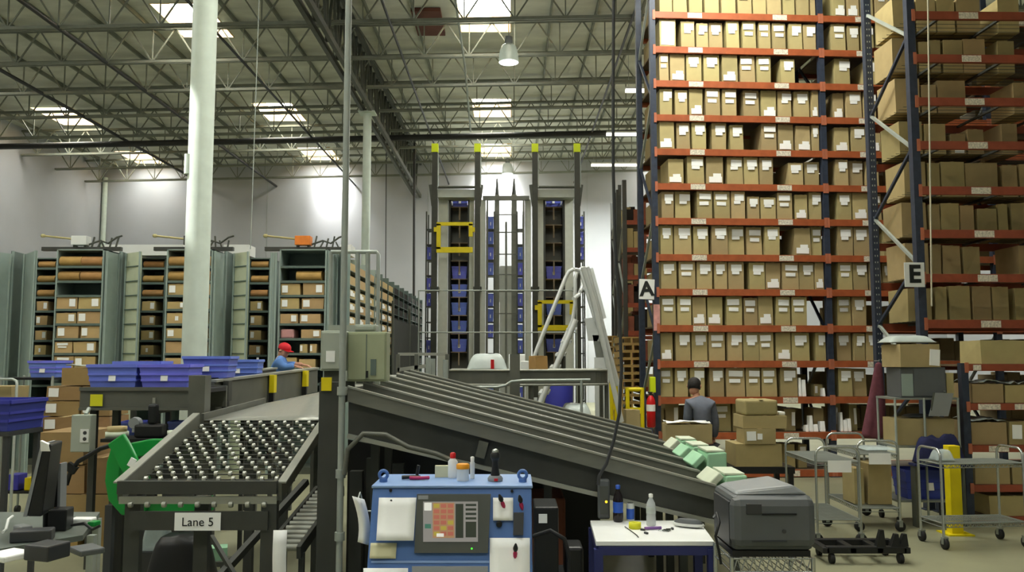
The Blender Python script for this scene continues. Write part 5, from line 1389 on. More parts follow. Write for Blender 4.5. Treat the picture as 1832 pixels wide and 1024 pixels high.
# ---------------------------------------------------------------- blue control machine
YM = 4.5; zt = PZ(870, YM); mx0, mx1 = PX(667, YM, 870), PX(951, YM, 870)
yF = YM; yB = 4.92; xb0, xb1 = PX(655, 4.35, 1010), PX(953, 4.35, 1010)
def fy(z): return yF - .15*(zt - z)/.45        # the front leans out towards its foot
def fp(px, py, out=0.0):
    "point on the leaning front"
    y = yF
    for _ in range(6): y = fy(P(px, py, y).z)
    p = P(px, py, y-out); return p
t = thing('control_console', 'blue control machine with touch screen and taped papers', 'machine', ((mx0+mx1)/2, 4.6, 0))
zm = zt - .55
prof = [(yF, zt-.012), (fy(zm), zm), (fy(zm)+.02, .0), (yB+.05, 0), (yB, zt-.012)]
m = MB()
def xat(z, s): 
    f = (zt - z)/.45; f = min(f, 1.0)
    return (mx0 + (xb0-mx0)*f) if s < 0 else (mx1 + (xb1-mx1)*f*.6)
vs = [Vector((xat(z,-1), y, z)) for y, z in prof] + [Vector((xat(z,1), y, z)) for y, z in prof]; n = len(prof)
m.add(vs, [tuple(range(n)), tuple(range(2*n-1,n-1,-1))] + [(i, n+i, n+(i+1)%n, (i+1)%n) for i in range(n)])
m.build('housing', M['mach'], t, bevel=.006)
MB().bx(mx0-.006, yF-.008, zt-.012, mx1+.006, yB+.005, zt+.004).build('top_plate', M['mach_l'], t, bevel=.005)
def patch(nm, px0, py0, px1, py1, out, matl, th=.004, parent=None, skew=0):
    a, b_, c_, d_ = fp(px0+skew, py0, out), fp(px1+skew, py0, out), fp(px1, py1, out), fp(px0, py1, out)
    m = MB(); o = Vector((0, th, 0)); m.hexa([d_, c_, c_+o, d_+o], [a, b_, b_+o, a+o]); return m.build(nm, matl, parent or t)
bz = patch('screen_bezel', 741, 885, 873, 990, .016, M['bezel'], .015, skew=5)
patch('brand_plate', 748, 887, 766, 894, .018, M['greyl'], .002, bz)
def scr():
    m = bpy.data.materials.new('screen_image'); m.use_nodes = True; nt = m.node_tree; b = nt.nodes['Principled BSDF']
    b.inputs['Base Color'].default_value = (.05,.05,.05,1); b.inputs['Roughness'].default_value = .3
    b.inputs['Emission Color'].default_value = (*lin((150,146,138)),1); b.inputs['Emission Strength'].default_value = 1.0; return m
M['screen'] = scr()
for nm, rgb, st in (('scr_red',(168,98,84),1.0),('scr_yel',(176,160,70),.8),('scr_dark',(52,58,48),.6),('scr_wht',(226,226,220),1.1),('scr_tan',(166,130,98),.9),('scr_teal',(70,120,104),.8)):
    M[nm] = mat(nm, rgb, .3, var=0, emit=st*.55)
s_ = patch('screen', 757, 898, 855, 970, .0185, M['screen'], .002, bz)
patch('screen_area', 774, 900, 813, 963, .0195, M['scr_tan'], .001, s_)
for i in range(6):
    for j in range(3):
        patch('screen_button', 776+j*12.5, 902+i*10, 786+j*12.5, 909+i*10, .0202, M['scr_red'] if (i+j) % 5 else M['scr_yel'], .0006, s_)
patch('screen_area', 815, 902, 829, 963, .0195, M['scr_dark'], .001, s_)
patch('screen_area', 833, 934, 852, 962, .0195, M['scr_dark'], .001, s_)
for i in range(4): patch('screen_line', 833, 902+i*8, 852, 906+i*8, .0195, M['scr_dark'], .001, s_)
patch('screen_button', 759, 900, 772, 914, .0195, M['scr_wht'], .001, s_); patch('screen_button', 760, 938, 771, 946, .0195, M['scr_teal'], .001, s_)
patch('screen_line', 781, 955, 794, 961, .0206, M['scr_wht'], .0005, s_)
M['led'] = mat('green_led', (80,230,60), .3, var=0, emit=2.5)
p = fp(844, 982, .016); MB().lathe([(.0045,-.004),(.0045,.002)], p, n=10, axis='y').build('status_light', M['led'], bz)
for px, py in ((699,878),(916,879)): 
    p = fp(px, py, .001); MB().lathe([(.008,-.006),(.008,.002)], p, n=10, axis='y').build('screw', M['black'], t)
p = fp(893, 938, .002); MB().lathe([(.012,-.018),(.016,-.012),(.016,.004)], p, n=14, axis='y').build('knob', M['black'], t)
patch('slot_handle', 918, 918, 936, 958, .012, M['greyd'], .012, skew=1)
patch('lower_panel', 737, 1014, 873, 1100, .006, M['greyl'], .006)
patch('trim_line', 664, 1004, 875, 1008, .003, M['mach_l'], .002)
for px in (686, 935):
    p = Vector((PX(px, 4.62, 855), 4.62, zt+.004)); m = MB()
    m.tube(p, p+Vector((0,0,.018)), .022, n=14)
    ring = [p + Vector((.022*math.cos(a_*PI/8), 0, .038+.022*math.sin(a_*PI/8))) for a_ in range(17)]
    m.path(ring, .009); m.build('lifting_eye', M['mach'], t)
# papers on the machine
def sheetp(px0, py0, px1, py1, label, matl, curl=.03, skew=0, nm='paper_sheet', out=.006, cat='paper', grp='papers taped to the blue machine', n=6):
    rows = []
    for i in range(n):
        f = i/(n-1); py = py0 + (py1-py0)*f
        rows.append([fp(px0+(px1-px0)*j/4 + skew*(1-f), py, out + curl*(f**2)*(1 - .4*j/4) + .004*math.sin(j*1.5)) for j in range(5)])
    o = MB().sheet(rows, thick=.0012).build(nm, matl); return tag(o, label, cat, grp)
sheetp(673, 891, 740, 968, 'large white paper taped beside the touch screen, lower edge curling out', M['paper'], .05, 5)
sheetp(661, 972, 708, 1000, 'cream note under the large white paper on the blue machine', M['paper_c'], .004, 2, out=.006)
sheetp(882, 891, 918, 932, 'small white list on the machine front, upper one past the screen', M['paper'], .006)
sheetp(876, 963, 948, 1060, 'white paper on the lower corner of the machine, dark red clip on it', M['paper'], .01)
sheetp(650, 1017, 730, 1080, 'white paper along the foot of the machine, under the cream note', M['paper'], .006, out=.008)
for i, (px, py, mm) in enumerate(((698, 899, 0),)):
    p = fp(px+2, py-3, .008); o = MB().lathe([(.006,-.004),(.006,.004)], p, n=8, axis='y').build('push_magnet', M['greyd']); tag(o, 'tiny grey magnet holding the large white paper', 'magnet')
def clip(px, py, label, tilt):
    c = fp(px, py, .024); o = thing('clip', label, 'clip', c, 'dark red clips on the machine')
    R = Euler((.3, tilt, 0)).to_matrix()
    m = MB(); m.lathe([(.003,-.004),(.012,.008),(.013,.02),(.006,.04),(.002,.045)], (0,0,0), n=10); m.V = [tuple(R @ Vector(v) + c) for v in m.V]; m.build('handle', M['black'], o)
    m = MB(); m.lathe([(.002,-.045),(.009,-.03),(.011,-.012),(.008,.0)], (0,0,0), n=10); m.V = [tuple(R @ Vector(v) + c) for v in m.V]; m.build('jaw', M['pink'], o)
clip(898, 898, 'black and red clip on the small white list', -.35); clip(932, 900, 'black and red clip directly on blue metal, near the machine edge', -.2); clip(922, 987, 'black and red clip on the lower corner paper', .05)
# curled paper hanging at the machine's side
rows = []
for i in range(9):
    f = i/8; px = 630 + 12*math.sin(f*2.2); rows.append([P(px + 22*j/4*(1 - .1*f), 888 + 82*f + 6*(j/4), 4.75 - .05*math.sin(j/4*PI)) for j in range(5)])
o = MB().sheet(rows, thick=.002).build('hanging_paper', M['paper']); tag(o, 'curled white paper roll end hanging between pole and blue machine', 'paper')
MB().path([P(641,892,4.78), P(644,882,4.8), P(648,895,4.82), P(652,915,4.82), P(664,915,4.82)], .005).build('hook', M['pipe'], o)
# things on top of the machine
ztp = zt + .0045
def at(px, y): return Vector((PX(px, y, 860), y, ztp))
def bottle(name, label, px, y, prof, matl, cap, capm, cat, group=None, lab=None, labm=None):
    p = at(px, y); o = thing(name, label, cat, p, group)
    MB().lathe(prof, p, n=18).build('body', matl, o)
    MB().lathe(cap, p, n=18).build('cap', capm, o)
    if lab: MB().lathe(lab, p, n=18).build('label_band', labm, o)
    return o
bottle('bottle', 'white bottle with red cap on top of the blue machine', 810, 4.78, [(.026,0),(.027,.01),(.027,.09),(.015,.105),(.013,.11)], M['white'], [(.016,.108),(.016,.135),(.008,.14)], M['red'], 'bottle')
bottle('tub', 'white tub with orange lid on top of the blue machine', 828, 4.66, [(.032,0),(.034,.01),(.034,.065)], M['white'], [(.036,.065),(.036,.088),(.03,.092)], M['amber'], 'tub')
bottle('slim_bottle', 'slim white bottle behind the orange-lidded tub', 845, 4.74, [(.012,0),(.013,.01),(.013,.09)], M['white'], [(.01,.09),(.011,.118),(.006,.121)], M['white'], 'bottle')
p = at(792, 4.8); o = MB().box(p+Vector((0,0,.032)), (.085,.03,.064)).build('note_block', M['paper_c']); tag(o, 'cream paper block beside the red capped bottle on the machine', 'note block')
o = thing('hand_scanner', 'black hand scanner standing on a grey stand on the machine', 'scanner', at(886, 4.65)); p = at(886, 4.65)
MB().lathe([(.04,0),(.042,.015),(.032,.03)], p, n=18).build('stand', M['greyl'], o); MB().lathe([(.026,.03),(.02,.06),(.016,.1),(.02,.115)], p, n=14).build('handle', M['black'], o)
MB().lathe([(.02,.115),(.026,.125),(.026,.145),(.018,.155)], p, n=14).build('head', M['black'], o); MB().lathe([(.017,.155),(.02,.162),(.012,.172),(.002,.174)], p, n=14).build('shiny_cap', M['chrome'], o)
MB().box(p+Vector((.005,-.042,.012)), (.02,.006,.014)).build('red_button', M['red'], o)
o = thing('hand_tool', 'black and magenta hand cutter lying on top of the machine', 'tool', at(745, 4.7)); p = at(745, 4.7)
m = MB(); m.path([p+Vector((-.08,0,.012)), p+Vector((-.05,0,.014)), p+Vector((-.02,.01,.014)), p+Vector((.02,.0,.012))], .011); m.path([p+Vector((.0,.02,.014)), p+Vector((.005,.02,.05)), p+Vector((.01,.02,.075))], .009); m.build('grip', M['black'], o)
m = MB(); m.path([p+Vector((-.035,-.012,.011)), p+Vector((.0,-.02,.011)), p+Vector((.045,-.012,.011)), p+Vector((.07,.0,.011))], .0095); m.build('magenta_handle', M['pink'], o)

# ---------------------------------------------------------------- white work table
tz = PZ(967, 5.45); ty0, ty1 = 5.42, 6.1
q = [Vector((PX(1066,ty0,967), ty0, tz)), Vector((PX(1278,ty0,967), ty0, tz)), Vector((PX(1243,ty1,928)+.03, ty1, tz)), Vector((PX(1056,ty1,928), ty1, tz))]
t = thing('work_table', 'white topped work table with blue legs beside the grey printer', 'table', (q[0]+q[2])/2)
MB().hexa([v-Vector((0,0,.03)) for v in q], q).build('table_top', M['table'], t, bevel=.004)
m = MB(); qi = [v.lerp((q[0]+q[2])/2, .04)-Vector((0,0,.06)) for v in q]
for i in range(4): m.bar(qi[i], qi[(i+1)%4], .03, .055)
m.build('frame', M['leg_b'], t)
for v in qi: MB().bx(v.x-.028, v.y-.028, 0, v.x+.028, v.y+.028, tz-.05).build('leg', M['leg_b'], t)
def tp(px, py):
    "a spot on the table top seen at this photo point"
    d = ray(px, py); s = (tz - CAMZ)/d.z; return Vector((0,0,CAMZ)) + d*s + Vector((0,0,.001))
def onto(o_label, name, px, py, prof, matl, cat, cap=None, capm=None, band=None, bandm=None, sc_=1):
    p = tp(px, py); o = thing(name, o_label, cat, p)
    MB().lathe(prof, p, n=20).build('body', matl, o)
    if cap: MB().lathe(cap, p, n=16).build('cap', capm, o)
    if band: MB().lathe(band, p, n=20).build('label_band', bandm, o)
    return o
onto('dark cola bottle with blue label and blue cap on the white table', 'soda_bottle', 1106, 934, [(.03,0),(.036,.01),(.036,.06),(.033,.08),(.036,.1),(.036,.15),(.03,.18),(.015,.215),(.013,.23)], M['cola'], 'bottle', [(.016,.228),(.017,.252),(.01,.256)], M['blabel'], [(.0368,.065),(.0345,.08),(.0368,.1),(.0368,.14)], M['blabel'])
onto('blue and silver drink can beside the cola bottle', 'drink_can', 1128, 932, [(.024,0),(.028,.006),(.028,.112),(.024,.122)], M['alu'], 'can', [(.022,.122),(.024,.124),(.02,.123)], M['chrome'], [(.0285,.012),(.0285,.085)], M['blabel'])
onto('clear water bottle standing in the middle of the white table', 'water_bottle', 1165, 941, [(.028,0),(.033,.008),(.033,.06),(.031,.07),(.033,.08),(.033,.13),(.028,.155),(.013,.185),(.012,.195)], M['clear'], 'bottle', [(.015,.192),(.015,.213),(.009,.216)], M['white'], [(.0335,.085),(.0335,.13)], M['film_w'])
p = tp(1136, 946); o = MB().lathe([(.02,0),(.042,0),(.042,.04),(.02,.04),(.02,0)], p, n=24).build('yellow_tape_roll', M['yel_tape']); tag(o, 'bright yellow tape roll at the front of the white table', 'tape roll')
# radio box with amber light
p = tp(1081, 930); t2 = thing('radio_charger', 'tall grey radio charger with amber light at the table corner', 'charger', p)
MB().box(p+Vector((0,.03,.14)), (.085,.06,.28)).build('body', M['greyp'], t2, bevel=.012); MB().box(p+Vector((0,-.002,.135)), (.06,.006,.2)).build('front_panel', M['bezel'], t2)
M['amber_l'] = mat('amber_light', (240,190,40), .3, var=0, emit=3); MB().lathe([(.009,-.004),(.009,.003)], p+Vector((.015,-.007,.125)), n=10, axis='y').build('amber_light', M['amber_l'], t2)
MB().tube(p+Vector((-.03,.03,.28)), p+Vector((-.03,.03,.34)), .006).build('antenna', M['black'], t2)
# handheld scanner lying down
p = tp(1232, 944); t2 = thing('handheld_scanner', 'grey handheld scanner with pale rim lying on the white table', 'scanner', p)
m = MB(); m.lathe([(.03,0),(.042,.012),(.042,.03),(.028,.045)], (0,0,0), n=18); R = Matrix.Rotation(-.5, 3, 'Z'); m.V = [tuple(R @ Vector((v[0]*2.4, v[1]*1.05, v[2]*1.2)) + p) for v in m.V]; m.build('body', M['greyp'], t2)
m = MB(); m.lathe([(.044,.008),(.047,.016),(.044,.024)], (0,0,0), n=18); m.V = [tuple(R @ Vector((v[0]*2.4, v[1]*1.05, v[2]*1.2)) + p) for v in m.V]; m.build('pale_rim', M['white'], t2)
m = MB(); m.bx(-.055,-.02,.042,.035,.02,.047); m.V = [tuple(R @ Vector(v) + p) for v in m.V]; m.build('display', M['greyd'], t2)
p = tp(1168, 949); o = MB().tube(p+Vector((-.055,0,.011)), p+Vector((.06,.02,.011)), .01).build('marker_pen', M['purple']); tag(o, 'purple marker pen lying before the water bottle', 'pen')
p = tp(1184, 951); o = thing('key_ring', 'small bunch of dark keys on the white table', 'keys', p)
m = MB(); m.path([p+Vector((.022*math.cos(k*PI/6), .018*math.sin(k*PI/6), .006)) for k in range(13)], .003, n=6); m.build('ring', M['chrome'], o)
for k in range(3): MB().box(p+Vector((.025+.012*k,-.01+.012*k,.006+.003*k)), (.045,.012,.005), rot=(0,.1,.6*k-.5)).build('key', M['steel'], o)
for i, (px, py) in enumerate(((1203, 948), (1156, 956), (1150, 950))):
    p = tp(px, py); o = MB().box(p+Vector((0,0,.006)), (.014,.03,.012), rot=(0,0,.5*i)).build('small_clip', M['greyd']); tag(o, ('small dark clip beside the handheld scanner','small dark clip near the front table edge','small dark clip beside the yellow tape roll')[i], 'clip', 'small dark clips on the table')
m = MB().path([tp(1118,944)+Vector((0,0,.004)), tp(1128,951)+Vector((0,0,.004)), tp(1140,960)+Vector((0,0,.004)), tp(1142,963)+Vector((0,0,.004))], .003, n=6); tag(m.build('thin_cable', M['black']), 'thin black cable across the front of the white table', 'cable')
# black crate and gear in the shade between machine and table
t = thing('black_crate', 'black crate with white label in the shade beside the blue machine', 'crate', (PX(975,5.4), 5.5, 0))
MB().bx(PX(955,5.5), 5.5, .62, PX(998,5.5), 5.85, PZ(908,5.5)).build('body', M['black'], t, bevel=.01); MB().bx(PX(963,5.49), 5.49, PZ(936,5.5), PX(978,5.49), 5.498, PZ(920,5.5)).build('white_label', M['paper'], t)
o = MB().bx(PX(950,5.5), 5.45, 0, PX(1045,5.5), 5.95, .618).build('low_cabinet', M['greyd']); tag(o, 'low dark cabinet under the black crate', 'cabinet')
o = MB().box((PX(1025,5.6), 5.7, .72), (.12,.25,.2)).build('black_box', M['black'], bevel=.02); tag(o, 'smaller black box between the crate and the white table', 'box')
m = MB().path([P(955,960,5.3), P(985,950,5.2), P(1010,965,5.2), P(1020,1000,5.2), P(1018,1040,5.2)], .014); tag(m.build('hanging_hose', M['rubber']), 'black hose looping down beside the blue machine', 'hose')
# ---------------------------------------------------------------- grey printer on a wire stand
YP = 4.95; pz0, pz1 = PZ(988, YP), PZ(888, YP); px0, px1 = PX(1312, YP, 940), PX(1458, YP, 940)
t = thing('label_printer', 'large grey office printer on a wire stand beside the white table', 'printer', ((px0+px1)/2, YP+.2, pz0))
MB().bx(px0, YP+.02, pz0, px1, YP+.46, pz1).build('body', M['greyp'], t, bevel=.03)
MB().bx(px0-.01, YP-.02, pz0+.02, px1+.01, YP+.09, pz1-.005).build('front_cover', M['greyp'], t, bevel=.05)
MB().bx(px0-.012, YP+.05, pz0+.02, px0, YP+.42, pz1-.04).build('side_panel', M['greyd'], t, bevel=.004)
m = MB(); m.hexa([(px0+.02,YP+.04,pz1),(px1-.02,YP+.04,pz1),(px1-.02,YP+.44,pz1),(px0+.02,YP+.44,pz1)], [(px0+.04,YP+.08,pz1+.02),(px1-.1,YP+.06,pz1+.055),(px1-.14,YP+.42,pz1+.06),(px0+.06,YP+.42,pz1+.02)]); m.build('scanner_lid', M['greyl'], t, bevel=.015)
MB().bx(px0+.07, YP-.027, pz1-.1, px0+.16, YP-.019, pz1-.04).build('control_panel', M['greyd'], t, bevel=.004)
MB().bx(px0+.16, YP-.026, pz1-.105, px0+.36, YP-.019, pz1-.095).build('paper_slot', M['black'], t)
MB().bx(px0+.1, YP-.026, pz0+.06, px0+.3, YP-.019, pz0+.066).build('tray_seam', M['greyd'], t)
MB().lathe([(.012,-.004),(.012,.002)], ((px0+px1)/2+.05, YP-.022, pz0+.12), n=10, axis='y').build('latch', M['greyd'], t)
MB().bx(px0+.0, YP+.03, pz0-.035, px1-.02, YP+.44, pz0).build('base', M['black'], t)
o = thing('wire_stand', 'chrome wire shelf stand under the grey printer', 'stand', ((px0+px1)/2, YP+.2, 0))
zs_ = pz0-.037
for x in (px0-.01, px1-.01):
    for y in (YP+.02, YP+.42): MB().tube((x, y, .05), (x, y, zs_), .013, n=10).build('post', M['chrome'], o)
for z in (zs_-.006, zs_-.08, .35):
    m = MB()
    for y in (YP+.02, YP+.45): m.tube((px0-.01, y, z), (px1-.01, y, z), .006, n=6)
    for x in (px0-.01, px1-.01): m.tube((x, YP+.02, z), (x, YP+.45, z), .006, n=6)
    for k in range(12): x = px0+(px1-px0)*(k+.5)/12; m.tube((x, YP+.02, z), (x, YP+.45, z), .003, n=5)
    m.build('wire_shelf', M['chrome'], o)
m = MB()
for k in range(10):
    x = px0+(px1-px0)*k/10; m.tube((x, YP+.02, zs_-.08), (x+(px1-px0)/20, YP+.02, zs_-.006), .004, n=5); m.tube((x+(px1-px0)/20, YP+.02, zs_-.006), (x+(px1-px0)/10, YP+.02, zs_-.08), .004, n=5)
m.build('wire_truss', M['chrome'], o)
for i, (x, mm, lab) in enumerate(((px0+.12, 'paper_c', 'cream paper pack on the wire stand under the printer'), (px0+.3, 'foam', 'pale green paper pack on the wire stand under the printer'))):
    oo = MB().bx(x-.07, YP+.08, .36, x+.07, YP+.35, .62).build('paper_pack', M[mm], bevel=.006); tag(oo, lab, 'paper pack')
# cables hanging beside it
m = MB().path([P(1277,925,5.25), P(1282,918,5.12), P(1287,935,5.0), P(1280,960,5.0), P(1286,985,5.0), P(1290,1010,5.0)], .008); m2 = m.build('hanging_cable', M['black']); tag(m2, 'black cable bundle hanging between table and printer', 'cable')
# black rolled dolly on the floor
c = onfloor(1540, 1010); t = thing('floor_dolly', 'black plastic floor dolly with stub posts, low beside the printer', 'dolly', c)
x0, x1 = PX(1468, c.y), PX(1610, c.y)
for y in (c.y-.0, c.y+.35): MB().bx(x0, y, .1, x1, y+.07, .17).build('side_beam', M['black'], t, bevel=.01)
for k in range(4): x = x0+(x1-x0)*k/3; MB().bx(x-.035, c.y, .1, x+.035, c.y+.42, .16).build('cross_beam', M['black'], t, bevel=.008)
for x, h in ((x0+.68*(x1-x0), .28), (x0+.86*(x1-x0), .24), (x1-.03, .24)): MB().hexa([(x-.045,c.y,.17),(x+.045,c.y,.17),(x+.045,c.y+.07,.17),(x-.045,c.y+.07,.17)], [(x-.0,c.y+.01,h+.05),(x+.035,c.y+.01,h+.05),(x+.035,c.y+.06,h+.05),(x-.0,c.y+.06,h+.05)]).build('stub_post', M['black'], t)
for x in (x0+.06, x1-.06):
    for y in (c.y+.03, c.y+.38): MB().lathe([(.05,-.02),(.05,.02)], (x, y, .05), axis='x', n=12).build('wheel', M['rubber'], t)

# ---------------------------------------------------------------- desk with edge-on monitor in the near left corner
YD = 4.6; dz = PZ(930, 5.2)
t = thing('corner_desk', 'cluttered grey desk at the near corner with an edge-on monitor', 'desk', (PX(60,5), 5, 0))
MB().hexa([(PX(-60,4.2),4.3,dz-.03),(PX(185,4.9),4.75,dz-.03),(PX(190,5.45),5.45,dz-.03),(PX(-60,5.45),5.45,dz-.03)], [(PX(-60,4.2),4.3,dz),(PX(185,4.9),4.75,dz),(PX(190,5.45),5.45,dz),(PX(-60,5.45),5.45,dz)]).build('desk_top', M['desk_grey'], t)
for px, y in ((178, 4.9), (186, 5.4), (-40, 4.5), (-40, 5.4)): MB().bx(PX(px,y)-.02, y-.02, 0, PX(px,y)+.02, y+.02, dz-.03).build('leg', M['pipe'], t)
mo = thing('monitor', 'black computer monitor seen edge-on with pale front rim', 'monitor', P(75, 930, 4.9))
a = P(78, 795, 4.75); b_ = P(48, 925, 4.75); d = Vector((-.05, .22, 0))
ax_ = (a-b_); sx = Vector((.075, .0, 0))
MB().hexa([b_, b_+sx*1.1, b_+sx*1.1+d, b_+d], [a, a+sx*.55, a+sx*.55+d, a+d]).build('housing', M['black'], mo, bevel=.01)
MB().hexa([b_-sx*.28, b_, b_+d, b_-sx*.28+d], [a-sx*.22, a, a+d, a-sx*.22+d]).build('screen_bezel', M['greyl'], mo)
MB().hexa([a-sx*.2+Vector((0,0,-.04)), a+sx*.5+Vector((0,0,-.04)), a+sx*.5+d*.1+Vector((0,0,-.04)), a-sx*.2+d*.1+Vector((0,0,-.04))], [a-sx*.2+Vector((0,-.01,.02)), a+sx*.4+Vector((0,-.01,.0)), a+sx*.4+d*.1, a-sx*.2+d*.1+Vector((0,0,.02))]).build('white_corner', M['paper'], mo)
MB().bar(P(84, 860, 4.95), P(96, 860, 4.95), .05, .03).build('arm', M['black'], mo)
p = P(84, 925, 4.95); MB().tube(Vector((p.x, p.y, dz)), P(84, 862, 4.95), .02).build('stand', M['black'], mo)
sb = thing('small_screen', 'slim second screen edge-on behind the black monitor', 'screen', P(100, 905, 5.05))
MB().hexa([P(94,908,5.0), P(104,908,5.0), P(104,908,5.0)+Vector((0,.07,0)), P(94,908,5.0)+Vector((0,.07,0))], [P(94,834,5.0), P(106,830,5.0), P(106,830,5.0)+Vector((0,.07,0)), P(94,834,5.0)+Vector((0,.07,0))]).build('panel', M['black'], sb)
MB().hexa([P(102,912,4.99), P(107,912,4.99), P(107,912,4.99)+Vector((0,.07,0)), P(102,912,4.99)+Vector((0,.07,0))], [P(104,830,4.99), P(109,830,4.99), P(109,830,4.99)+Vector((0,.07,0)), P(104,830,4.99)+Vector((0,.07,0))]).build('pale_rim', M['greyl'], sb)
p = P(101, 912, 5.1); MB().tube(Vector((p.x, p.y, dz)), p, .02).build('stand', M['black'], sb)
def dsk(px, py):
    d_ = ray(px, py); s = (dz - CAMZ)/d_.z; return Vector((0,0,CAMZ)) + d_*s + Vector((0,0,.001))
for i, (px, py, sz, mm, nm, lab, cat) in enumerate((
    (58, 968, (.2,.1,.06), 'greyd', 'desk_phone', 'dark desk phone before the black monitor', 'phone'),
    (108, 948, (.1,.12,.12), 'black', 'card_reader', 'black card reader beside the monitor foot', 'reader'),
    (148, 938, (.13,.08,.035), 'paper', 'receipt_pad', 'white receipt pad near the desk edge', 'pad'),
    (168, 942, (.05,.06,.03), 'green', 'green_eraser', 'small green block near the desk edge', 'block'),
    (84, 1000, (.15,.14,.075), 'greyd', 'ticket_printer', 'dark grey ticket printer in front on the corner desk', 'printer'),
    (16, 1000, (.16,.16,.03), 'paper', 'paper_stack', 'white paper stack in the very corner of the desk', 'paper stack'),
    (40, 960, (.1,.06,.06), 'greyl', 'calculator', 'pale grey gadget before the monitor', 'gadget'),
    (155, 990, (.16,.12,.03), 'greyp', 'keyboard', 'grey keyboard on the desk before the card reader', 'keyboard'))):
    p = dsk(px, py); o = MB().box(p+Vector((0,0,sz[2]/2)), sz, rot=(0,0,.3-.15*i)).build(nm, M[mm], bevel=.008); tag(o, lab, cat)
for i, (pts, lab) in enumerate((([(22,935),(14,948),(10,960),(4,972)], 'white cable tangle before the monitor'), ([(128,952),(150,955),(165,960),(178,960)], 'black cable lying along the desk edge'))):
    m = MB().path([dsk(*p_)+Vector((0,0,.035+.02*(k%2))) for k, p_ in enumerate(pts)], .008); tag(m.build('desk_cable', M['white'] if i == 0 else M['black']), lab, 'cable')
# dark jointed arm in front of the cartons
m = MB(); m.path([P(119,868,7.4), P(126,845,7.4), P(140,826,7.4), P(160,815,7.4), P(180,803,7.4), P(230,788,7.4)], .02); o = m.build('jointed_arm', M['black']); tag(o, 'thin black jointed arm reaching across the plain cartons', 'arm')
MB().bx(PX(228,7.4)-.02, 7.38, 0, PX(228,7.4)+.02, 7.42, PZ(786,7.4)).build('stand', M['black'], o)
MB().box(P(128,838,7.4), (.09,.04,.07), rot=(0,.6,0)).build('joint', M['black'], o)
# ---------------------------------------------------------------- wire carts
def cart(label, L=1.0, W=.48, top=.9, low=.27, H=1.06, papers=1, group='wire carts with hoop handles'):
    t = thing('wire_cart', label, 'cart', (0,0,0), group)
    for sx in (-1, 1):
        pts = [(sx*L/2, -W/2, .12), (sx*L/2, -W/2, H-.09)] + [(sx*L/2, -W/2+.09-.09*math.cos(a*PI/8), H-.09+.09*math.sin(a*PI/8)) for a in (1,2,3,4)]
        pts += [(sx*L/2, W/2-.09+.09*math.sin(a*PI/8), H-.09+.09*math.cos(a*PI/8)) for a in (0,1,2,3,4)] + [(sx*L/2, W/2, .12)]
        MB().path(pts, .0145, n=10).build('hoop_handle', M['chrome'], t)
        for sy in (-1, 1):
            w_ = MB().lathe([(.02,-.02),(.058,-.018),(.06,-.01),(.06,.01),(.058,.018),(.02,.02)], (sx*(L/2-.01), sy*W/2, .061), axis='x', n=16).build('caster_wheel', M['rubber'], t)
            m = MB(); m.bx(sx*(L/2-.01)-.03, sy*W/2-.02, .055, sx*(L/2-.01)-.022, sy*W/2+.02, .12); m.bx(sx*(L/2-.01)+.022, sy*W/2-.02, .055, sx*(L/2-.01)+.03, sy*W/2+.02, .12); m.bx(sx*(L/2-.01)-.03, sy*W/2-.025, .115, sx*(L/2-.01)+.03, sy*W/2+.025, .128); m.build('caster_fork', M['galv'], w_)
    for z in (top, low):
        m = MB()
        for sy in (-1, 1): m.tube((-L/2, sy*W/2, z), (L/2, sy*W/2, z), .008, n=6); m.tube((-L/2, sy*W/2, z-.04), (L/2, sy*W/2, z-.04), .005, n=6)
        for sx in (-1, 1): m.tube((sx*L/2, -W/2, z), (sx*L/2, W/2, z), .008, n=6); m.tube((sx*L/2, -W/2, z-.04), (sx*L/2, W/2, z-.04), .005, n=6)
        n = 34
        for k in range(1, n): x = -L/2 + L*k/n; m.tube((x, -W/2, z), (x, W/2, z), .0032, n=5)
        for y in (-.12, 0, .12): m.tube((-L/2, y, z-.005), (L/2, y, z-.005), .005, n=5)
        for k in range(20):
            x = -L/2 + L*k/20; q = L/20
            for sy in (-1, 1): m.bar((x, sy*W/2, z-.04), (x+q/2, sy*W/2, z), .005); m.bar((x+q/2, sy*W/2, z), (x+q, sy*W/2, z-.04), .005)
        m.build('wire_shelf', M['galv'], t)
    if papers: MB().box((-L/2-.012, -.02, top-.05), (.003, .26, .13)).build('paper_sign', M['paper'], t)
    return t
c1 = cart('empty wire cart with paper sign, closest to the grey printer', L=1.02)
c1.location = (3.6, 9.92, 0); c1.rotation_euler = (0, 0, PI/2)
c2 = copy_tree(c1, label='wire cart with paper sign, in the middle, before the maroon coat', loc=(4.36, 10.62, 0), rz=PI/2 - .02)
c3 = cart('wire cart turned sideways in front of the yellow bollard', L=.95, W=.42, papers=0)
c3.location = (5.08, 9.44, 0); c3.rotation_euler = (0, 0, .1)
MB().box((.36, -.225, .86), (.2, .003, .13)).build('paper_sign', M['paper'], c3)
# things on and under the carts
o = lump('clear_bag', 1668, 1702, 806, 9.36, .2, M['film'], 'crumpled clear bag draped on the sideways wire cart end', 'bag', .915, 8)
o = lump('clear_film', 1545, 1600, 801, 10.4, .4, M['film'], 'flat clear film lying on the middle wire cart', 'plastic film', .912, 9)
carton('carton', .28, .35, .48, M['carton_e'], 'brown carton standing under the middle wire cart shelf', labels='', loc=(4.45, 10.3, .285), seedv=51)
carton('carton', .12, .35, .42, M['carton'], 'narrow pale carton beside the brown one under the middle wire cart', labels='', loc=(4.2, 10.32, .285), seedv=52)
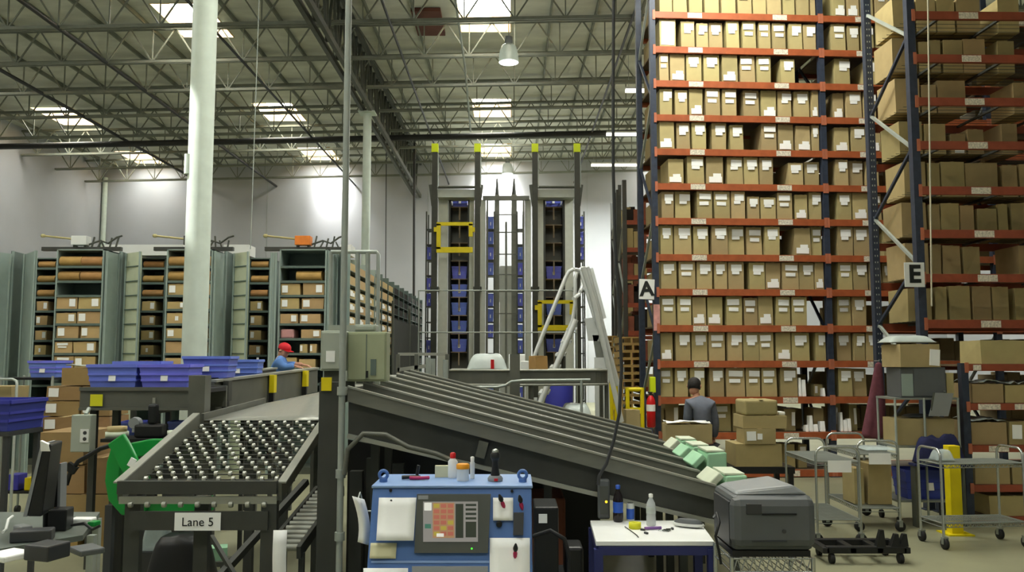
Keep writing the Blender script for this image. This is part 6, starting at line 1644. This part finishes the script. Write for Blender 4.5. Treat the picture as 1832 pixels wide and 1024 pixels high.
# yellow bollard
t = thing('bollard', 'yellow square steel bollard bolted to the floor behind the sideways cart', 'bollard', (5.17, 9.98, 0))
MB().bx(5.10, 9.92, .0, 5.235, 10.05, 1.02).build('post', M['yellow'], t, bevel=.006); MB().bx(5.02, 9.84, 0, 5.32, 10.13, .015).build('base_plate', M['yellow'], t)
# carton stack on a dark platform truck
t = thing('platform_truck', 'dark platform truck carrying a stack of brown cartons', 'truck', (3.08, 10.7, 0))
MB().bx(PX(1300,10.6), 10.5, .62, PX(1412,10.6), 11.15, .7).build('platform', M['black'], t); 
for x in (PX(1306,10.6), PX(1406,10.6)):
    for y in (10.55, 11.1): MB().bx(x-.03, y-.03, .1, x+.03, y+.03, .62).build('leg', M['black'], t); MB().lathe([(.05,-.02),(.05,.02)], (x, y, .05), axis='x', n=12).build('wheel', M['rubber'], t)
MB().bx(PX(1306,10.6), 10.52, .2, PX(1406,10.6), 11.13, .24).build('lower_shelf', M['black'], t)
def stk(px0, px1, py0, py1, Y, d, label, kd, m, nm='carton', rz=0, z0=None):
    z1 = PZ(py0, Y); zb = PZ(py1, Y) if z0 is None else z0
    return carton(nm, PX(px1,Y)-PX(px0,Y), d, z1-zb-.004, M[m], label, group='cartons stacked on the platform truck', labels=kd, loc=((PX(px0,Y)+PX(px1,Y))/2, Y, zb+.003), rz=rz, seedv=px0)
s1 = stk(1312, 1394, 795, 833, 10.52, .5, 'wide brown carton at the bottom of the truck stack', '', 'carton_e', z0=.7)
zA1 = PZ(795,10.52); s2 = stk(1329, 1384, 768, 795, 10.5, .4, 'brown carton with two white labels in the truck stack', 'Lm', 'carton', z0=zA1)
zA2 = PZ(768,10.5); s3 = stk(1327, 1404, 744, 768, 10.54, .45, 'long pale carton third up in the truck stack', '', 'carton', z0=zA2)
zA3 = PZ(744,10.54); s4 = stk(1330, 1390, 716, 744, 10.54, .4, 'padded pale carton on the very top of the truck stack', '', 'carton', z0=zA3, rz=.05)
md = s4.modifiers.new('round', 'BEVEL'); md.width = .03; md.segments = 3
o = MB().bx(PX(1392,10.6), 10.62, zA3+.001, PX(1403,10.6), 10.8, zA3+.04).build('white_packet', M['paper'], bevel=.008); tag(o, 'small white packet beside the padded carton on the truck stack', 'packet')
# maroon coat on the rear post of rack E
Yc2 = 12.42
def coat(px_top, py_top, px0, px1, py_bot, Y, matl, label, d=.16):
    rows = []; n = 14
    for i in range(n+1):
        f = i/n; py = py_top + (py_bot-py_top)*f
        xl = px_top - (px_top-px0)*min(1, .16+.9*f); xr = px_top + (px1-px_top)*min(1, .5+.9*f); row = []
        for j in range(24):
            a = 2*PI*j/24; u = (math.cos(a)+1)/2
            fold = 1 + .18*math.sin(a*5+.6)*f
            p = P(xl + (xr-xl)*u, py + (3 if i == n else 0)*math.sin(a*3), Y); p.y = Y + math.sin(a)*d*.5*(.35+.65*f)*fold; row.append(p)
        rows.append(row)
    m = MB(); vs = [p for r in rows for p in r]; fs = []
    for i in range(n):
        for j in range(24): fs.append((i*24+j, (i+1)*24+j, (i+1)*24+(j+1)%24, i*24+(j+1)%24))
    fs.append(tuple(range(24))); fs.append(tuple(range(n*24+23, n*24-1, -1)))
    m.add(vs, fs, 0, True); return tag(m.build('hanging_coat', matl, subsurf=1), label, 'coat')
ct = coat(1571, 648, 1541, 1584, 786, Yc2, M['maroon'], 'maroon coat hanging on the dark post of rack E')
MB().bar(P(1573, 646, Yc2), Vector((5.53, 12.84, P(1573,646,Yc2).z)), .012).build('hook', M['pipe'], ct)
# ---------------------------------------------------------------- low rack and tall cart at the right edge
Yf = 10.62
Fp = Plane(1725, Yf, 0.0)
rf = thing('pallet_rack', 'lower orange rack at the far edge with film-topped cartons', 'storage rack', Fp.o)
zF = [PZ(p, Yf) for p in (652, 722, 797, 868, 925)]
upright(Fp, 0.0, 0, PZ(650, Yf), rf, .8, M['blue_up'], w=.09)
upright(Fp, 1.6, 0, PZ(650, Yf), rf, .8, M['blue_up'], w=.09)
for i, z in enumerate(zF):
    beams(Fp, .045, 1.555, z, rf, .8, M['redor'], [(.1,.2)] if i == 0 else ([(.14,.42),(.6,.9)] if i == 1 else [(.25,.5)] if i == 2 else []), hb=.085)
def fbox(px0, px1, pyt, si, label, kd='', m='carton_e', wrap=False):
    x0 = max(PX(px0, Yf), Fp.o.x+.06); x1 = min(PX(px1, Yf), Fp.o.x+1.54); z = zF[si]; h = PZ(pyt, Yf) - z
    o = carton('carton', x1-x0-.01, .5, h, M[m], label, group='cartons on the low edge rack', labels=kd, loc=((x0+x1)/2, Yf+.03, z+.004), seedv=px0)
    if wrap:
        r = random.Random(px0); rows = [[Vector((x0+.02+(x1-x0-.04)*j/8, Yf+.02+.12*i, z+h+.015+r.uniform(0,.05))) for j in range(9)] for i in range(5)]
        q = MB().sheet(rows, thick=.004).build('plastic_film', M['film_w']); tag(q, {1738:'crumpled film over the second-deck carton next to the blue edge-rack post',1797:'crumpled film over the second-deck carton at the far edge',1734:'crumpled film over the open third-deck carton of the edge rack'}[px0], 'plastic film', 'films on the low rack cartons')
fbox(1757, 1840, 610, 0, 'plain pale carton on the top deck of the low edge rack', '', 'carton')
fbox(1738, 1795, 688, 1, 'film-topped carton next to the blue post, second deck of the low edge rack', '', 'carton_e', True)
fbox(1797, 1860, 690, 1, 'film-topped carton further from the blue post, second deck of the low edge rack', '', 'carton_e', True)
fbox(1734, 1798, 757, 2, 'open brown carton next to the blue post, third deck of the low edge rack', '', 'carton_e', True)
fbox(1801, 1860, 756, 2, 'brown carton with white barcode slip, third deck of the low edge rack', 'L', 'carton_e')
fbox(1737, 1800, 832, 3, 'brown carton on the fourth deck behind the sideways wire cart', '', 'carton_e')
fbox(1803, 1860, 834, 3, 'second brown carton on the fourth deck behind the sideways wire cart', '', 'carton_e')
fbox(1760, 1850, 889, 4, 'wide brown carton on the lowest deck behind the sideways wire cart', '', 'carton_e')
# tall wire shelf cart with cabinet, carton and clutter
Yw = 10.5; wx0, wx1 = PX(1598, Yw), PX(1710, Yw)
t = thing('shelf_cart', 'tall grey shelf cart holding a grey cabinet and clutter', 'cart', ((wx0+wx1)/2, Yw+.2, 0))
zW = [PZ(712, Yw), PZ(798, Yw), .3]
for x in (wx0, (wx0+wx1)/2-.03, wx1):
    MB().tube((x, Yw, .1), (x, Yw, zW[0]+.0), .015).build('post', M['pipe'], t)
for x in (wx0, wx1): MB().tube((x, Yw+.5, .1), (x, Yw+.5, zW[0]), .015).build('post', M['pipe'], t)
for z in zW: MB().bx(wx0-.015, Yw-.01, z-.025, wx1+.015, Yw+.51, z).build('shelf', M['galv'], t)
for x in (wx0, wx1):
    for y in (Yw, Yw+.5): MB().lathe([(.05,-.018),(.05,.018)], (x, y, .05), axis='x', n=12).build('wheel', M['rubber'], t)
o = thing('metal_cabinet', 'grey metal cabinet on top of the tall shelf cart', 'cabinet', (wx0+.3, Yw+.2, zW[0]))
cz1 = PZ(657, Yw)-.005; cx0_, cx1_ = PX(1611, Yw), PX(1692, Yw)
MB().bx(cx0_, Yw+.02, zW[0]+.002, cx1_, Yw+.42, cz1).build('body', M['greyp'], o, bevel=.006); MB().bx(cx0_+.16, Yw+.01, zW[0]+.02, cx1_-.02, Yw+.02, cz1-.02).build('door', M['greyp'], o, bevel=.004)
MB().bx(cx0_+.01, Yw+.012, zW[0]+.02, cx0_+.15, Yw+.02, cz1-.08).build('pale_panel', M['panel'], o)
q = carton('carton', PX(1684,Yw)-PX(1620,Yw)+.08, .42, PZ(616,Yw)-cz1-.004, M['carton'], 'open carton overflowing with bubble wrap on the grey cabinet', labels='', loc=((PX(1620,Yw)+PX(1684,Yw))/2-.04, Yw+.0, cz1+.003), rz=.12, seedv=61)
o = MB().box((PX(1672,Yw-.06), Yw-.065, PZ(640,Yw)), (.13,.006,.2), rot=(0,.08,.08)).build('hanging_paper_slip', M['paper']); tag(o, 'white paper slip hanging on the bubble wrap carton', 'paper'); o.parent = None
lump('bubble_wrap', 1592, 1680, 600, Yw+.02, .4, M['film_w'], 'silvery bubble wrap spilling over the carton on the grey cabinet', 'bubble wrap', PZ(615,Yw)+.012, 12)
o = MB().bx(PX(1695,Yw), Yw+.05, zW[0]+.002, PX(1708,Yw), Yw+.3, PZ(668,Yw)).build('narrow_carton', M['carton']); tag(o, 'narrow tan carton beside the grey cabinet', 'carton')
o = carton('carton', PX(1706,Yw)-PX(1602,Yw)-.02, .42, PZ(750,Yw)-zW[1]-.004, M['carton'], 'wide open carton of parts on the middle shelf of the tall cart', labels='', loc=((PX(1602,Yw)+PX(1706,Yw))/2, Yw+.04, zW[1]+.003), seedv=63)
lump('loose_parts', 1622, 1668, 742, Yw+.1, .25, M['greyd'], 'grey loose parts heaped in the wide open carton', 'parts', PZ(750,Yw)+.012, 13)
o = thing('clipboard', 'silver clipboard panel leaning before the tall shelf cart', 'clipboard', P(1685, 745, Yw-.05))
MB().hexa([P(1662,745,Yw-.04), P(1697,745,Yw-.04), P(1697,745,Yw-.04)+Vector((0,.012,0)), P(1662,745,Yw-.04)+Vector((0,.012,0))], [P(1673,703,Yw-.06), P(1706,704,Yw-.06), P(1706,704,Yw-.06)+Vector((0,.012,0)), P(1673,703,Yw-.06)+Vector((0,.012,0))]).build('board', M['greyl'], o)
MB().bar(P(1671,703,Yw-.06), P(1664,745,Yw-.03), .015).build('edge_bar', M['steel'], o)
MB().bar(P(1690,703,Yw-.05), P(1690,700,Yw-.01), .02).build('hook', M['steel'], o)
lump('navy_jacket', 1632, 1722, 770, Yw-.16, .14, M['navy'], 'dark navy jackets heaped on the ledge before the tall shelf cart', 'jacket', PZ(828, Yw-.1), 14, .62)
o = thing('jacket_stand', 'dark low stand under the navy jackets', 'stand', (PX(1680,10.3), 10.3, 0))
MB().bx(PX(1630,Yw-.2), Yw-.18, PZ(829,Yw-.1)-.03, PX(1722,Yw-.2), Yw-.02, PZ(829,Yw-.1)-.002).build('top', M['navy'], o)
for px in (1634, 1718): MB().bx(PX(px,Yw-.2)-.015, Yw-.16, 0, PX(px,Yw-.2)+.015, Yw-.04, PZ(829,Yw-.1)-.03).build('leg', M['steel'], o)
bb = tote_mesh(w=.62, d=.4, h=.34, m=M['tote_d'], name='storage_tote', label='deep blue tote low on the tall shelf cart', group=None, tagm=True); bb.location = (PX(1660,Yw)-.0, Yw+.25, .302)
# hanging cables in front
YK = 6.05; m = MB().path([Vector((P(1098,-10,YK).x, YK, 11.3))] + [P(px, py, YK) for px, py in ((1098,-10),(1097,150),(1097,300),(1101,450),(1108,560),(1112,660),(1108,740),(1098,790),(1085,830),(1072,852),(1070,868))], .012); tag(m.build('hanging_cable', M['greyd']), 'long dark cable curving down from the roof to the chutes', 'cable')
m = MB().tube(P(1660,-5,10.9), P(1667,548,10.9), .011); tag(m.build('pull_cord', M['rope']), 'pale cord hanging straight down before rack E', 'cord')
m = MB().tube(Vector((PX(448,14.87),14.87,10.2)), P(448,446,14.87), .008); tag(m.build('hanging_wire', M['pipe']), 'faint thin wire hanging from the roof joists above the pale panel', 'wire')
m = MB().path([P(815,0,19.5), P(832,120,22), P(842,235,27)], .03); tag(m.build('roof_cable', M['pipe']), 'pale pipe running along the roof beside the aisle skylights', 'pipe')
# ---------------------------------------------------------------- people
def skin(name, pts, edges, radii, matl, parent=None, root=0, sub=2):
    me = bpy.data.meshes.new(name); me.from_pydata([tuple(p) for p in pts], edges, []); me.materials.append(matl)
    o = bpy.data.objects.new(name, me); C.objects.link(o)
    md = o.modifiers.new('skin', 'SKIN'); md.use_smooth_shade = True
    for i, r in enumerate(radii):
        v = me.skin_vertices[0].data[i]; v.radius = r if isinstance(r, tuple) else (r, r); v.use_root = (i == root)
    s = o.modifiers.new('sub', 'SUBSURF'); s.levels = sub; s.render_levels = sub
    if parent is not None: attach(o, parent)
    return o
def head_mesh(c, R, h=.235):
    "a head with jaw, nose, brow and ears, facing local -y"
    m = MB(); prof = [(-.5,.02,.02),(-.46,.22,.24),(-.36,.29,.34),(-.2,.31,.39),(-.05,.32,.40),(.1,.335,.42),(.25,.325,.42),(.37,.27,.35),(.45,.17,.23),(.5,.02,.02)]
    n = 16; vs = []
    for z, rx, ry in prof:
        for k in range(n):
            a = 2*PI*k/n; x = math.cos(a)*rx; y = math.sin(a)*ry
            if y < 0 and z < -.2: y *= 1.02
            if abs(x) < .1 and y < 0 and -.18 < z < .02: y -= .09       # nose
            if abs(abs(x)-.13) < .05 and y < 0 and 0 < z < .12: y += .03  # eye hollows
            vs.append(R @ Vector((x*h*.95, y*h*.95, z*h)) + c)
    fs = [(i*n+k, i*n+(k+1)%n, (i+1)*n+(k+1)%n, (i+1)*n+k) for i in range(len(prof)-1) for k in range(n)]
    m.add(vs, fs, 0, True)
    return m
def hand_mesh(w, d, side, R_hint=Vector((0,0,1)), curl=.5, s=1.0):
    "palm, four bent fingers of different lengths and a thumb; w wrist, d pointing direction"
    d = d.normalized(); a = d.cross(R_hint).normalized(); nrm = a.cross(d)
    m = MB(); pl = .09*s
    p1 = w + d*pl
    def ob(p, q, w0, w1, t0, t1):
        vs = []
        for e, ww, tt in ((p, w0, t0), (q, w1, t1)):
            for x, y in ((-1,-1),(1,-1),(1,1),(-1,1)): vs.append(e + a*x*ww/2 + nrm*y*tt/2)
        m.add(vs, [(0,3,2,1),(4,5,6,7),(0,1,5,4),(1,2,6,5),(2,3,7,6),(3,0,4,7)], 0, True)
    ob(w - d*.012, p1, .055*s, .082*s, .034*s, .028*s)
    for k, ln in enumerate((.068, .078, .072, .055)):
        base = p1 + a*(k-1.5)*.0205*s; dd = d; pts = [base - d*.012]
        for j in range(3):
            dd = (Matrix.Rotation(-curl*.6, 3, a) @ dd).normalized(); pts.append(pts[-1] + dd*ln*s*(.45,.32,.25)[j] + (d*.012 if j == 0 else Vector()))
        m.path(pts, .0088*s, n=7)
    tb = w + d*.03*s - a*.036*s*side; td = (d*.75 - a*.65*side - nrm*.25).normalized()
    m.path([tb + a*.01*side, tb + td*.028*s, tb + td*.028*s + (td*.6+d*.5)*.03*s, tb + td*.03*s + (td*.2+d*.9)*.052*s], .0098*s, n=7)
    return m
# the packer in a blue-grey shirt, back turned
YR = 11.55; sR = 130.0
def R_(px, z, dy=0): return Vector((PX(px, YR), YR + dy, z))
tR = thing('person', 'person with dark hair, blue-grey shirt and black trousers, back turned by the rack', 'person', R_(1256, 0))
body_pts = [R_(1257,.93), R_(1256,1.12), R_(1253,1.32,.0), R_(1250,1.44,.02), R_(1246,1.52,.03), R_(1245,1.57,.05),
  R_(1233,1.425,.02), R_(1231,1.18,.08), R_(1236,.98,.25),          # arm towards the boxes
  R_(1270,1.40,.02), R_(1277,1.15,.02), R_(1277,.92,.1),
  R_(1249,.86), R_(1246,.48,-.02), R_(1246,.09,.0), R_(1244,.035,.16),
  R_(1265,.86), R_(1268,.48,-.02), R_(1269,.09,0), R_(1271,.035,.16)]
ed = [(0,1),(1,2),(2,3),(3,4),(4,5),(3,6),(6,7),(7,8),(3,9),(9,10),(10,11),(0,12),(12,13),(13,14),(14,15),(0,16),(16,17),(17,18),(18,19)]
rad = [(.11,.08),(.10,.07),(.12,.08),(.09,.06),.052,.055,.068,.05,.036,.068,.05,.036,.088,.062,.045,.04,.088,.062,.045,.04]
skin('body', body_pts, ed, rad, M['skin'], tR)
sh = [R_(1257,.85), R_(1256,1.12), R_(1253,1.32), R_(1250,1.44,.02), R_(1247.5,1.51,.035), R_(1232.5,1.425,.02), R_(1230.5,1.18,.08), R_(1235,1.0,.24), R_(1270.5,1.40,.02), R_(1277.5,1.15,.02), R_(1277.5,.95,.09)]
skin('shirt', sh, [(0,1),(1,2),(2,3),(3,4),(3,5),(5,6),(6,7),(3,8),(8,9),(9,10)], [(.165,.125),(.158,.118),(.19,.13),(.15,.11),.075,.085,.067,.05,.085,.067,.05], M['shirt_g'], tR)
tr = [R_(1257,.9), R_(1249,.84), R_(1246,.48,-.02), R_(1246,.08), R_(1265,.84), R_(1268,.48,-.02), R_(1269,.08)]
skin('trousers', tr, [(0,1),(1,2),(2,3),(0,4),(4,5),(5,6)], [(.155,.12),.105,.085,.07,.105,.085,.07], M['trous'], tR)
for px in (1246, 1269): MB().box(R_(px,.045,.09), (.1,.27,.085)).build('shoe', M['black'], tR, bevel=.03)
RH = Euler((.25, 0, PI - .35)).to_matrix()
hc = R_(1243, 1.655, .07)
hm = head_mesh(hc, RH); 
for sx in (-1, 1): hm.lathe([(.004,-.02),(.022,-.012),(.026,0),(.02,.014),(.004,.02)], hc + RH @ Vector((sx*.082, .01, 0)), n=10, axis='x')
attach(hm.build('head', M['skin']), tR)
hr = MB(); n = 16; vs = []; pr = [(-.22,.0),(-.18,.36),(.0,.39),(.15,.385),(.3,.36),(.42,.28),(.5,.16),(.535,.01)]
for z, r in pr:
    for k in range(n):
        a = 2*PI*k/n; y = math.sin(a)*r*1.2 + .03; x = math.cos(a)*r
        if y < -.12 and z < .28: y = -.12*(.6+.4*abs(math.cos(a)))
        vs.append(RH @ Vector((x*.235, y*.235, z*.235)) + hc)
hr.add(vs, [(i*n+k, i*n+(k+1)%n, (i+1)*n+(k+1)%n, (i+1)*n+k) for i in range(len(pr)-1) for k in range(n)], 0, True)
attach(hr.build('hair', M['hair']), tR)
attach(hand_mesh(R_(1236,.975,.26), Vector((.05,.5,-.85)), 1, Vector((1,0,0))).build('hand', M['skin']), tR)
attach(hand_mesh(R_(1277,.915,.105), Vector((0,.2,-.98)), -1, Vector((1,0,0))).build('hand', M['skin']), tR)
# the picker with the red cap, leaning over the conveyor end
YQ = 13.5
def Q_(px, py, dy=0): return P(px, py, YQ) + Vector((0, dy, 0))
tQ = thing('person', 'person in red cap and blue shirt leaning forward with arm outstretched', 'person', Vector((PX(500,YQ), YQ, .45)))
g0 = .45
pel = Vector((PX(494,YQ), YQ+.0, 1.28)); ch = Q_(500, 650); nk = Q_(506, 638); hd = Q_(508, 628)
pts = [pel, Vector((PX(496,YQ), YQ, 1.5)), Vector((PX(499,YQ), YQ, 1.78)), Q_(502,645), Q_(506,638), Q_(508,633),
  Q_(495,646,.15), Q_(506,655,.1), Q_(530,652,.05), Q_(541,653,.03),
  Q_(505,648,-.17), Q_(513,658,-.2), Q_(532,655,-.15),
  Vector((PX(490,YQ), YQ+.1, 1.2)), Vector((PX(491,YQ), YQ+.1, .85)), Vector((PX(489,YQ), YQ+.1, .53)), Vector((PX(498,YQ), YQ+.1, .49)),
  Vector((PX(490,YQ), YQ-.1, 1.2)), Vector((PX(491,YQ), YQ-.1, .85)), Vector((PX(489,YQ), YQ-.1, .53)), Vector((PX(498,YQ), YQ-.1, .49))]
ed = [(0,1),(1,2),(2,3),(3,4),(4,5),(3,6),(6,7),(7,8),(8,9),(3,10),(10,11),(11,12),(0,13),(13,14),(14,15),(15,16),(0,17),(17,18),(18,19),(19,20)]
rad = [(.09,.11),.1,.11,.085,.05,.05,.065,.05,.04,.034,.065,.05,.036,.088,.062,.045,.04,.088,.062,.045,.04]
skin('body', pts, ed, rad, M['skin'], tQ)
skin('shirt', [pts[i] for i in (0,1,2,3,4,6,7,8,10,11,12)], [(0,1),(1,2),(2,3),(3,4),(3,5),(5,6),(6,7),(3,8),(8,9),(9,10)], [(.14,.17),.15,.165,.13,.062,.082,.067,.055,.082,.067,.05], M['shirt_b'], tQ)
skin('trousers', [pts[i] for i in (0,13,14,15,17,18,19)], [(0,1),(1,2),(2,3),(0,4),(4,5),(5,6)], [(.13,.16),.1,.08,.066,.1,.08,.066], M['trous'], tQ)
for dy in (-.1, .1): MB().box(Vector((PX(493,YQ), YQ+dy, .496)), (.27,.1,.085)).build('shoe', M['black'], tQ, bevel=.03)
RQ = Euler((.3, 0, PI/2 - .35)).to_matrix()
hm = head_mesh(hd, RQ)
for sx in (-1, 1): hm.lathe([(.004,-.02),(.022,-.012),(.026,0),(.02,.014),(.004,.02)], hd + RQ @ Vector((sx*.08,.01,0)), n=10)
attach(hm.build('head', M['skin']), tQ)
cp = MB(); vs = []; pr = [(.10,.345),(.2,.37),(.33,.34),(.44,.26),(.52,.12),(.54,.01)]
for z, r in pr:
    for k in range(n): a = 2*PI*k/n; vs.append(RQ @ Vector((math.cos(a)*r*.25, math.sin(a)*r*1.2*.25, z*.25)) + hd)
cp.add(vs, [(i*n+k, i*n+(k+1)%n, (i+1)*n+(k+1)%n, (i+1)*n+k) for i in range(len(pr)-1) for k in range(n)], 0, True)
br = [RQ @ Vector((math.cos(PI+PI*k/8)*.085, -.06+math.sin(PI+PI*k/8)*.115, .03 - .012*abs(math.cos(PI*k/8)))) + hd for k in range(9)]
cp.prism(br, RQ @ Vector((0,0,.008))); attach(cp.build('cap', M['cap']), tQ)
hb = MB(); vs = []
for z, r in ((-.12,.30),(.0,.35),(.12,.352)):
    for k in range(9): a = PI*k/8; vs.append(RQ @ Vector((math.cos(a)*r*.24, math.sin(a)*r*1.22*.24+.005, z*.24)) + hd)
hb.add(vs, [(i*9+k, i*9+k+1, (i+1)*9+k+1, (i+1)*9+k) for i in range(2) for k in range(8)], 0, True); attach(hb.build('hair', M['hair']), tQ)
attach(hand_mesh(Q_(541,653,.03), Vector((1,-.05,-.2)), 1).build('hand', M['skin']), tQ)
attach(hand_mesh(Q_(532,655,-.15), Vector((1,.1,-.2)), -1).build('hand', M['skin']), tQ)
o = thing('work_platform', 'steel picking platform under the red capped person', 'platform', (PX(490,YQ), YQ, 0))
MB().bx(PX(470,YQ), YQ-.5, .4, PX(512,YQ), YQ+.7, .448).build('deck', M['steel'], o)
for px in (472, 510):
    for y in (YQ-.45, YQ+.65): MB().bx(PX(px,YQ)-.03, y-.03, 0, PX(px,YQ)+.03, y+.03, .4).build('leg', M['steel'], o)
# ---------------------------------------------------------------- light
area((-.5, 8.5, 9.8), 3.0, 1.2, LAMP*1.0, (1.0,.98,.86))
area((3.0, 12.2, 10.2), 3.0, 1.0, LAMP*2.0, (1.0,.98,.86))
area((-6, 4, 9.4), 2.4, 1.2, LAMP*.5, (.97,1,.92))
area((0, -3, 9.4), 2.4, 1.2, LAMP*.5, (.97,1,.92))
for x, y, z, p in ((5.6, 23.9, 9.4, 3.4), (6.0, 28.9, 9.4, 4.6), (4.6, 33.6, 9.3, 6.0)): area((x, y, z), 2.2, .15, LAMP*p, (.98,1,.93))
def lamp(x, y, z, p):
    l = bpy.data.lights.new('high_bay_fill', 'POINT'); l.energy = p; l.shadow_soft_size = .25; l.color = (.98,1,.93)
    o = bpy.data.objects.new('high_bay_fill', l); C.objects.link(o); o.location = (x, y, z)
for x, y, z, p in ((-.09, 19.75, 8.95, .35), (-.15, 34.4, 8.9, .5), (-9, 12, 9.0, 1), (3, 12.5, 9.2, 1), (-15, 14, 9.0, 1), (-3, 5, 9.3, .7)): lamp(x, y, z, LAMP*p)  # first two sit in the hanging lamps; the rest are added ceiling fill
# daylight shafts made by added spots; the first is aimed at the column
spot((-8.65, 10.3, DZ+.15), (-4.42, 11.7, 4.65), SPOT*3.6, math.radians(8.6), .12, .08)
spot((-8.65, 37.4, DZ+.3), (-8.3, 38.6, 9.9), SPOT*1.1, math.radians(62), 1.0, .3)
spot((-0.75, 37.4, DZ+.3), (-0.75, 38.6, 9.4), SPOT*1.3, math.radians(70), 1.0, .3)
